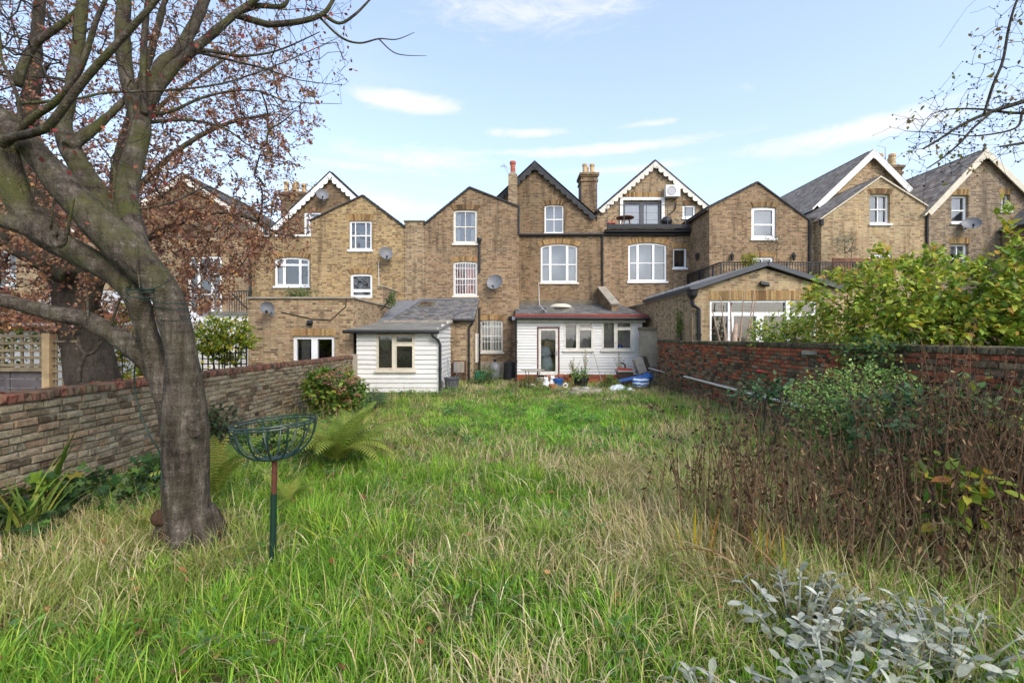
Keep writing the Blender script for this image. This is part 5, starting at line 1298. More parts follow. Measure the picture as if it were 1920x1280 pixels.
for k in range(5): m = MB(); m.box(PX(378,Y5), PX(464,Y5), Y5-.03, Y5-.012, PZ(652+k*10,Y5)-.012, PZ(652+k*10,Y5)+.012); m.build('trellis_slat', 'dark_board', t3)
for k in range(9): x = PX(380+10.3*k,Y5); m = MB(); m.box(x-.014, x+.014, Y5-.010, Y5+.006, .9, PZ(648,Y5)); m.build('trellis_slat', 'dark_board', t3)
# low outbuilding with red pantiles beyond the fence
ob = thing('outbuilding', (PX(40,10), 10, 0), 'low white outbuilding with red pantile roof behind the trellis fence', 'outbuilding')
m = MB(); m.box(PX(-200,10), PX(135,10), 10, 12.5, 0, PZ(606,10)); m.build('wall', 'white_paint', ob)
m = MB(); m.prism([(0,0),(0,.001),(.001,0)], 10, 10.001); ro = MB(); ro.poly([(PX(-220,9.8),9.8,PZ(618,9.8)),(PX(138,9.8),9.8,PZ(618,9.8)),(PX(138,9.8),12.6,PZ(588,12)),(PX(-220,9.8),12.6,PZ(588,12))]); r_ = ro.build('roof', 'tile_red', ob)
m = MB()
for k in range(40): x = PX(-215,9.8)+k*.105; m.tube([(x,9.78,PZ(618,9.8)+.02),(x,12.6,PZ(588,12)+.02)], .04, 5)
m.build('pantiles', 'tile_red', r_, kind='stuff')
gr = thing('greenhouse', (PX(60,14), 14, 0), 'glass-roofed white conservatory glimpsed behind the leaning tree', 'conservatory')
m = MB(); m.box(PX(20,14), PX(270,14), 14, 17, 0, PZ(600,14)); m.build('wall', 'white_paint', gr)
m = MB(); m.prism([(PX(15,14),PZ(600,14)),(PX(275,14),PZ(600,14)),(PX(200,14),PZ(545,14)),(PX(90,14),PZ(545,14))], 14.0, 16.9); m.build('roof', 'curtain_white', gr)
# ================================================================== things left lying behind the house
e = thing('garden_table', (PX(999,17.2), 17.2, 0), 'round grey metal garden table in front of the extension', 'table')
tx, ty, tz = PX(999,17.2), 17.2, PZ(693,17.2)
m = MB(); m.lathe((tx,ty,tz-.025), [(.40,0),(.46,.008),(.46,.028),(.40,.032)], 28); m.build('table_top', 'stone', e)
for k in range(4):
    a = k*math.pi/2+.5; m = MB(); m.tube([(tx+.34*math.cos(a),ty+.34*math.sin(a),tz-.02),(tx+.26*math.cos(a),ty+.26*math.sin(a),tz-.3),(tx+.34*math.cos(a),ty+.34*math.sin(a),0)], .013, 6); m.build('leg', 'green_metal', e)
m = MB()
for k in range(24): a0, a1 = k*math.pi/12, (k+1)*math.pi/12; m.bar((tx+.27*math.cos(a0),ty+.27*math.sin(a0),tz-.27),(tx+.27*math.cos(a1),ty+.27*math.sin(a1),tz-.27),.016)
m.build('hoop', 'green_metal', e)

def bin_(x, y, r, h, label, mat='black_plastic', dome=True, name='compost_bin', cat='bin'):
    e = thing(name, (x, y, 0), label, cat)
    m = MB(); m.lathe((x,y,0), [(r*1.05,0),(r*1.0,h*.3),(r*.93,h*.82),(r*.95,h*.83)], 20); m.build('body', mat, e, smooth=False)
    m = MB(); m.lathe((x,y,h*.83), [(r*1.0,0),(r*1.0,h*.05),(r*.8,h*.13),(r*.35,h*.17),(r*.3,h*.2),(.02,h*.2)], 20); m.build('lid', mat, e)
    return e
bin_(PX(956,19.2), 19.0, .27, .80, 'black domed compost bin against the brick beside the extension')
e = thing('rubble_tub', (PX(845,14.6)-.02, 15.0, 0), 'black plastic dustbin with rods standing in it beside the shed corner', 'tub')
bx, by = PX(847,15), 15.0
m = MB(); m.lathe((bx,by,0), [(.20,0),(.245,.42),(.275,.43),(.275,.47),(.24,.47),(.20,.06),(.01,.06)], 22); m.build('body', 'charcoal_metal', e)
m = MB(); m.tube([(bx-.24,by-.02,.34),(bx-.33,by-.02,.30),(bx-.24,by-.02,.26)], .012, 5); m.build('handle', 'black_plastic', e)
e = thing('metal_rods', (bx+.05, by, .1), 'bent pale metal rods sticking out of the black dustbin', 'rod')
for k, (dx, dz) in enumerate(((.22,.72),(.30,.60),(-.18,.92))):
    m = MB(); m.tube([(bx+.02*k,by,.1),(bx+dx*.5,by-.02,.42),(bx+dx,by-.05,dz)], .009, 5); m.build('rod', 'grey_metal', e)
e = thing('sack_truck', (sx1+.16, 15.9, 0), 'pale grey looped trolley handle leaning on the shed side', 'trolley')
hx, hy = sx1+.13, 15.5
m = MB(); m.tube([(hx+.16,hy-.1,.02),(hx+.02,hy,.95),(hx+.02,hy+.08,1.05),(hx+.02,hy+.2,1.0),(hx+.16,hy+.2,.02)], .016, 6); m.build('handle', 'grey_metal', e)
m = MB(); m.box(hx+.05, hx+.3, hy-.12, hy+.24, .01, .035); m.build('foot_plate', 'grey_metal', e)
m = MB(); m.lathe((PX(900,18.6), 18.6, 0), [(.22,0),(.27,.34),(.29,.35),(.29,.38),(.25,.38),(.2,.05),(.01,.05)], 18); tag(m.build('bucket', 'bright_green_plastic'), 'green plastic bucket below the lean-to corner', 'bucket')
e = thing('gas_bottle', (PX(929,19), 19.3, 0), 'grey rounded gas bottle against the concrete plinth', 'bottle')
gx = PX(928,19.3); m = MB(); m.lathe((gx,19.3,0), [(.20,0),(.25,.06),(.26,.48),(.22,.64),(.12,.72),(.06,.75)], 20); m.build('body', 'dish_grey', e, smooth=True); m = MB(); m.lathe((gx,19.3,.74), [(.05,0),(.05,.08),(.09,.08),(.09,.12),(.02,.12)], 10); m.build('valve', 'black_plastic', e)
e = thing('fire_screen', (PX(860,17.5), 17.5, 0), 'rusty ribbed radiator panel leaning on the lean-to wall', 'radiator')
x0, x1, z0, z1 = PX(849,17.6), PX(873,17.6), PZ(700,17.6), PZ(676,17.6)
m = MB(); m.box(x0, x0+.03, 17.55, 17.72, z0-.25, z1); m.box(x1-.03, x1, 17.55, 17.72, z0-.25, z1); m.box(x0+.03, x1-.03, 17.56, 17.6, z1-.03, z1); m.box(x0+.03, x1-.03, 17.56, 17.6, z0, z0+.03); m.build('frame', 'rust', e)
for k in range(8): m = MB(); xa = x0+.04+(x1-x0-.08)*k/8; m.box(xa, xa+(x1-x0-.08)/8-.012, 17.57, 17.61, z0+.04, z1-.04); m.build('rib', 'timber_pale' if k in (3,6) else 'grey_metal', e)

def pot(x, y, z, r, h, label, mat='terracotta', lying=None, soil=True):
    e = thing('flower_pot', (x, y, z), label, 'pot')
    prof = [(r*.62,0),(r*.92,h*.78),(r,h*.78),(r,h),(r*.86,h),(r*.84,h*.8),(r*.55,h*.06),(.005,h*.06)]
    m = MB(); m.lathe((0,0,0), prof, 18)
    M = Matrix.Translation((x,y,z)) if lying is None else Matrix.Translation((x,y,z+r)) @ Matrix.Rotation(lying,4,'Z') @ Matrix.Rotation(math.pi/2,4,'X') @ Matrix.Translation((0,0,-h/2))
    m.ring_xform(0, M); m.build('pot_body', mat, e)
    if soil and lying is None: m = MB(); m.lathe((x,y,z+h*.8), [(r*.84,0),(.01,.02)], 14); m.build('soil', 'ground', e)
    return e
yp = 17.6
pot(PX(1034,yp), yp, 0, .24, .30, 'wide terracotta pot below the glass door')
pot(PX(1052,yp), yp+.1, 0, .14, .36, 'tall terracotta pot standing beside the blue pot')
pot(PX(1064,yp), yp, .12, .14, .32, 'terracotta pot lying on its side on stacked bricks', lying=.7)
pot(PX(1078,yp), yp+.15, .10, .12, .28, 'small terracotta pot tipped over against the extension plinth', lying=-.8)
pot(PX(1047,16.6), 16.6, 0, .19, .30, 'blue glazed pot among the terracotta pots', 'blue_plastic')
pot(PX(1035,15.5), 15.5, 0, .12, .20, 'little orange pot half hidden in the long grass', 'terracotta')
e = pot(PX(1089,16.2), 16.2, 0, .30, .36, 'black plastic tub overflowing with green weeds', 'black_plastic')
# white ornaments
def ornament(x, y, h, label):
    e = thing('garden_ornament', (x, y, 0), label, 'ornament')
    m = MB(); m.lathe((x,y,0), [(.13,0),(.14,h*.3),(.10,h*.55),(.06,h*.66)], 12); m.build('body', 'white_paint', e, smooth=True)
    m = MB(); m.lathe((x,y,h*.62), [(.04,0),(.085,h*.10),(.085,h*.2),(.03,h*.36)], 12); m.build('head', 'white_paint', e, smooth=True)
    for s in (-1, 1): m = MB(); m.tube([(x+s*.04,y,h*.9),(x+s*.06,y,h*1.08)], [.025,.008], 6); m.build('ear', 'white_paint', e)
ornament(PX(1024,16.4), 16.4, .36, 'white plaster animal figure beside the wide terracotta pot')
ornament(PX(1036,16.7), 16.7, .38, 'white plaster figure touching the blue glazed pot')
m = MB()
for k in range(16):
    a0, a1 = k*math.pi/8, (k+1)*math.pi/8; X0, Z0 = PX(1060,15.8), .12
    m.tube([(X0+.07*math.cos(a0),15.8,Z0+.07*math.sin(a0)),(X0+.07*math.cos(a1),15.8,Z0+.07*math.sin(a1))], .022, 6)
tag(m.build('white_ring', 'white_paint'), 'small white ring ornament lying in the grass', 'ornament')
# bricks stacked by the plinth
for k in range(14):
    o = bpy.data.objects.new('loose_brick', bv_mesh(k % 8, 'red_brick')); COL.objects.link(o)
    col_, row = k % 6, k//6
    o.matrix_world = Matrix.Translation((PX(1102,17.7)+.235*(col_-2)+.06*row, 17.7+.05*random.random(), .04+.075*row)) @ Matrix.Rotation(random.uniform(-.3,.3),4,'Z') @ Matrix.Diagonal((.215,.10,.065,1))
    tag(o, 'loose red brick in the heap against the extension plinth', 'brick', 'loose bricks by the plinth')
# leaning pole
m = MB(); m.tube([P3(1112,658,18.15), (PX(1129,17.6), 17.6, 0.02)], .014, 6); tag(m.build('leaning_pole', 'grey_metal'), 'thin grey pole leaning on the extension below its window', 'pole')
# brown storage bin with red lid
e = thing('storage_bin', (PX(1171,16.9), 16.9, 0), 'brown plastic storage bin with red lid beside the extension', 'bin')
X, Y = PX(1171,16.9), 16.9
m = MB()
v0 = [m.vert((X+sx*.23, Y+sy*.2, 0)) for sx, sy in ((-1,-1),(1,-1),(1,1),(-1,1))]; v1 = [m.vert((X+sx*.27, Y+sy*.24, .52)) for sx, sy in ((-1,-1),(1,-1),(1,1),(-1,1))]
m.f += [v0[::-1], v1]+[[v0[k],v0[(k+1)%4],v1[(k+1)%4],v1[k]] for k in range(4)]; m.build('body', 'brown_plastic', e)
m = MB(); m.box(X-.30, X+.30, Y-.27, Y+.27, .522, .58); m.build('rim', 'beige_machine', e)
m = MB(); m.prism([(X-.28,.582),(X+.28,.582),(X+.2,.64),(X-.15,.66)], Y-.22, Y+.22); m.build('lid', 'red_plastic', e)
m = MB(); m.tube([(X+.02,Y,.65),(X+.02,Y,.76),(X-.04,Y,.82),(X-.14,Y,.84)], .03, 7); m.build('spout', 'black_plastic', e)
# tilted machine on its stand
e = thing('garden_shredder', (PX(1200,16.8), 16.8, 0), 'beige and brown box machine tipped over against a frame', 'machine')
c = Vector((PX(1202,16.8), 16.8, .78)); ux = Vector((.30,0,.10)).normalized(); uz = Vector((-.10,0,.30)).normalized()*1.0; uy = Vector((0,1,0))
m = MB(); m.obox(c-ux*.07, ux*.15, uy*.22, uz*.27); m.build('case', 'beige_machine', e)
m = MB(); m.obox(c+ux*.16, ux*.075, uy*.215, uz*.265); m.build('grille', 'brown_plastic', e)
for s in (-.14, .14): m = MB(); m.bar(c+uy*s+ux*.2-uz*.2, (c.x+.02, 16.8+s, 0), .03); m.build('leg', 'grey_metal', e)
m = MB(); m.bar(c+ux*.22+uz*.1, (c.x+.5, 16.8, 0), .035); m.build('prop', 'grey_metal', e)
m = MB(); m.tube([c-ux*.22-uz*.05, c-ux*.34+uz*.08, c-ux*.42-uz*.02, c-ux*.34-uz*.16, c-ux*.22-uz*.12], .016, 6); m.build('handle', 'grey_metal', e)
# folded chair
e = thing('folding_chair', (PX(1226,16.4), 16.4, 0), 'folded black metal chair leaning behind the box machine', 'chair')
X = PX(1222,16.5)
for s in (0, .38):
    m = MB(); m.tube([(X-.10,16.5+s*.6,0),(X+.16,16.55+s*.6,.75)], .014, 6); m.build('leg', 'charcoal_metal', e); m = MB(); m.tube([(X+.22,16.5+s*.6,0),(X-.06,16.55+s*.6,.5)], .014, 6); m.build('leg', 'charcoal_metal', e)
m = MB(); m.obox((X+.1,16.65,.52), (.03,0,.12), (0,.12,0), (.01,0,-.004)); m.build('backrest', 'charcoal_metal', e)
m = MB(); m.tube([P3(1216,690,16.2), P3(1240,696,16.0), P3(1258,701,15.8)], .018, 6); tag(m.build('white_pole', 'old_white'), 'white pole resting against the garden wall beside the folded chair', 'pole')
# striped bags and sheeting
t = NT('striped_bag'); p = t.pos(); s = t.n.new("ShaderNodeSeparateXYZ"); t.l.new(p, s.inputs[0])
w = t.math('SINE', t.math('ADD', t.math('MULTIPLY', s.outputs[2], 52.0), t.math('MULTIPLY', t.noise(p, 5, 3), 7.0)))
c = t.mix(t.range(w, -.1, .15), c4(.03,.13,.38), c4(.62,.66,.68)); t.bump(t.noise(p, 12, 4), .6, .03); MAT['striped_bag'] = t.base(c, .45, .4)
tag(lump('striped_bag', (PX(1200,15.9), 15.9, .20), (.30,.26,.21), 'striped_bag', None, 7, .16), 'blue and white striped laundry bag in front of the box machine', 'bag')
tag(lump('striped_bag', (PX(1213,16.2), 16.2, .36), (.22,.2,.16), 'blue_plastic', None, 8, .2), 'crumpled bright blue bag lying on the striped bag', 'bag')
m = MB(); m.obox((PX(1182,16.0), 16.0, .34), (.45,0,.10), (0,.12,.02), (-.005,0,.018)); tag(m.build('blue_board', 'blue_plastic'), 'blue and grey board propped against the striped bag', 'board')
def crumple(name, cx, cy, w, d, h, mat, seed, label, cat):
    rr = np.random.default_rng(seed); n = 12; m = MB()
    for i in range(n+1):
        for k in range(n+1):
            x, y = (i/n-.5)*w, (k/n-.5)*d
            z = h*(.35+.65*float(vnoise(i*.55+seed, k*.55, seed)))*max(0, 1-((i/n-.5)**2+(k/n-.5)**2)*2.6)
            m.vert((cx+x+rr.normal()*.015, cy+y+rr.normal()*.015, .03+z))
    for i in range(n):
        for k in range(n): b = i*(n+1)+k; m.f.append([b, b+1, b+n+2, b+n+1])
    return tag(m.build(name, mat, smooth=False), label, cat)
crumple('plastic_sheet', PX(1158,15.2), 15.2, .6, .5, .22, 'pale_plastic', 5, 'crumpled pale plastic sheet on the ground by the blue board', 'sheet')
crumple('plastic_sheet', PX(1180,14.9), 14.9, .32, .3, .14, 'pale_plastic', 6, 'small crumpled white plastic bag in the long grass', 'sheet')
crumple('plastic_sheet', PX(994,16.2), 16.2, .35, .3, .16, 'old_white', 9, 'crumpled white bag under the round garden table', 'sheet')
# manhole and slabs
e = thing('drain_cover', (PX(1098,14.8), 14.9, 0), 'round raised concrete drain cover in the rough grass', 'drain cover')
X = PX(1100,14.9); m = MB(); m.lathe((X,14.9,0), [(.52,0),(.50,.10),(.44,.12),(.40,.07),(.01,.07)], 24); m.build('ring', 'stone', e); m = MB(); m.lathe((X,14.9,.072), [(.36,0),(.35,.03),(.01,.035)], 20); m.build('lid', 'cement', e)
m = MB(); m.box(X-.09, X+.09, 14.85, 15.0, .11, .16); tag(m.build('white_stone', 'white_paint'), 'small white stone on the drain cover', 'stone')
rr = random.Random(4)
for k, (px_, yy, s) in enumerate(((1078,14.4,.5),(1125,14.3,.45),(1062,14.6,.4),(1148,14.6,.4),(1165,13.6,.38))):
    X = PX(px_,yy); m = MB(); n = 9; pts = [(X+s*.62*math.cos(a*2*math.pi/n)*rr.uniform(.8,1.1), yy+s*.5*math.sin(a*2*math.pi/n)*rr.uniform(.8,1.1)) for a in range(n)]
    b = [m.vert((x,y,.0)) for x,y in pts]; tt = [m.vert((x,y,.05)) for x,y in pts]; m.f += [b[::-1], tt]+[[b[i],b[(i+1)%n],tt[(i+1)%n],tt[i]] for i in range(n)]
    tag(m.build('paving_stone', 'stone'), ('flat paving stone %s the drain cover' % ('left of', 'right of', 'before the pots by', 'near the plastic sheet by', 'sunk in grass farther from')[k]).replace('left of','set tight against').replace('right of','lying loose beside'), 'paving stone')

# ================================================================== wire basket on a post, in the lawn
bX, bY = PX(515,3.45), 3.45
zr_, R = PZ(790,3.45), .295
bk = thing('wire_basket_stand', (bX, bY, 0), 'dark green wire bowl basket on a rusty post in the grass', 'plant stand')
m = MB()
for rr_, zz in ((R, zr_), (R*.99, zr_-.022)):
    m.tube([(bX+rr_*math.cos(a*math.pi/24), bY+rr_*math.sin(a*math.pi/24), zz+.02*math.cos(a*math.pi/24)) for a in range(49)], .0075, 6, False)
m.build('rim', 'green_metal', bk)
hb = .27
for k in range(14):
    a = k*2*math.pi/14+.1; pts = []
    for s in range(9):
        t_ = s/8*math.pi/2; r_ = R*math.cos(t_)**.75 if s < 8 else .012
        pts.append((bX+r_*math.cos(a), bY+r_*math.sin(a), zr_-.01+.02*math.cos(a)*(1-s/8)-hb*math.sin(t_)))
    m = MB(); m.tube(pts, .0065, 6); m.build('wire', 'green_metal', bk)
m = MB(); m.lathe((bX,bY,zr_-hb-.01), [(.02,-.02),(.055,-.005),(.055,.006),(.01,.012)], 12); m.build('base_plate', 'green_metal', bk)
zmid = PZ(932,3.45)
m = MB(); m.tube([(bX,bY,zr_-hb-.02),(bX-.006,bY,zmid)], .020, 10); m.build('rusty_post', 'rust', bk)
m = MB(); m.tube([(bX-.006,bY,zmid+.03),(bX-.012,bY,zmid-.3),(bX-.02,bY,-.05)], [.022,.024,.023], 10); m.build('post_sleeve', 'green_plastic', bk)
# ================================================================== plant machinery
def unit(a): return a/np.maximum(np.linalg.norm(a, axis=-1, keepdims=True), 1e-9)

T_SMALL = (np.array([(0,0,0),(.5,.32,.10),(1,0,0),(.5,-.32,.10)]), [(0,1,2),(0,2,3)])
T_BIG = (np.array([(0,0,0),(.33,0,0),(.66,0,-.03),(1,0,-.12),(.22,.24,.05),(.58,.25,.04),(.22,-.24,.05),(.58,-.25,.04)]),
         [(0,1,4),(1,2,5),(1,5,4),(2,3,5),(0,6,1),(1,7,2),(1,6,7),(2,7,3)])
T_LOBED = (np.array([(0,0,0),(.45,0,0),(1,0,-.08),(-.08,.42,.06),(.35,.22,.02),(.62,.55,.02),(.72,.2,0),(-.08,-.42,.06),(.35,-.22,.02),(.62,-.55,.02),(.72,-.2,0)]),
           [(0,4,3),(0,1,4),(1,5,4),(1,6,5),(1,2,6),(0,7,8),(0,8,1),(1,8,9),(1,9,10),(1,10,2)])
T_OVAL = (np.array([(0,0,0),(.25,0,.015),(.55,0,.015),(.82,0,-.02),(1,0,-.09),(.14,.13,.03),(.38,.22,.05),(.66,.21,.04),(.88,.12,-.02),(.14,-.13,.03),(.38,-.22,.05),(.66,-.21,.04),(.88,-.12,-.02)]),
          [(0,1,5),(5,1,6),(1,2,6),(6,2,7),(2,3,7),(7,3,8),(3,4,8),(0,9,1),(9,10,1),(1,10,2),(10,11,2),(2,11,3),(11,12,3),(3,12,4)])
T_LONG = (np.array([(0,0,0),(.35,0,.02),(.7,0,-.04),(1,0,-.20),(.3,.09,.02),(.68,.075,-.02),(.3,-.09,.02),(.68,-.075,-.02)]), T_BIG[1])

def leaf_cloud(pos, dirs, nrm, size, tpl=T_SMALL, wid=1.0):
    """many leaves in one go: frame (dir, side, normal) for each"""
    d = unit(dirs); s = unit(np.cross(nrm, d)); n = np.cross(d, s)
    tv, tf = tpl; k = len(tv); N = len(pos)
    size = np.broadcast_to(size, (N,))
    wid = np.broadcast_to(wid, (N,))
    v = pos[:,None,:] + (tv[None,:,0:1]*d[:,None,:] + tv[None,:,1:2]*s[:,None,:]*wid[:,None,None] + tv[None,:,2:3]*n[:,None,:])*size[:,None,None]
    f = (np.array(tf)[None] + (np.arange(N)*k)[:,None,None]).reshape(-1, 3)
    return v.reshape(-1, 3), f, k

def palette(n, cols, w=None, jit=.18, rng=RNG):
    c = np.array(cols); i = rng.choice(len(c), n, p=None if w is None else np.array(w)/sum(w))
    return c[i]*(1+rng.normal(0, jit, (n, 1)))*(1+rng.normal(0, jit*.3, (n, 3)))

def leaves_obj(name, parent, pos, dirs, nrm, size, cols, mat='leaf', tpl=T_SMALL, wid=1.0, kind='stuff'):
    v, f, k = leaf_cloud(pos, dirs, nrm, size, tpl, wid)
    me = np_mesh(name, v, [f], mat, col=np.repeat(np.clip(cols, .003, .9), k, 0), rnd=np.repeat(RNG.random(len(pos)), k))
    o = link(name, me, parent)
    if kind: o['kind'] = kind
    return o

LEAFM = {}
def leaf_objects(parent, name, pos, dirs, nrm, size, mat, tpl=T_BIG):
    """leaves that can be picked out singly: each an object, all sharing one mesh"""
    key = (name, mat)
    if key not in LEAFM:
        me = bpy.data.meshes.new(name); me.from_pydata([tuple(p) for p in tpl[0]], [], [list(f) for f in tpl[1]])
        me.polygons.foreach_set('use_smooth', [True]*len(me.polygons)); me.materials.append(MAT[mat]); LEAFM[key] = me
    w = wpos(parent)
    d = unit(dirs); s = unit(np.cross(nrm, d)); n = np.cross(d, s)
    for i in range(len(pos)):
        o = bpy.data.objects.new(name, LEAFM[key]); COL.objects.link(o); o.parent = parent
        M = Matrix(((d[i][0],s[i][0],n[i][0],pos[i][0]-w.x),(d[i][1],s[i][1],n[i][1],pos[i][1]-w.y),(d[i][2],s[i][2],n[i][2],pos[i][2]-w.z),(0,0,0,1)))
        o.matrix_local = M @ Matrix.Scale(float(size[i]), 4)

def ribbons(base, az, t0, curl, L, W, K=3, twist=None):
    """grass blades: N ribbons of K segments that lean by t0 and bend by curl along their length"""
    N = len(base); pts = [base]; p = base.copy()
    dirx, diry = np.cos(az), np.sin(az)
    for k in range(K):
        th = t0 + curl*((k+.5)/K)**1.3
        step = (L/K)[:,None]*np.stack([np.sin(th)*dirx, np.sin(th)*diry, np.cos(th)], 1)
        p = p+step; pts.append(p)
    tw = az+np.pi/2 + (0 if twist is None else twist)
    side = np.stack([np.cos(tw), np.sin(tw), np.zeros(N)], 1)
    V = []
    for k in range(K+1):
        w = W*(1-(k/K)**1.6)*(.75 if k == 0 else 1)
        if k < K: V += [pts[k]-side*w[:,None]/2, pts[k]+side*w[:,None]/2]
        else: V += [pts[k]]
    n = 2*K+1; v = np.stack(V, 1).reshape(-1, 3); b = (np.arange(N)*n)[:,None]
    q = np.concatenate([b+np.array([[2*k,2*k+1,2*k+3,2*k+2]]) for k in range(K-1)], 0) if K > 1 else np.zeros((0,4),int)
    t = b+np.array([[2*K-2,2*K-1,2*K]])
    return v, [q, t], n

def grow(seeds, seed_r, pts, min_r=.002, up=.0, rng=RNG, rmax=None, jitter=0.0):
    """Join scattered points into a branching skeleton: each point, nearest first, is tied to the closest part already grown."""
    seeds = np.asarray(seeds, float); pts = np.asarray(pts, float)
    d0 = np.min(np.linalg.norm(pts[:,None,:]-seeds[None,::max(1,len(seeds)//40)], axis=2), axis=1)
    pts = pts[np.argsort(d0)]
    S, N = len(seeds), len(pts)
    allp = np.zeros((S+N, 3)); allp[:S] = seeds; par = np.full(S+N, -1); dep = np.zeros(S+N)
    for i in range(N):
        q = pts[i]; dd = allp[:S+i]-q
        dist = np.sqrt((dd*dd).sum(1)) + .12*dep[:S+i] + np.where(dd[:,2] > 0, dd[:,2]*up, 0)
        j = int(np.argmin(dist)); par[S+i] = j; allp[S+i] = q; dep[S+i] = dep[j]+.25*np.linalg.norm(allp[j]-q)
    w = np.zeros(S+N); kids = np.zeros(S+N, int)
    for i in range(S+N-1, S-1, -1):
        if kids[i] == 0: w[i] += 1
        w[par[i]] += w[i]; kids[par[i]] += 1
    r = min_r*np.sqrt(np.maximum(w, 1))**.95
    if rmax: r = np.minimum(r, rmax)
    return allp, par, r, kids, S

def skeleton_mesh(allp, par, r, S, n=4, sag=.0, rng=RNG):
    """every link as a tapered, slightly bowed twig"""
    idx = np.arange(S, len(allp)); a, b = allp[par[idx]], allp[idx]
    ra = np.minimum(r[par[idx]], r[idx]*1.35); rb = r[idx]*.85
    d = b-a; L = np.linalg.norm(d, axis=1, keepdims=True); dn = d/np.maximum(L, 1e-6)
    ref = np.where(np.abs(dn[:,2:3]) > .9, np.array([[1.,0,0]]), np.array([[0,0,1.]]))
    s = unit(np.cross(dn, ref)); u = np.cross(dn, s)
    bow = (s*rng.normal(0,.06,(len(idx),1))+u*rng.normal(0,.06,(len(idx),1)))*L
    rings = []
    for t_, rr in ((0, ra), (.5, (ra+rb)/2), (1, rb)):
        c = a+d*t_+bow*(4*t_*(1-t_))
        rings.append(np.stack([c+(s*math.cos(k*2*math.pi/n)+u*math.sin(k*2*math.pi/n))*rr[:,None] for k in range(n)], 1))
    v = np.concatenate(rings, 1).reshape(-1, 3); base = (np.arange(len(idx))*3*n)[:,None]
    f = np.concatenate([base+np.array([[j*n+k, j*n+(k+1)%n, (j+1)*n+(k+1)%n, (j+1)*n+k]]) for j in range(2) for k in range(n)], 0)
    return v, f

def limb_tubes(m, limbs, k=5, n=12):
    for (pts, rad) in limbs:
        p, r = smooth_path(pts, rad, k); m.tube(p, r, n)

def pxl(seq, Y0, Y1, grow_=1.0):
    """limb from photo points (px, py, half-width px); its distance runs from Y0 to Y1"""
    P, R = [], []
    for i, (x, y, r) in enumerate(seq):
        Y = Y0+(Y1-Y0)*i/(len(seq)-1); P.append(P3(x, y, Y)); R.append(r*Y/FOC*grow_)
    return P, R

def fused(name, m, mat, parent, voxel=.015, smooth_it=6, rough=.008):
    """one continuous bark surface out of overlapping limbs"""
    me = m.mesh(name); tmp = bpy.data.objects.new('tmp', me); COL.objects.link(tmp)
    md = tmp.modifiers.new('r', 'REMESH'); md.mode = 'VOXEL'; md.voxel_size = voxel
    ms = tmp.modifiers.new('s', 'SMOOTH'); ms.factor = .5; ms.iterations = smooth_it
    dg = bpy.context.evaluated_depsgraph_get(); dg.update()
    out = bpy.data.meshes.new_from_object(tmp.evaluated_get(dg)); out.name = name
    bpy.data.objects.remove(tmp)
    n = len(out.vertices); co = np.zeros(n*3, np.float32); out.vertices.foreach_get('co', co); co = co.reshape(-1, 3)
    no = np.zeros(n*3, np.float32); out.vertices.foreach_get('normal', no); no = no.reshape(-1, 3)
    h = vnoise(co[:,0]*6+co[:,1]*5, co[:,2]*3, 3)+.6*vnoise(co[:,0]*17+co[:,1]*15, co[:,2]*9, 4)-.8
    co = co+no*(h*rough*1.6)[:,None]
    out.vertices.foreach_set('co', co.ravel()); out.polygons.foreach_set('use_smooth', np.ones(len(out.polygons), bool)); out.materials.clear(); out.materials.append(MAT[mat]); out.update()
    return link(name, out, parent)

# ================================================================== the leaning tree in the lawn
tr = thing('leaning_tree', (PX(345,3.9), 3.9, 0), 'grey-barked tree with forked mossy trunk leaning left beside the wire basket', 'tree')
Yt = 3.9
L_R = pxl([(362,1075,52),(358,1030,46),(352,980,44),(348,900,44),(348,800,44),(345,735,37),(339,664,29),(328,610,29),(316,560,28),(290,525,32),(250,480,37),(215,447,37),(170,402,33),(120,350,30),(80,300,26),(47,262,23),(0,215,19),(-70,165,16),(-180,95,13),(-290,0,9),(-380,-110,5),(-430,-200,2)], 3.9, 3.7, 0.88)
L_L = pxl([(330,860,26),(318,770,24),(300,700,22),(285,650,21),(268,600,20),(256,560,23),(225,522,23),(164,484,25),(110,456,27),(77,430,29),(38,380,27),(16,310,23),(6,262,22),(-10,215,18),(-50,140,14),(-90,40,10),(-110,-80,6),(-130,-180,2)], 4.0, 3.6, 0.86)
L_LL = pxl([(325,760,16),(285,690,20),(246,650,20),(211,627,19),(164,600,18),(117,591,18),(70,580,17),(0,561,15),(-90,540,13),(-190,500,10),(-290,440,6),(-360,380,2)], 4.0, 3.9, 0.85)
L_LM = pxl([(112,460,16),(60,432,19),(0,413,17),(-80,395,14),(-180,340,10),(-270,260,6),(-330,180,2)], 3.75, 3.6, 0.82)
L_B = pxl([(235,452,22),(205,408,26),(176,357,25),(147,310,23),(127,270,20),(118,235,17),(130,190,14),(140,120,13),(150,50,12),(155,-30,11),(145,-130,8),(120,-240,5),(100,-330,2)], 3.95, 4.7, 0.78)
L_BB = pxl([(127,275,14),(165,250,13),(200,220,10),(235,185,8),(275,140,6)], 4.1, 4.6, 0.75)
L_C = pxl([(268,490,24),(254,455,27),(240,400,26),(236,368,25),(241,334,23),(252,290,22),(262,245,21),(264,215,18)], 3.95, 4.4, 0.80)
L_C1 = pxl([(262,245,17),(248,190,16),(236,130,16),(230,60,15),(233,0,14),(236,-60,12),(225,-160,9),(235,-270,5),(240,-350,2)], 4.35, 4.6, 0.78)
L_C2 = pxl([(264,225,15),(285,180,13),(315,140,12),(355,100,11),(400,62,10),(440,28,9),(477,0,8),(520,-40,7),(570,-110,5),(600,-190,2)], 4.4, 4.9, 0.78)
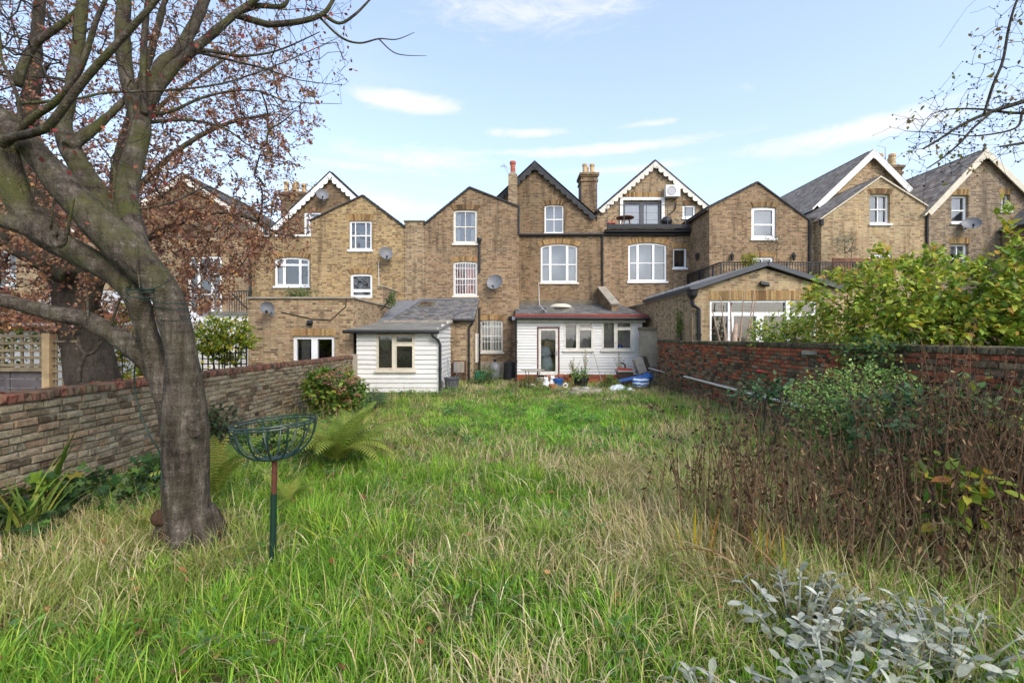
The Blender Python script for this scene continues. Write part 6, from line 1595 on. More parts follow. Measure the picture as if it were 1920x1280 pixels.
L_C3 = pxl([(272,205,13),(300,125,13),(335,95,13),(362,50,12),(385,0,11),(410,-60,10),(420,-150,7),(450,-240,4),(465,-310,2)], 4.45, 5.2, 0.78)
L_C4 = pxl([(270,215,8),(268,130,7.5),(272,50,7),(282,-30,6),(300,-130,4),(310,-210,2)], 4.35, 4.3, 0.80)
L_S1 = pxl([(4,268,13),(23,258,9.5),(60,250,9),(94,233,9),(150,160,8.5),(210,92,8),(285,10,7),(320,-40,6),(370,-120,4),(400,-190,2)], 3.6, 3.3, 0.85)
L_S2 = pxl([(6,265,10),(35,244,8),(70,215,7.5),(105,190,7),(150,130,6.5),(180,40,6),(205,-20,5),(220,-100,3),(225,-160,1.5)], 3.6, 3.4, 0.85)
L_S3 = pxl([(20,258,7),(36,235,6),(35,190,5.5),(20,150,5.5),(3,110,5),(0,60,5)], 3.6, 3.5, 0.80)
L_S4 = pxl([(30,160,12),(60,90,9),(110,50,8),(150,15,7),(190,-50,5),(205,-130,2)], 4.6, 4.8, 0.75)
thick = [L_R, L_L, L_LL, L_LM, L_B, L_BB, L_C, L_C1, L_C2, L_C3]
m = MB(); limb_tubes(m, thick)
# root flare
for a, l in ((-.3,.34),(.9,.25),(2.4,.30),(3.6,.28),(5.0,.30)):
    c = P3(356,1000,3.9); m.tube([(c.x+.10*math.cos(a),c.y+.10*math.sin(a),.28),(c.x+.22*math.cos(a),c.y+.22*math.sin(a),.09),(c.x+l*math.cos(a),c.y+l*math.sin(a),-.03)], [.10,.07,.035], 9)
# healed scars on trunk and limb
def scar(cx, cy, Y, r, mm):
    c = P3(cx, cy, Y); 
    for k in range(12):
        a0, a1 = k*math.pi/6, (k+1)*math.pi/6
        mm.tube([c+Vector((r*math.cos(a0),0,r*1.2*math.sin(a0))), c+Vector((r*math.cos(a1),0,r*1.2*math.sin(a1)))], r*.62, 8)
scar(350,788,3.735,.045,m); scar(366,810,3.735,.026,m); scar(110,447,3.58,.045,m)
fused('trunk', m, 'bark', tr, .012, 3, .009)
thin = []
for seq, y0, y1 in (([(440,28,6),(487,42,6),(510,46,6),(566,40,5.5),(606,26,5),(625,0,4.5),(640,-20,4)],4.8,4.9), ([(606,27,4),(636,44,3.4),(665,28,3.2),(693,0,2.8),(705,-15,2)],4.9,5.0),
    ([(600,33,3),(639,70,2.6),(674,81,2.2),(711,73,1.9),(744,74,1.6),(777,61,1.2)],4.9,5.1), ([(711,74,1.6),(744,101,1.3),(800,105,1.0)],5.05,5.1), ([(430,32,5),(480,12,5),(530,12,5),(545,-15,4)],4.8,4.8),
    ([(178,398,5),(188,392,4),(250,393,2.6),(320,380,2.4),(375,355,2.4),(398,352,2.2),(440,375,1.8),(480,385,1.4)],3.85,4.6), ([(30,195,4),(140,186,3),(200,174,3),(300,170,2.6),(400,160,2.4),(480,137,2.2),(560,105,1.8),(640,68,1.2)],3.9,4.9),
    ([(290,215,4),(330,205,3.4),(380,183,3),(440,170,2.6),(490,172,2.2),(540,190,1.8),(640,195,1.0)],4.5,5.0), ([(275,230,4),(350,225,3),(420,240,2.4),(470,275,1.8),(520,290,1.2)],4.5,5.2),
    ([(500,270,2.4),(505,245,2.2),(530,228,2.0),(554,207,2.0)],5.0,5.0), ([(195,470,4),(205,420,3.5),(215,330,2.6),(208,300,2.4),(228,270,2)],3.8,3.8), ([(125,440,4),(132,405,3.4),(140,370,3)],3.55,3.5), ([(95,430,2.5),(98,405,2),(102,350,1.6)],3.5,3.4),
    ([(246,650,3),(290,500,0)],3.9,3.9) and ([(256,455,3),(258,500,2.5),(262,540,2)],3.7,3.65), ([(310,110,5),(380,95,4),(450,105,3.4),(520,95,2.8),(600,60,2)],4.7,5.0), ([(360,95,4),(420,110,3),(500,130,2.4),(560,150,1.6),(640,160,1)],4.8,5.2),
    ([(165,600,3),(164,560,2),(160,520,1.4)],3.9,3.9), ([(205,620,3),(222,570,2.2),(235,545,1.6)],3.95,3.9)):
    thin.append(pxl(seq, y0, y1))
for (P_, R_) in [L_S1, L_S2, L_S3, L_S4, L_C4]+thin:
    R_ = [q*(.8 if q < .02 else 1)*(1-.55*(i/(len(R_)-1))**3) for i, q in enumerate(R_)]
    m = MB(); limb_tubes(m, [(P_, R_)], 6, 7); m.build('branch', 'bark', tr, smooth=True)
# twigs
seeds = np.array([p for P, R in (thin+[L_S1, L_S2, L_C2, L_C3, L_C4, L_B, L_C1, L_S4]) for p in smooth_path(P, R, 4)[0]])
cand = []
r2 = np.random.default_rng(5)
while len(cand) < 4200:
    x, y, Y = r2.uniform(-420, 660), r2.uniform(-380, 420), r2.uniform(3.4, 5.6)
    lim = 470+220*math.exp(-((y-70)/80)**2) + (110 if y < 260 else -150)
    if x < lim and r2.random() < (1.0 if y < 260 else .35): cand.append(tuple(P3(x, y, Y)))
allp, par, rr_, kids, S = grow(seeds, None, cand, .0017, rmax=.010)
v, f = skeleton_mesh(allp, par, rr_, S, 4); link('twigs', np_mesh('twigs', v, [f], 'twig', smooth=True), tr)['kind'] = 'stuff'
tips = allp[S:][kids[S:] == 0]; sel = tips[r2.random(len(tips)) < .65]; sel = np.repeat(sel, 2, 0)+r2.normal(0,.03,(len(sel)*2,3))
nl = len(sel)
leaves_obj('foliage', tr, sel, r2.normal(0,1,(nl,3))+np.array([0,0,-.8]), r2.normal(0,1,(nl,3)), r2.uniform(.03,.055,nl), palette(nl, [(.26,.035,.03),(.19,.03,.03),(.30,.09,.05),(.16,.05,.035)]), 'leaf')
# burrs at the foot
bu = [((302,970),.070),((318,992),.055),((308,1005),.045),((322,975),.06)]
m = MB()
for (c, r) in bu:
    p = P3(c[0], c[1], 3.78); s0 = len(m.v)
    m.lathe((p.x,p.y,p.z), [(r*math.sin(math.pi*k/8)+.001, -r*math.cos(math.pi*k/8)) for k in range(9)], 14)
fused('burr', m, 'burr', tr, .009, 3, .012)
# green twine tied round the fork, and its long tail
m = MB(); cc = P3(275,553,3.8)
for k in range(5):
    pts = []
    for a in range(25):
        t_ = a*2*math.pi/24; pts.append((cc.x+.02+.165*math.cos(t_), cc.y+.02+.16*math.sin(t_), cc.z-.03+.02*k+.05*math.cos(t_+k)+.03*math.sin(2*t_+k)))
    m.tube(pts, .0035, 5, False)
for a, b in (((262,552),(335,515)),((215,545),(268,560)),((262,560),(360,570)),((290,575),(358,578)),((300,600),(360,596))): m.tube([P3(a[0],a[1],3.72), P3((a[0]+b[0])/2,(a[1]+b[1])/2+4,3.68), P3(b[0],b[1],3.72)], .0035, 5)
tag(m.build('garden_twine', 'green_plastic'), 'green twine wound round the fork of the leaning tree', 'twine')
m = MB(); p, r = smooth_path([P3(254,672,3.95), P3(252,720,4.0), P3(262,770,4.0), P3(280,815,3.98), P3(300,850,3.85), P3(304,900,3.72), P3(312,915,3.72)], [.006]*7, 5); m.tube(p, r, 6)
tag(m.build('green_hose', 'green_plastic'), 'thin green wire hanging from the low limb down the trunk', 'wire')

# ================================================================== copper-leaved tree beyond the left wall
ct = thing('copper_tree', (PX(188,6.9), 6.9, 0), 'large copper-leaved tree with dark trunk beyond the low left wall', 'tree')
C_T = pxl([(196,870,80),(188,800,64),(180,740,54),(170,690,46),(160,640,42),(150,600,41),(138,545,38),(118,480,33),(92,420,28),(66,340,23),(55,240,18),(62,140,14),(72,30,11),(80,-60,8)], 6.9, 7.8, 0.85)
C_2 = pxl([(152,590,26),(188,500,22),(212,410,18),(226,300,15),(252,200,12),(282,100,9),(310,0,7),(330,-60,5)], 6.95, 8.6, 0.70)
C_3 = pxl([(132,520,20),(40,470,18),(-60,410,14),(-140,300,10),(-240,190,6),(-320,80,3)], 7.0, 7.0, 0.80)
C_4 = pxl([(170,540,16),(240,470,13),(310,430,10),(390,400,8),(470,410,5),(520,440,3)], 7.0, 8.2, 0.60)
C_5 = pxl([(215,400,12),(280,330,10),(350,270,8),(430,230,6),(510,215,4)], 7.6, 8.6, 0.55)
C_6 = pxl([(230,290,9),(300,200,7),(380,140,5),(450,90,4)], 7.9, 9.2, 0.55)
m = MB(); limb_tubes(m, [C_T, C_2, C_3, C_4], 5, 12)
fused('trunk', m, 'dark_bark', ct, .03, 4, .02)
for L_ in (C_5, C_6):
    m = MB(); limb_tubes(m, [L_], 6, 7); m.build('branch', 'bark', ct, smooth=True)
m = MB()
# a bare climber stem on the trunk
p, r = smooth_path([P3(148,716,6.35),P3(150,690,6.38),P3(158,668,6.40),P3(175,660,6.42),P3(190,640,6.5)], [.03,.03,.028,.022,.015], 6); m.tube(p, r, 7)
p, r = smooth_path([P3(160,667,6.40),P3(150,650,6.42),P3(146,630,6.5)], [.024,.02,.015], 6); m.tube(p, r, 7)
m.build('climber_stem', 'bark', ct, smooth=True)
seeds = np.array([p for P, R in (C_T, C_2, C_3, C_4, C_5, C_6) for p in smooth_path(P, R, 4)[0] if p.z > 2.2])
r3 = np.random.default_rng(8); cand = []
def right_edge(y): return float(np.interp(y, [-150,0,80,170,240,300,360,430,480,540,600,640], [430,500,560,600,585,545,545,560,520,440,380,300]))
while len(cand) < 7000:
    x, y, Y = r3.uniform(-480, 620), r3.uniform(-260, 625), r3.uniform(6.0, 10.2)
    if ((x-60)/520)**2+((y-190)/430)**2 > 1+r3.normal(0,.08) and x < 200: continue
    e = right_edge(y)+r3.normal(0, 26)
    if x > e: continue
    q = P3(x, y, Y)
    dens = .42+.5*np.interp(y, [0,250,420,600], [0,.2,1,.8])
    dens *= .35+1.1*float(vnoise(q.x*1.1+q.y*.7, q.z*1.2, 21))
    if 100 < x < 330 and y > 450: dens *= .35
    if x > 300 and y > 590: dens *= .3
    if r3.random() < dens: cand.append(tuple(q))
allp, par, rr_, kids, S = grow(seeds, None, cand, .0030, rmax=.028)
v, f = skeleton_mesh(allp, par, rr_, S, 4); link('twigs', np_mesh('twigs', v, [f], 'twig', smooth=True), ct)['kind'] = 'stuff'
node = allp[S:]; pn = allp[par[S:]]
reps = (r3.integers(7, 13, len(node))*np.interp(node[:,2], [2.2,4.2,6.5], [1.9,1.4,.85])).astype(int); ti = np.repeat(np.arange(len(node)), reps); n = len(ti)
tt = r3.random((n,1)); pos = pn[ti]*(1-tt)+node[ti]*tt + r3.normal(0,.028,(n,3))
dr = (node-pn)[ti]; dr = unit(dr)*.5+r3.normal(0,.7,(n,3))+np.array([0,0,-.35])
nr_ = r3.normal(0,.6,(n,3))+np.array([0,-.5,.9])
leaves_obj('foliage', ct, pos, dr, nr_, r3.uniform(.035,.075,n), palette(n, [(.30,.145,.085),(.39,.19,.10),(.20,.095,.07),(.48,.25,.10),(.27,.12,.10),(.35,.21,.13)], [4,4,2.5,2,2.5,3]), 'leaf', T_SMALL)

# ================================================================== overhanging branch at the right: a bare fruit tree beyond the wall
ft = thing('bare_fruit_tree', (7.3, 4.6, 0), 'nearly bare fruit tree reaching over the right wall with dark twigs', 'tree')
F1 = pxl([(2260,60,16),(2120,120,12),(2000,165,8),(1920,190,6.5),(1850,213,5.2),(1800,236,4.2),(1760,262,3.4),(1731,279,2.6)], 4.6, 4.2, .62)
F2 = pxl([(1858,212,4),(1825,240,3.4),(1800,268,3),(1768,296,2.4),(1738,316,1.6)], 4.25, 4.1, .62)
F3 = pxl([(1845,214,3.4),(1862,160,3.8),(1880,115,3.6),(1890,60,3.4),(1900,20,3),(1915,-20,2.6)], 4.25, 4.2, .62)
F4 = pxl([(2050,150,6),(1960,205,5),(1905,212,4),(1840,205,3),(1780,205,2),(1745,215,1.2)], 4.5, 4.3, .62)
F5 = pxl([(2080,220,6),(1990,255,5),(1920,268,4),(1875,275,2.6)], 4.4, 4.2, .62)
F6 = pxl([(1960,205,4),(1920,205,3.4),(1905,240,3),(1830,255,2),(1770,250,1.6),(1700,246,1)], 4.4, 4.2, .62)
trk = ([(7.3,4.7,-.1),(7.25,4.65,1.0),(7.15,4.6,2.3),(7.05,4.6,3.6),(6.98,4.6,4.6),(6.9,4.6,5.4)], [.16,.13,.12,.11,.09,.05])
m = MB(); limb_tubes(m, [trk, F1, F2, F3, F4, F5, F6, ([Vector((7.0,4.6,4.3)), F1[0][0]],[.08,F1[1][0]]), ([Vector((7.15,4.6,2.9)), Vector((6.5,4.5,3.4)), F5[0][0]],[.06,.045,F5[1][0]])], 5, 8); m.build('trunk', 'dark_bark', ft, smooth=True)
seeds = np.array([p for P, R in (F1,F2,F3,F4,F5,F6) for p in smooth_path(P, R, 5)[0]])
r4 = np.random.default_rng(3); cand = []
while len(cand) < 800:
    i = r4.integers(len(seeds)); q = seeds[i]+r4.normal(0,.16,3)*np.array([1,1,.9])
    cand.append(q)
allp, par, rr_, kids, S = grow(seeds, None, cand, .0014, rmax=.007)
v, f = skeleton_mesh(allp, par, rr_, S, 4); link('twigs', np_mesh('twigs', v, [f], 'dark_bark', smooth=True), ft)['kind'] = 'stuff'
tip = allp[S:]; n = len(tip)
leaves_obj('buds', ft, tip, r4.normal(0,1,(n,3)), r4.normal(0,1,(n,3)), r4.uniform(.012,.022,n), palette(n, [(.03,.022,.018),(.05,.035,.025)]), 'dead_leaf', wid=1.6)
sel = tip[(kids[S:] == 0)]; sel = sel[r4.random(len(sel)) < .20]; sel = np.repeat(sel, 3, 0)+r4.normal(0,.03,(len(sel)*3,3)); n = len(sel)
leaves_obj('foliage', ft, sel, r4.normal(0,.6,(n,3))+np.array([0,0,-.8]), r4.normal(0,1,(n,3)), r4.uniform(.035,.055,n), palette(n, [(.14,.17,.03),(.26,.20,.04),(.20,.12,.05)]), 'leaf', T_BIG)

# ================================================================== leafy plants
def bush(name, label, cat, base, centre, rad, n_nodes, per, size, cols, w=None, tpl=T_BIG, mat='leaf', stem_mat='twig', shoots=(), n_obj=0, obj_mat='shrub_leaf', seed=0, flat=.9, min_r=.003, group=None, wid=1.0, accept=None, spread=.05, stems=4):
    """shrub: stems from the ground, branching twigs, leaves along them; the most visible leaves are objects"""
    rg = np.random.default_rng(seed+100)
    e = thing(name, base, label, cat, group)
    c, r = np.array(centre), np.array(rad)
    pts = []
    while len(pts) < n_nodes:
        d = rg.normal(0,1,3); d /= np.linalg.norm(d); q = c + d*r*(rg.random()**.45)
        if q[2] < .05: continue
        if float(vnoise(q[0]*2.6/max(.3,r[0])+q[1]*1.9, q[2]*2.6, seed+9)) < .30*rg.random()+.12: continue
        if accept and not accept(q): continue
        pts.append(q)
    b = np.array(base); seeds = []
    for k in range(stems):
        a = rg.uniform(0,6.28); top = c+np.array([math.cos(a)*r[0]*.5, math.sin(a)*r[1]*.5, 0]); bs = b+np.array([math.cos(a)*r[0]*.15, math.sin(a)*r[1]*.15, 0])
        for s in np.linspace(0, 1, 7): seeds.append(bs*(1-s)+top*s)
    for sh in shoots:
        p, _ = smooth_path(sh, [1]*len(sh), 6); pts += [np.array(q) for q in p]
    seeds = np.array(seeds); pts = np.array(pts)
    allp, par, rr_, kids, S = grow(seeds, None, pts, min_r, rmax=.02, up=.6)
    v, f = skeleton_mesh(allp, par, rr_, S, 4, rng=rg)
    vs, fs = [v], [f]
    m = MB()
    for k in range(stems): m.tube([tuple(x) for x in seeds[k*7:(k+1)*7]], [min_r*3.5]*7, 5)
    m.build('stems', stem_mat, e, smooth=True)
    link('twigs', np_mesh('twigs', v, [f], stem_mat, smooth=True), e)['kind'] = 'stuff'
    node, pn = allp[S:], allp[par[S:]]
    ti = np.repeat(np.arange(len(node)), per); n = len(ti)
    tt = rg.random((n,1)); d = unit(node-pn)[ti]
    pos = pn[ti]*(1-tt)+node[ti]*tt+rg.normal(0,spread,(n,3))
    out = unit(pos-c)
    dr = d*.5+out*.45+rg.normal(0,.55,(n,3))+np.array([0,0,-.15]); nr = np.array([0,-.15,1.0])*flat+rg.normal(0,.40,(n,3))+out*.25
    sz = rg.uniform(size[0], size[1], n)
    cols_ = palette(n, cols, w, rng=rg)
    if n_obj:
        # the leaves that face the camera side and the top show largest
        score = -(pos[:,1]) + .6*pos[:,2] + sz*6 + rg.normal(0,.3,n)
        ok = np.argsort(-score)[:n_obj]; rest = np.setdiff1d(np.arange(n), ok)
        leaf_objects(e, 'leaf', pos[ok], dr[ok], nr[ok], sz[ok], obj_mat, tpl)
    else: rest = np.arange(n)
    leaves_obj('foliage', e, pos[rest], dr[rest], nr[rest], sz[rest], cols_[rest], mat, tpl, wid)
    return e

YEL = [(.21,.31,.03),(.32,.42,.045),(.45,.48,.05),(.56,.50,.06),(.52,.30,.05),(.14,.24,.03)]
bush('autumn_shrub', 'yellow-green autumn shrub spilling over the right brick wall', 'shrub', (6.9,7.8,0), (6.85,7.9,2.2), (1.65,1.7,1.15), 1050, 9, (.075,.125), YEL, [3,4,3,1.4,.7,2], seed=1, n_obj=160,
     shoots=[[(6.4,7.6,2.6),(6.2,7.5,3.0),(6.1,7.5,3.3)],[(6.9,7.7,2.6),(7.05,7.7,3.0),(7.15,7.6,3.25)],[(5.9,8.2,2.2),(5.5,8.2,2.45),(5.1,8.2,2.35)]])
bush('autumn_shrub', 'tall upright green shrub with long shoots beyond the right wall', 'shrub', (8.2,7.1,0), (8.3,7.0,2.15), (1.6,1.4,1.2), 900, 9, (.08,.14), YEL, [4,4,2,.8,.6,4], seed=2, n_obj=120,
     shoots=[[(7.55,6.9,2.6),(7.5,6.8,3.2),(7.42,6.8,3.8)],[(7.75,6.8,2.6),(7.8,6.8,3.0),(7.85,6.7,3.4)],[(8.1,6.8,2.6),(8.2,6.8,3.1),(8.1,6.7,3.5)]])
bush('overhanging_shrub', 'loose greenish-yellow shrub in front of the white folding doors', 'shrub', (5.9,9.9,0), (5.95,9.9,1.85), (.75,.8,.55), 230, 8, (.06,.10), YEL, [3,4,3,1,.5,2], seed=3)
bush('bramble', 'bramble with dark green leaves hanging over the red brick wall', 'bramble', (5.8,6.6,0), (5.35,6.6,1.55), (.55,.75,.32), 120, 6, (.06,.10), [(.05,.11,.03),(.09,.16,.03),(.22,.24,.035)], [4,3,2], seed=4)
bush('yellow_hedge', 'bright yellow-green hedge beside the flat-roofed brick extension', 'hedge', (PX(425,11.6),11.6,0), (PX(418,11.3),11.3,1.75), (.85,.5,.62), 300, 9, (.07,.12), [(.24,.35,.035),(.55,.50,.04),(.38,.44,.04),(.62,.48,.04),(.12,.22,.03)], [4,2.5,4,1.2,2], seed=5)
bush('climbing_shrub', 'yellow-leaved climber behind the fork of the leaning tree', 'shrub', (PX(235,8.3),8.3,0), (PX(240,8.3),8.3,1.7), (.75,.4,.8), 200, 7, (.06,.10), [(.50,.44,.04),(.60,.48,.04),(.28,.34,.04),(.16,.22,.03)], [3,2,3,2], seed=6)
bush('climbing_shrub', 'yellow-green creeper behind the trellis fence', 'shrub', (PX(30,7.6),7.6,0), (PX(20,7.6),7.6,1.6), (1.1,.25,.5), 150, 7, (.05,.09), [(.12,.18,.02),(.30,.29,.03),(.06,.11,.02)], None, seed=7)
# hydrangea with faded heads
hy = bush('hydrangea', 'hydrangea with faded pink-brown heads beside the white shed', 'shrub', (PX(622,10.2),10.2,0), (PX(622,10.2),10.2,.62), (.72,.6,.52), 260, 8, (.08,.14), [(.11,.19,.025),(.17,.24,.03),(.30,.28,.04),(.06,.12,.02),(.20,.08,.04)], [4,4,1.5,3,.8], seed=8)
rg = np.random.default_rng(6)
for k in range(20):
    a, zz = rg.uniform(-1.0,1.0), rg.uniform(.35,1.12); c = np.array([PX(648,10)+a*.42, 9.75+rg.uniform(-.15,.3), zz])
    n = 60; d = unit(rg.normal(0,1,(n,3))); d[:,2] = np.abs(d[:,2])*.8-.1
    leaves_obj('flower_head', hy, c+d*rg.uniform(.06,.085), d+rg.normal(0,.4,(n,3)), d, rg.uniform(.02,.034,n), palette(n, [(.34,.17,.12),(.42,.24,.17),(.26,.12,.08),(.30,.24,.12)]), 'dead_leaf', wid=1.5, kind=None)
bush('euphorbia', 'low blue-green euphorbia between hydrangea and shed', 'plant', (PX(703,11.6),11.6,0), (PX(703,11.6),11.6,.22), (.32,.3,.22), 90, 9, (.05,.09), [(.05,.12,.07),(.08,.16,.09),(.04,.09,.045)], seed=9, tpl=T_LONG)
bush('border_shrub', 'dense pale green small-leaved shrub in front of the red brick wall', 'shrub', (4.25,5.5,0), (4.25,5.5,.95), (.85,.6,.60), 560, 11, (.03,.055), [(.18,.30,.07),(.25,.38,.09),(.12,.22,.05),(.33,.40,.12)], [4,4,3,1.5], seed=10)
bush('bramble', 'blue-green bramble arching through the dead stalks', 'bramble', (4.2,4.6,0), (4.1,4.6,.95), (.75,.5,.40), 90, 5, (.07,.12), [(.07,.15,.06),(.12,.20,.085),(.05,.11,.035)], seed=11)
bush('bramble', 'blue-green bramble against the red wall behind the poppy', 'bramble', (3.7,6.7,0), (3.85,6.8,.95), (.55,.4,.30), 70, 5, (.06,.11), [(.07,.15,.06),(.12,.20,.085),(.05,.11,.035)], seed=12)
bush('ground_weeds', 'dark leafy weeds along the foot of the low left wall', 'plant', (-4.3,4.6,0), (-4.3,4.9,.12), (.65,1.4,.26), 260, 7, (.05,.10), [(.035,.085,.025),(.06,.13,.03),(.09,.16,.03),(.03,.06,.02)], seed=13, tpl=T_LOBED)
bush('sycamore_seedling', 'light green lobed-leaf seedling by the low left wall', 'plant', (PX(75,4.25),4.25,0), (PX(75,4.25),4.25,.36), (.22,.2,.12), 14, 3, (.10,.16), [(.13,.26,.03),(.18,.30,.035),(.30,.26,.04)], seed=14, tpl=T_LOBED, n_obj=18, obj_mat='green_leaf')
bush('ivy', 'ivy growing up the low wall behind the wire basket', 'ivy', (-4.75,7.2,0), (-4.75,7.3,.32), (.22,.8,.38), 150, 6, (.04,.07), [(.03,.065,.022),(.045,.09,.03),(.10,.09,.05)], seed=15, tpl=T_LOBED)
bush('weed_bush', 'dark leafy weeds behind the wire basket', 'plant', (-3.4,6.6,0), (-3.4,6.8,.25), (.6,.6,.32), 190, 6, (.05,.09), [(.03,.075,.025),(.05,.11,.03),(.08,.15,.035)], seed=16)
bush('weed_bush', 'leafy weeds growing out of the black plastic tub', 'plant', (PX(1089,16.2),16.2,.3), (PX(1087,16.2),16.1,.48), (.36,.3,.2), 60, 7, (.05,.09), [(.11,.23,.04),(.16,.27,.05),(.07,.16,.03)], seed=17)
bush('weed_bush', 'bushy yellow-green weeds beside the storage bin', 'plant', (PX(1142,15.8),15.8,0), (PX(1142,15.8),15.8,.22), (.42,.35,.25), 90, 7, (.05,.08), [(.14,.21,.04),(.22,.26,.05),(.09,.15,.03)], seed=18)
bush('weed_bush', 'low weeds around the foot of the round garden table', 'plant', (PX(985,15.6),15.6,0), (PX(985,15.6),15.6,.2), (.7,.45,.25), 120, 7, (.05,.08), [(.12,.19,.04),(.20,.22,.06),(.08,.13,.03),(.17,.12,.06)], seed=19)
bush('weed_bush', 'tall weeds between the lean-to and the gas bottle', 'plant', (PX(905,17.0),17.0,0), (PX(905,17.0),17.0,.3), (.75,.5,.38), 130, 7, (.05,.09), [(.09,.17,.035),(.14,.22,.05),(.06,.12,.03)], seed=20)
bush('dried_weeds', 'brown dried weeds at the foot of the garden wall by the folded chair', 'plant', (PX(1250,14.6),14.6,0), (PX(1250,14.6),14.6,.35), (.55,.8,.40), 150, 6, (.05,.08), [(.17,.13,.06),(.24,.19,.09),(.11,.10,.04),(.30,.25,.14)], seed=21, mat='dead_leaf', tpl=T_LONG)
bush('young_bush', 'glossy green and yellow leafed plant in front of the dead stalks', 'plant', (3.35,3.45,0), (3.35,3.45,.66), (.30,.28,.36), 26, 5, (.09,.14), [(.10,.20,.03),(.16,.26,.035),(.40,.34,.04)], [4,3,1.2], seed=22, tpl=T_LONG, n_obj=70, obj_mat='shrub_leaf', stems=2, wid=1.6)
bush('roof_plants', 'green plants in boxes along the flat roof edge below the white bay doors', 'plant', (PX(560,14.95),14.95,ZL+.06), (PX(562,14.95),14.95,ZL+.20), (.55,.12,.18), 70, 6, (.05,.08), [(.09,.17,.05),(.16,.24,.07),(.22,.28,.09)], seed=23)
bush('roof_plants', 'trailing green plant beside the parapet on the flat roof', 'plant', (PX(733,19),17.6,ZL-.2), (PX(733,17.6),17.6,ZL+.22), (.14,.3,.36), 60, 6, (.05,.08), [(.06,.13,.03),(.10,.18,.04)], seed=24)
bush('olive_tree', 'small grey-green olive tree on the terrace behind the iron railing', 'tree', (PX(1588,19.3),19.3,ZT-1.05), (PX(1588,19.3),19.3,PZ(455,19.3)), (.62,.5,.48), 190, 7, (.05,.08), [(.20,.22,.14),(.27,.28,.19),(.14,.16,.09)], seed=25, tpl=T_LONG, stems=1)
bush('olive_tree', 'wispy olive tree in front of the plastic sash window', 'tree', (PX(1450,19.6),19.6,ZT-1.05), (PX(1452,19.6),19.6,PZ(455,19.6)), (.68,.3,.5), 150, 6, (.05,.08), [(.20,.21,.13),(.27,.27,.18)], seed=26, tpl=T_LONG, stems=1)
bush('yellow_shrub', 'small yellow potted shrub on the terrace above the metal roof edge', 'shrub', (PX(1402,18.9),18.8,ZT-1.05), (PX(1405,18.8),18.75,PZ(488,18.8)), (.36,.25,.28), 70, 7, (.05,.09), [(.42,.38,.03),(.30,.33,.03),(.16,.25,.03)], seed=27)
bush('green_climber', 'green climber on the side wall of the gabled brick extension', 'plant', (5.50,14.9,0), (5.52,14.9,1.9), (.07,.25,.85), 90, 6, (.05,.08), [(.09,.17,.03),(.16,.24,.03)], seed=28)

# bare pinkish shrub in front of the folding doors
bs = thing('bare_shrub', (PX(1372,13.3),13.3,0), 'bare pale-stemmed shrub in front of the white folding doors', 'shrub')
r5 = np.random.default_rng(12); st = []
m = MB()
for k in range(9):
    a = r5.uniform(-.55,.55); b = Vector((PX(1376,13.2),13.2,.6)); tp = Vector((b.x+a*1.5, 13.3+r5.uniform(-.2,.2), r5.uniform(2.3,3.3) if k > 2 else 2.1))
    p, r = smooth_path([b, b.lerp(tp,.4)+Vector((a*.25,0,.05)), tp], [.04,.028,.010], 8); m.tube(p, r, 6); st += [np.array(q) for q in p]
m.tube([(PX(1376,13.2),13.2,0),(PX(1376,13.2),13.2,1.6),(PX(1380,13.2),13.2,2.2)], [.10,.09,.05], 8)
mat_plain('pale_stem', c4(.36,.26,.19), .85, .15, var=.25, scale=9); m.build('stems', 'pale_stem', bs, smooth=True)
cand = [np.array(st[r5.integers(len(st))])+r5.normal(0,.14,3) for _ in range(160)]
allp, par, rr_, kids, S = grow(np.array(st), None, cand, .004, rmax=.012); v, f = skeleton_mesh(allp, par, rr_, S, 4); link('twigs', np_mesh('twigs', v, [f], 'pale_stem', smooth=True), bs)['kind'] = 'stuff'

# ------------------------------------------------------------------ ferns
def frond_mesh(seed):
    rr = random.Random(seed); m = MB(); n = 24; pts = []
    bend = rr.uniform(.9, 1.9); x = z = 0; th = .25
    for i in range(n+1): pts.append(Vector((x, 0, z))); th += bend/n; x += math.sin(th)/n; z += math.cos(th)/n
    for i in range(2, n):
        s = i/n; L = .20*math.sin(math.pi*min(1, s*.92+.08))**.8*(1-.25*s); d = (pts[i+1]-pts[i]).normalized(); up = Vector((-d.z, 0, d.x)) if d.z < .99 else Vector((0,0,1))
        for sd in (-1, 1):
            q = (Vector((0, sd, 0))*.9+d*.42).normalized(); w = d*.0135
            a, b = pts[i], pts[i]+q*L*.55-Vector((0,0,.01)); c = pts[i]+q*L-Vector((0,0,.04))
            k = [m.vert(v) for v in (a-w*.7, a+w*.7, b+w, b-w, c)]; m.f += [[k[0],k[1],k[2],k[3]],[k[3],k[2],k[4]]]
    m.tube(pts, [.006*(1-.8*i/n) for i in range(n+1)], 4)
    me = m.mesh('frond'); me.materials.append(MAT['fern_leaf']); return me
FR = [frond_mesh(k) for k in range(4)]
def fern(base, n, L, label, seed, lean=(.15,.75)):
    e = thing('fern', base, label, 'fern'); rr = random.Random(seed)
    for k in range(n):
        o = bpy.data.objects.new('frond', FR[k % 4]); COL.objects.link(o); o.parent = e
        o.rotation_euler = (rr.uniform(-.15,.15), rr.uniform(*lean)-.35, k*2*math.pi/n*1.618+rr.uniform(-.3,.3)); s = L*rr.uniform(.75,1.1); o.scale = (s, s*1.05, s)
    return e
fern((PX(632,6.0),6.0,.16), 34, 1.0, 'large yellow-green fern behind and beside the wire basket', 1)
fern((PX(672,6.9),6.9,.12), 14, .8, 'smaller fern spreading into the lawn past the large fern', 2)
fern((PX(408,4.8),4.8,.1), 10, .8, 'upright fern just behind the leaning trunk', 3, (-.25,.25))
fern((PX(545,4.6),4.6,.12), 9, .42, 'little fern at the foot of the rusty post', 4)
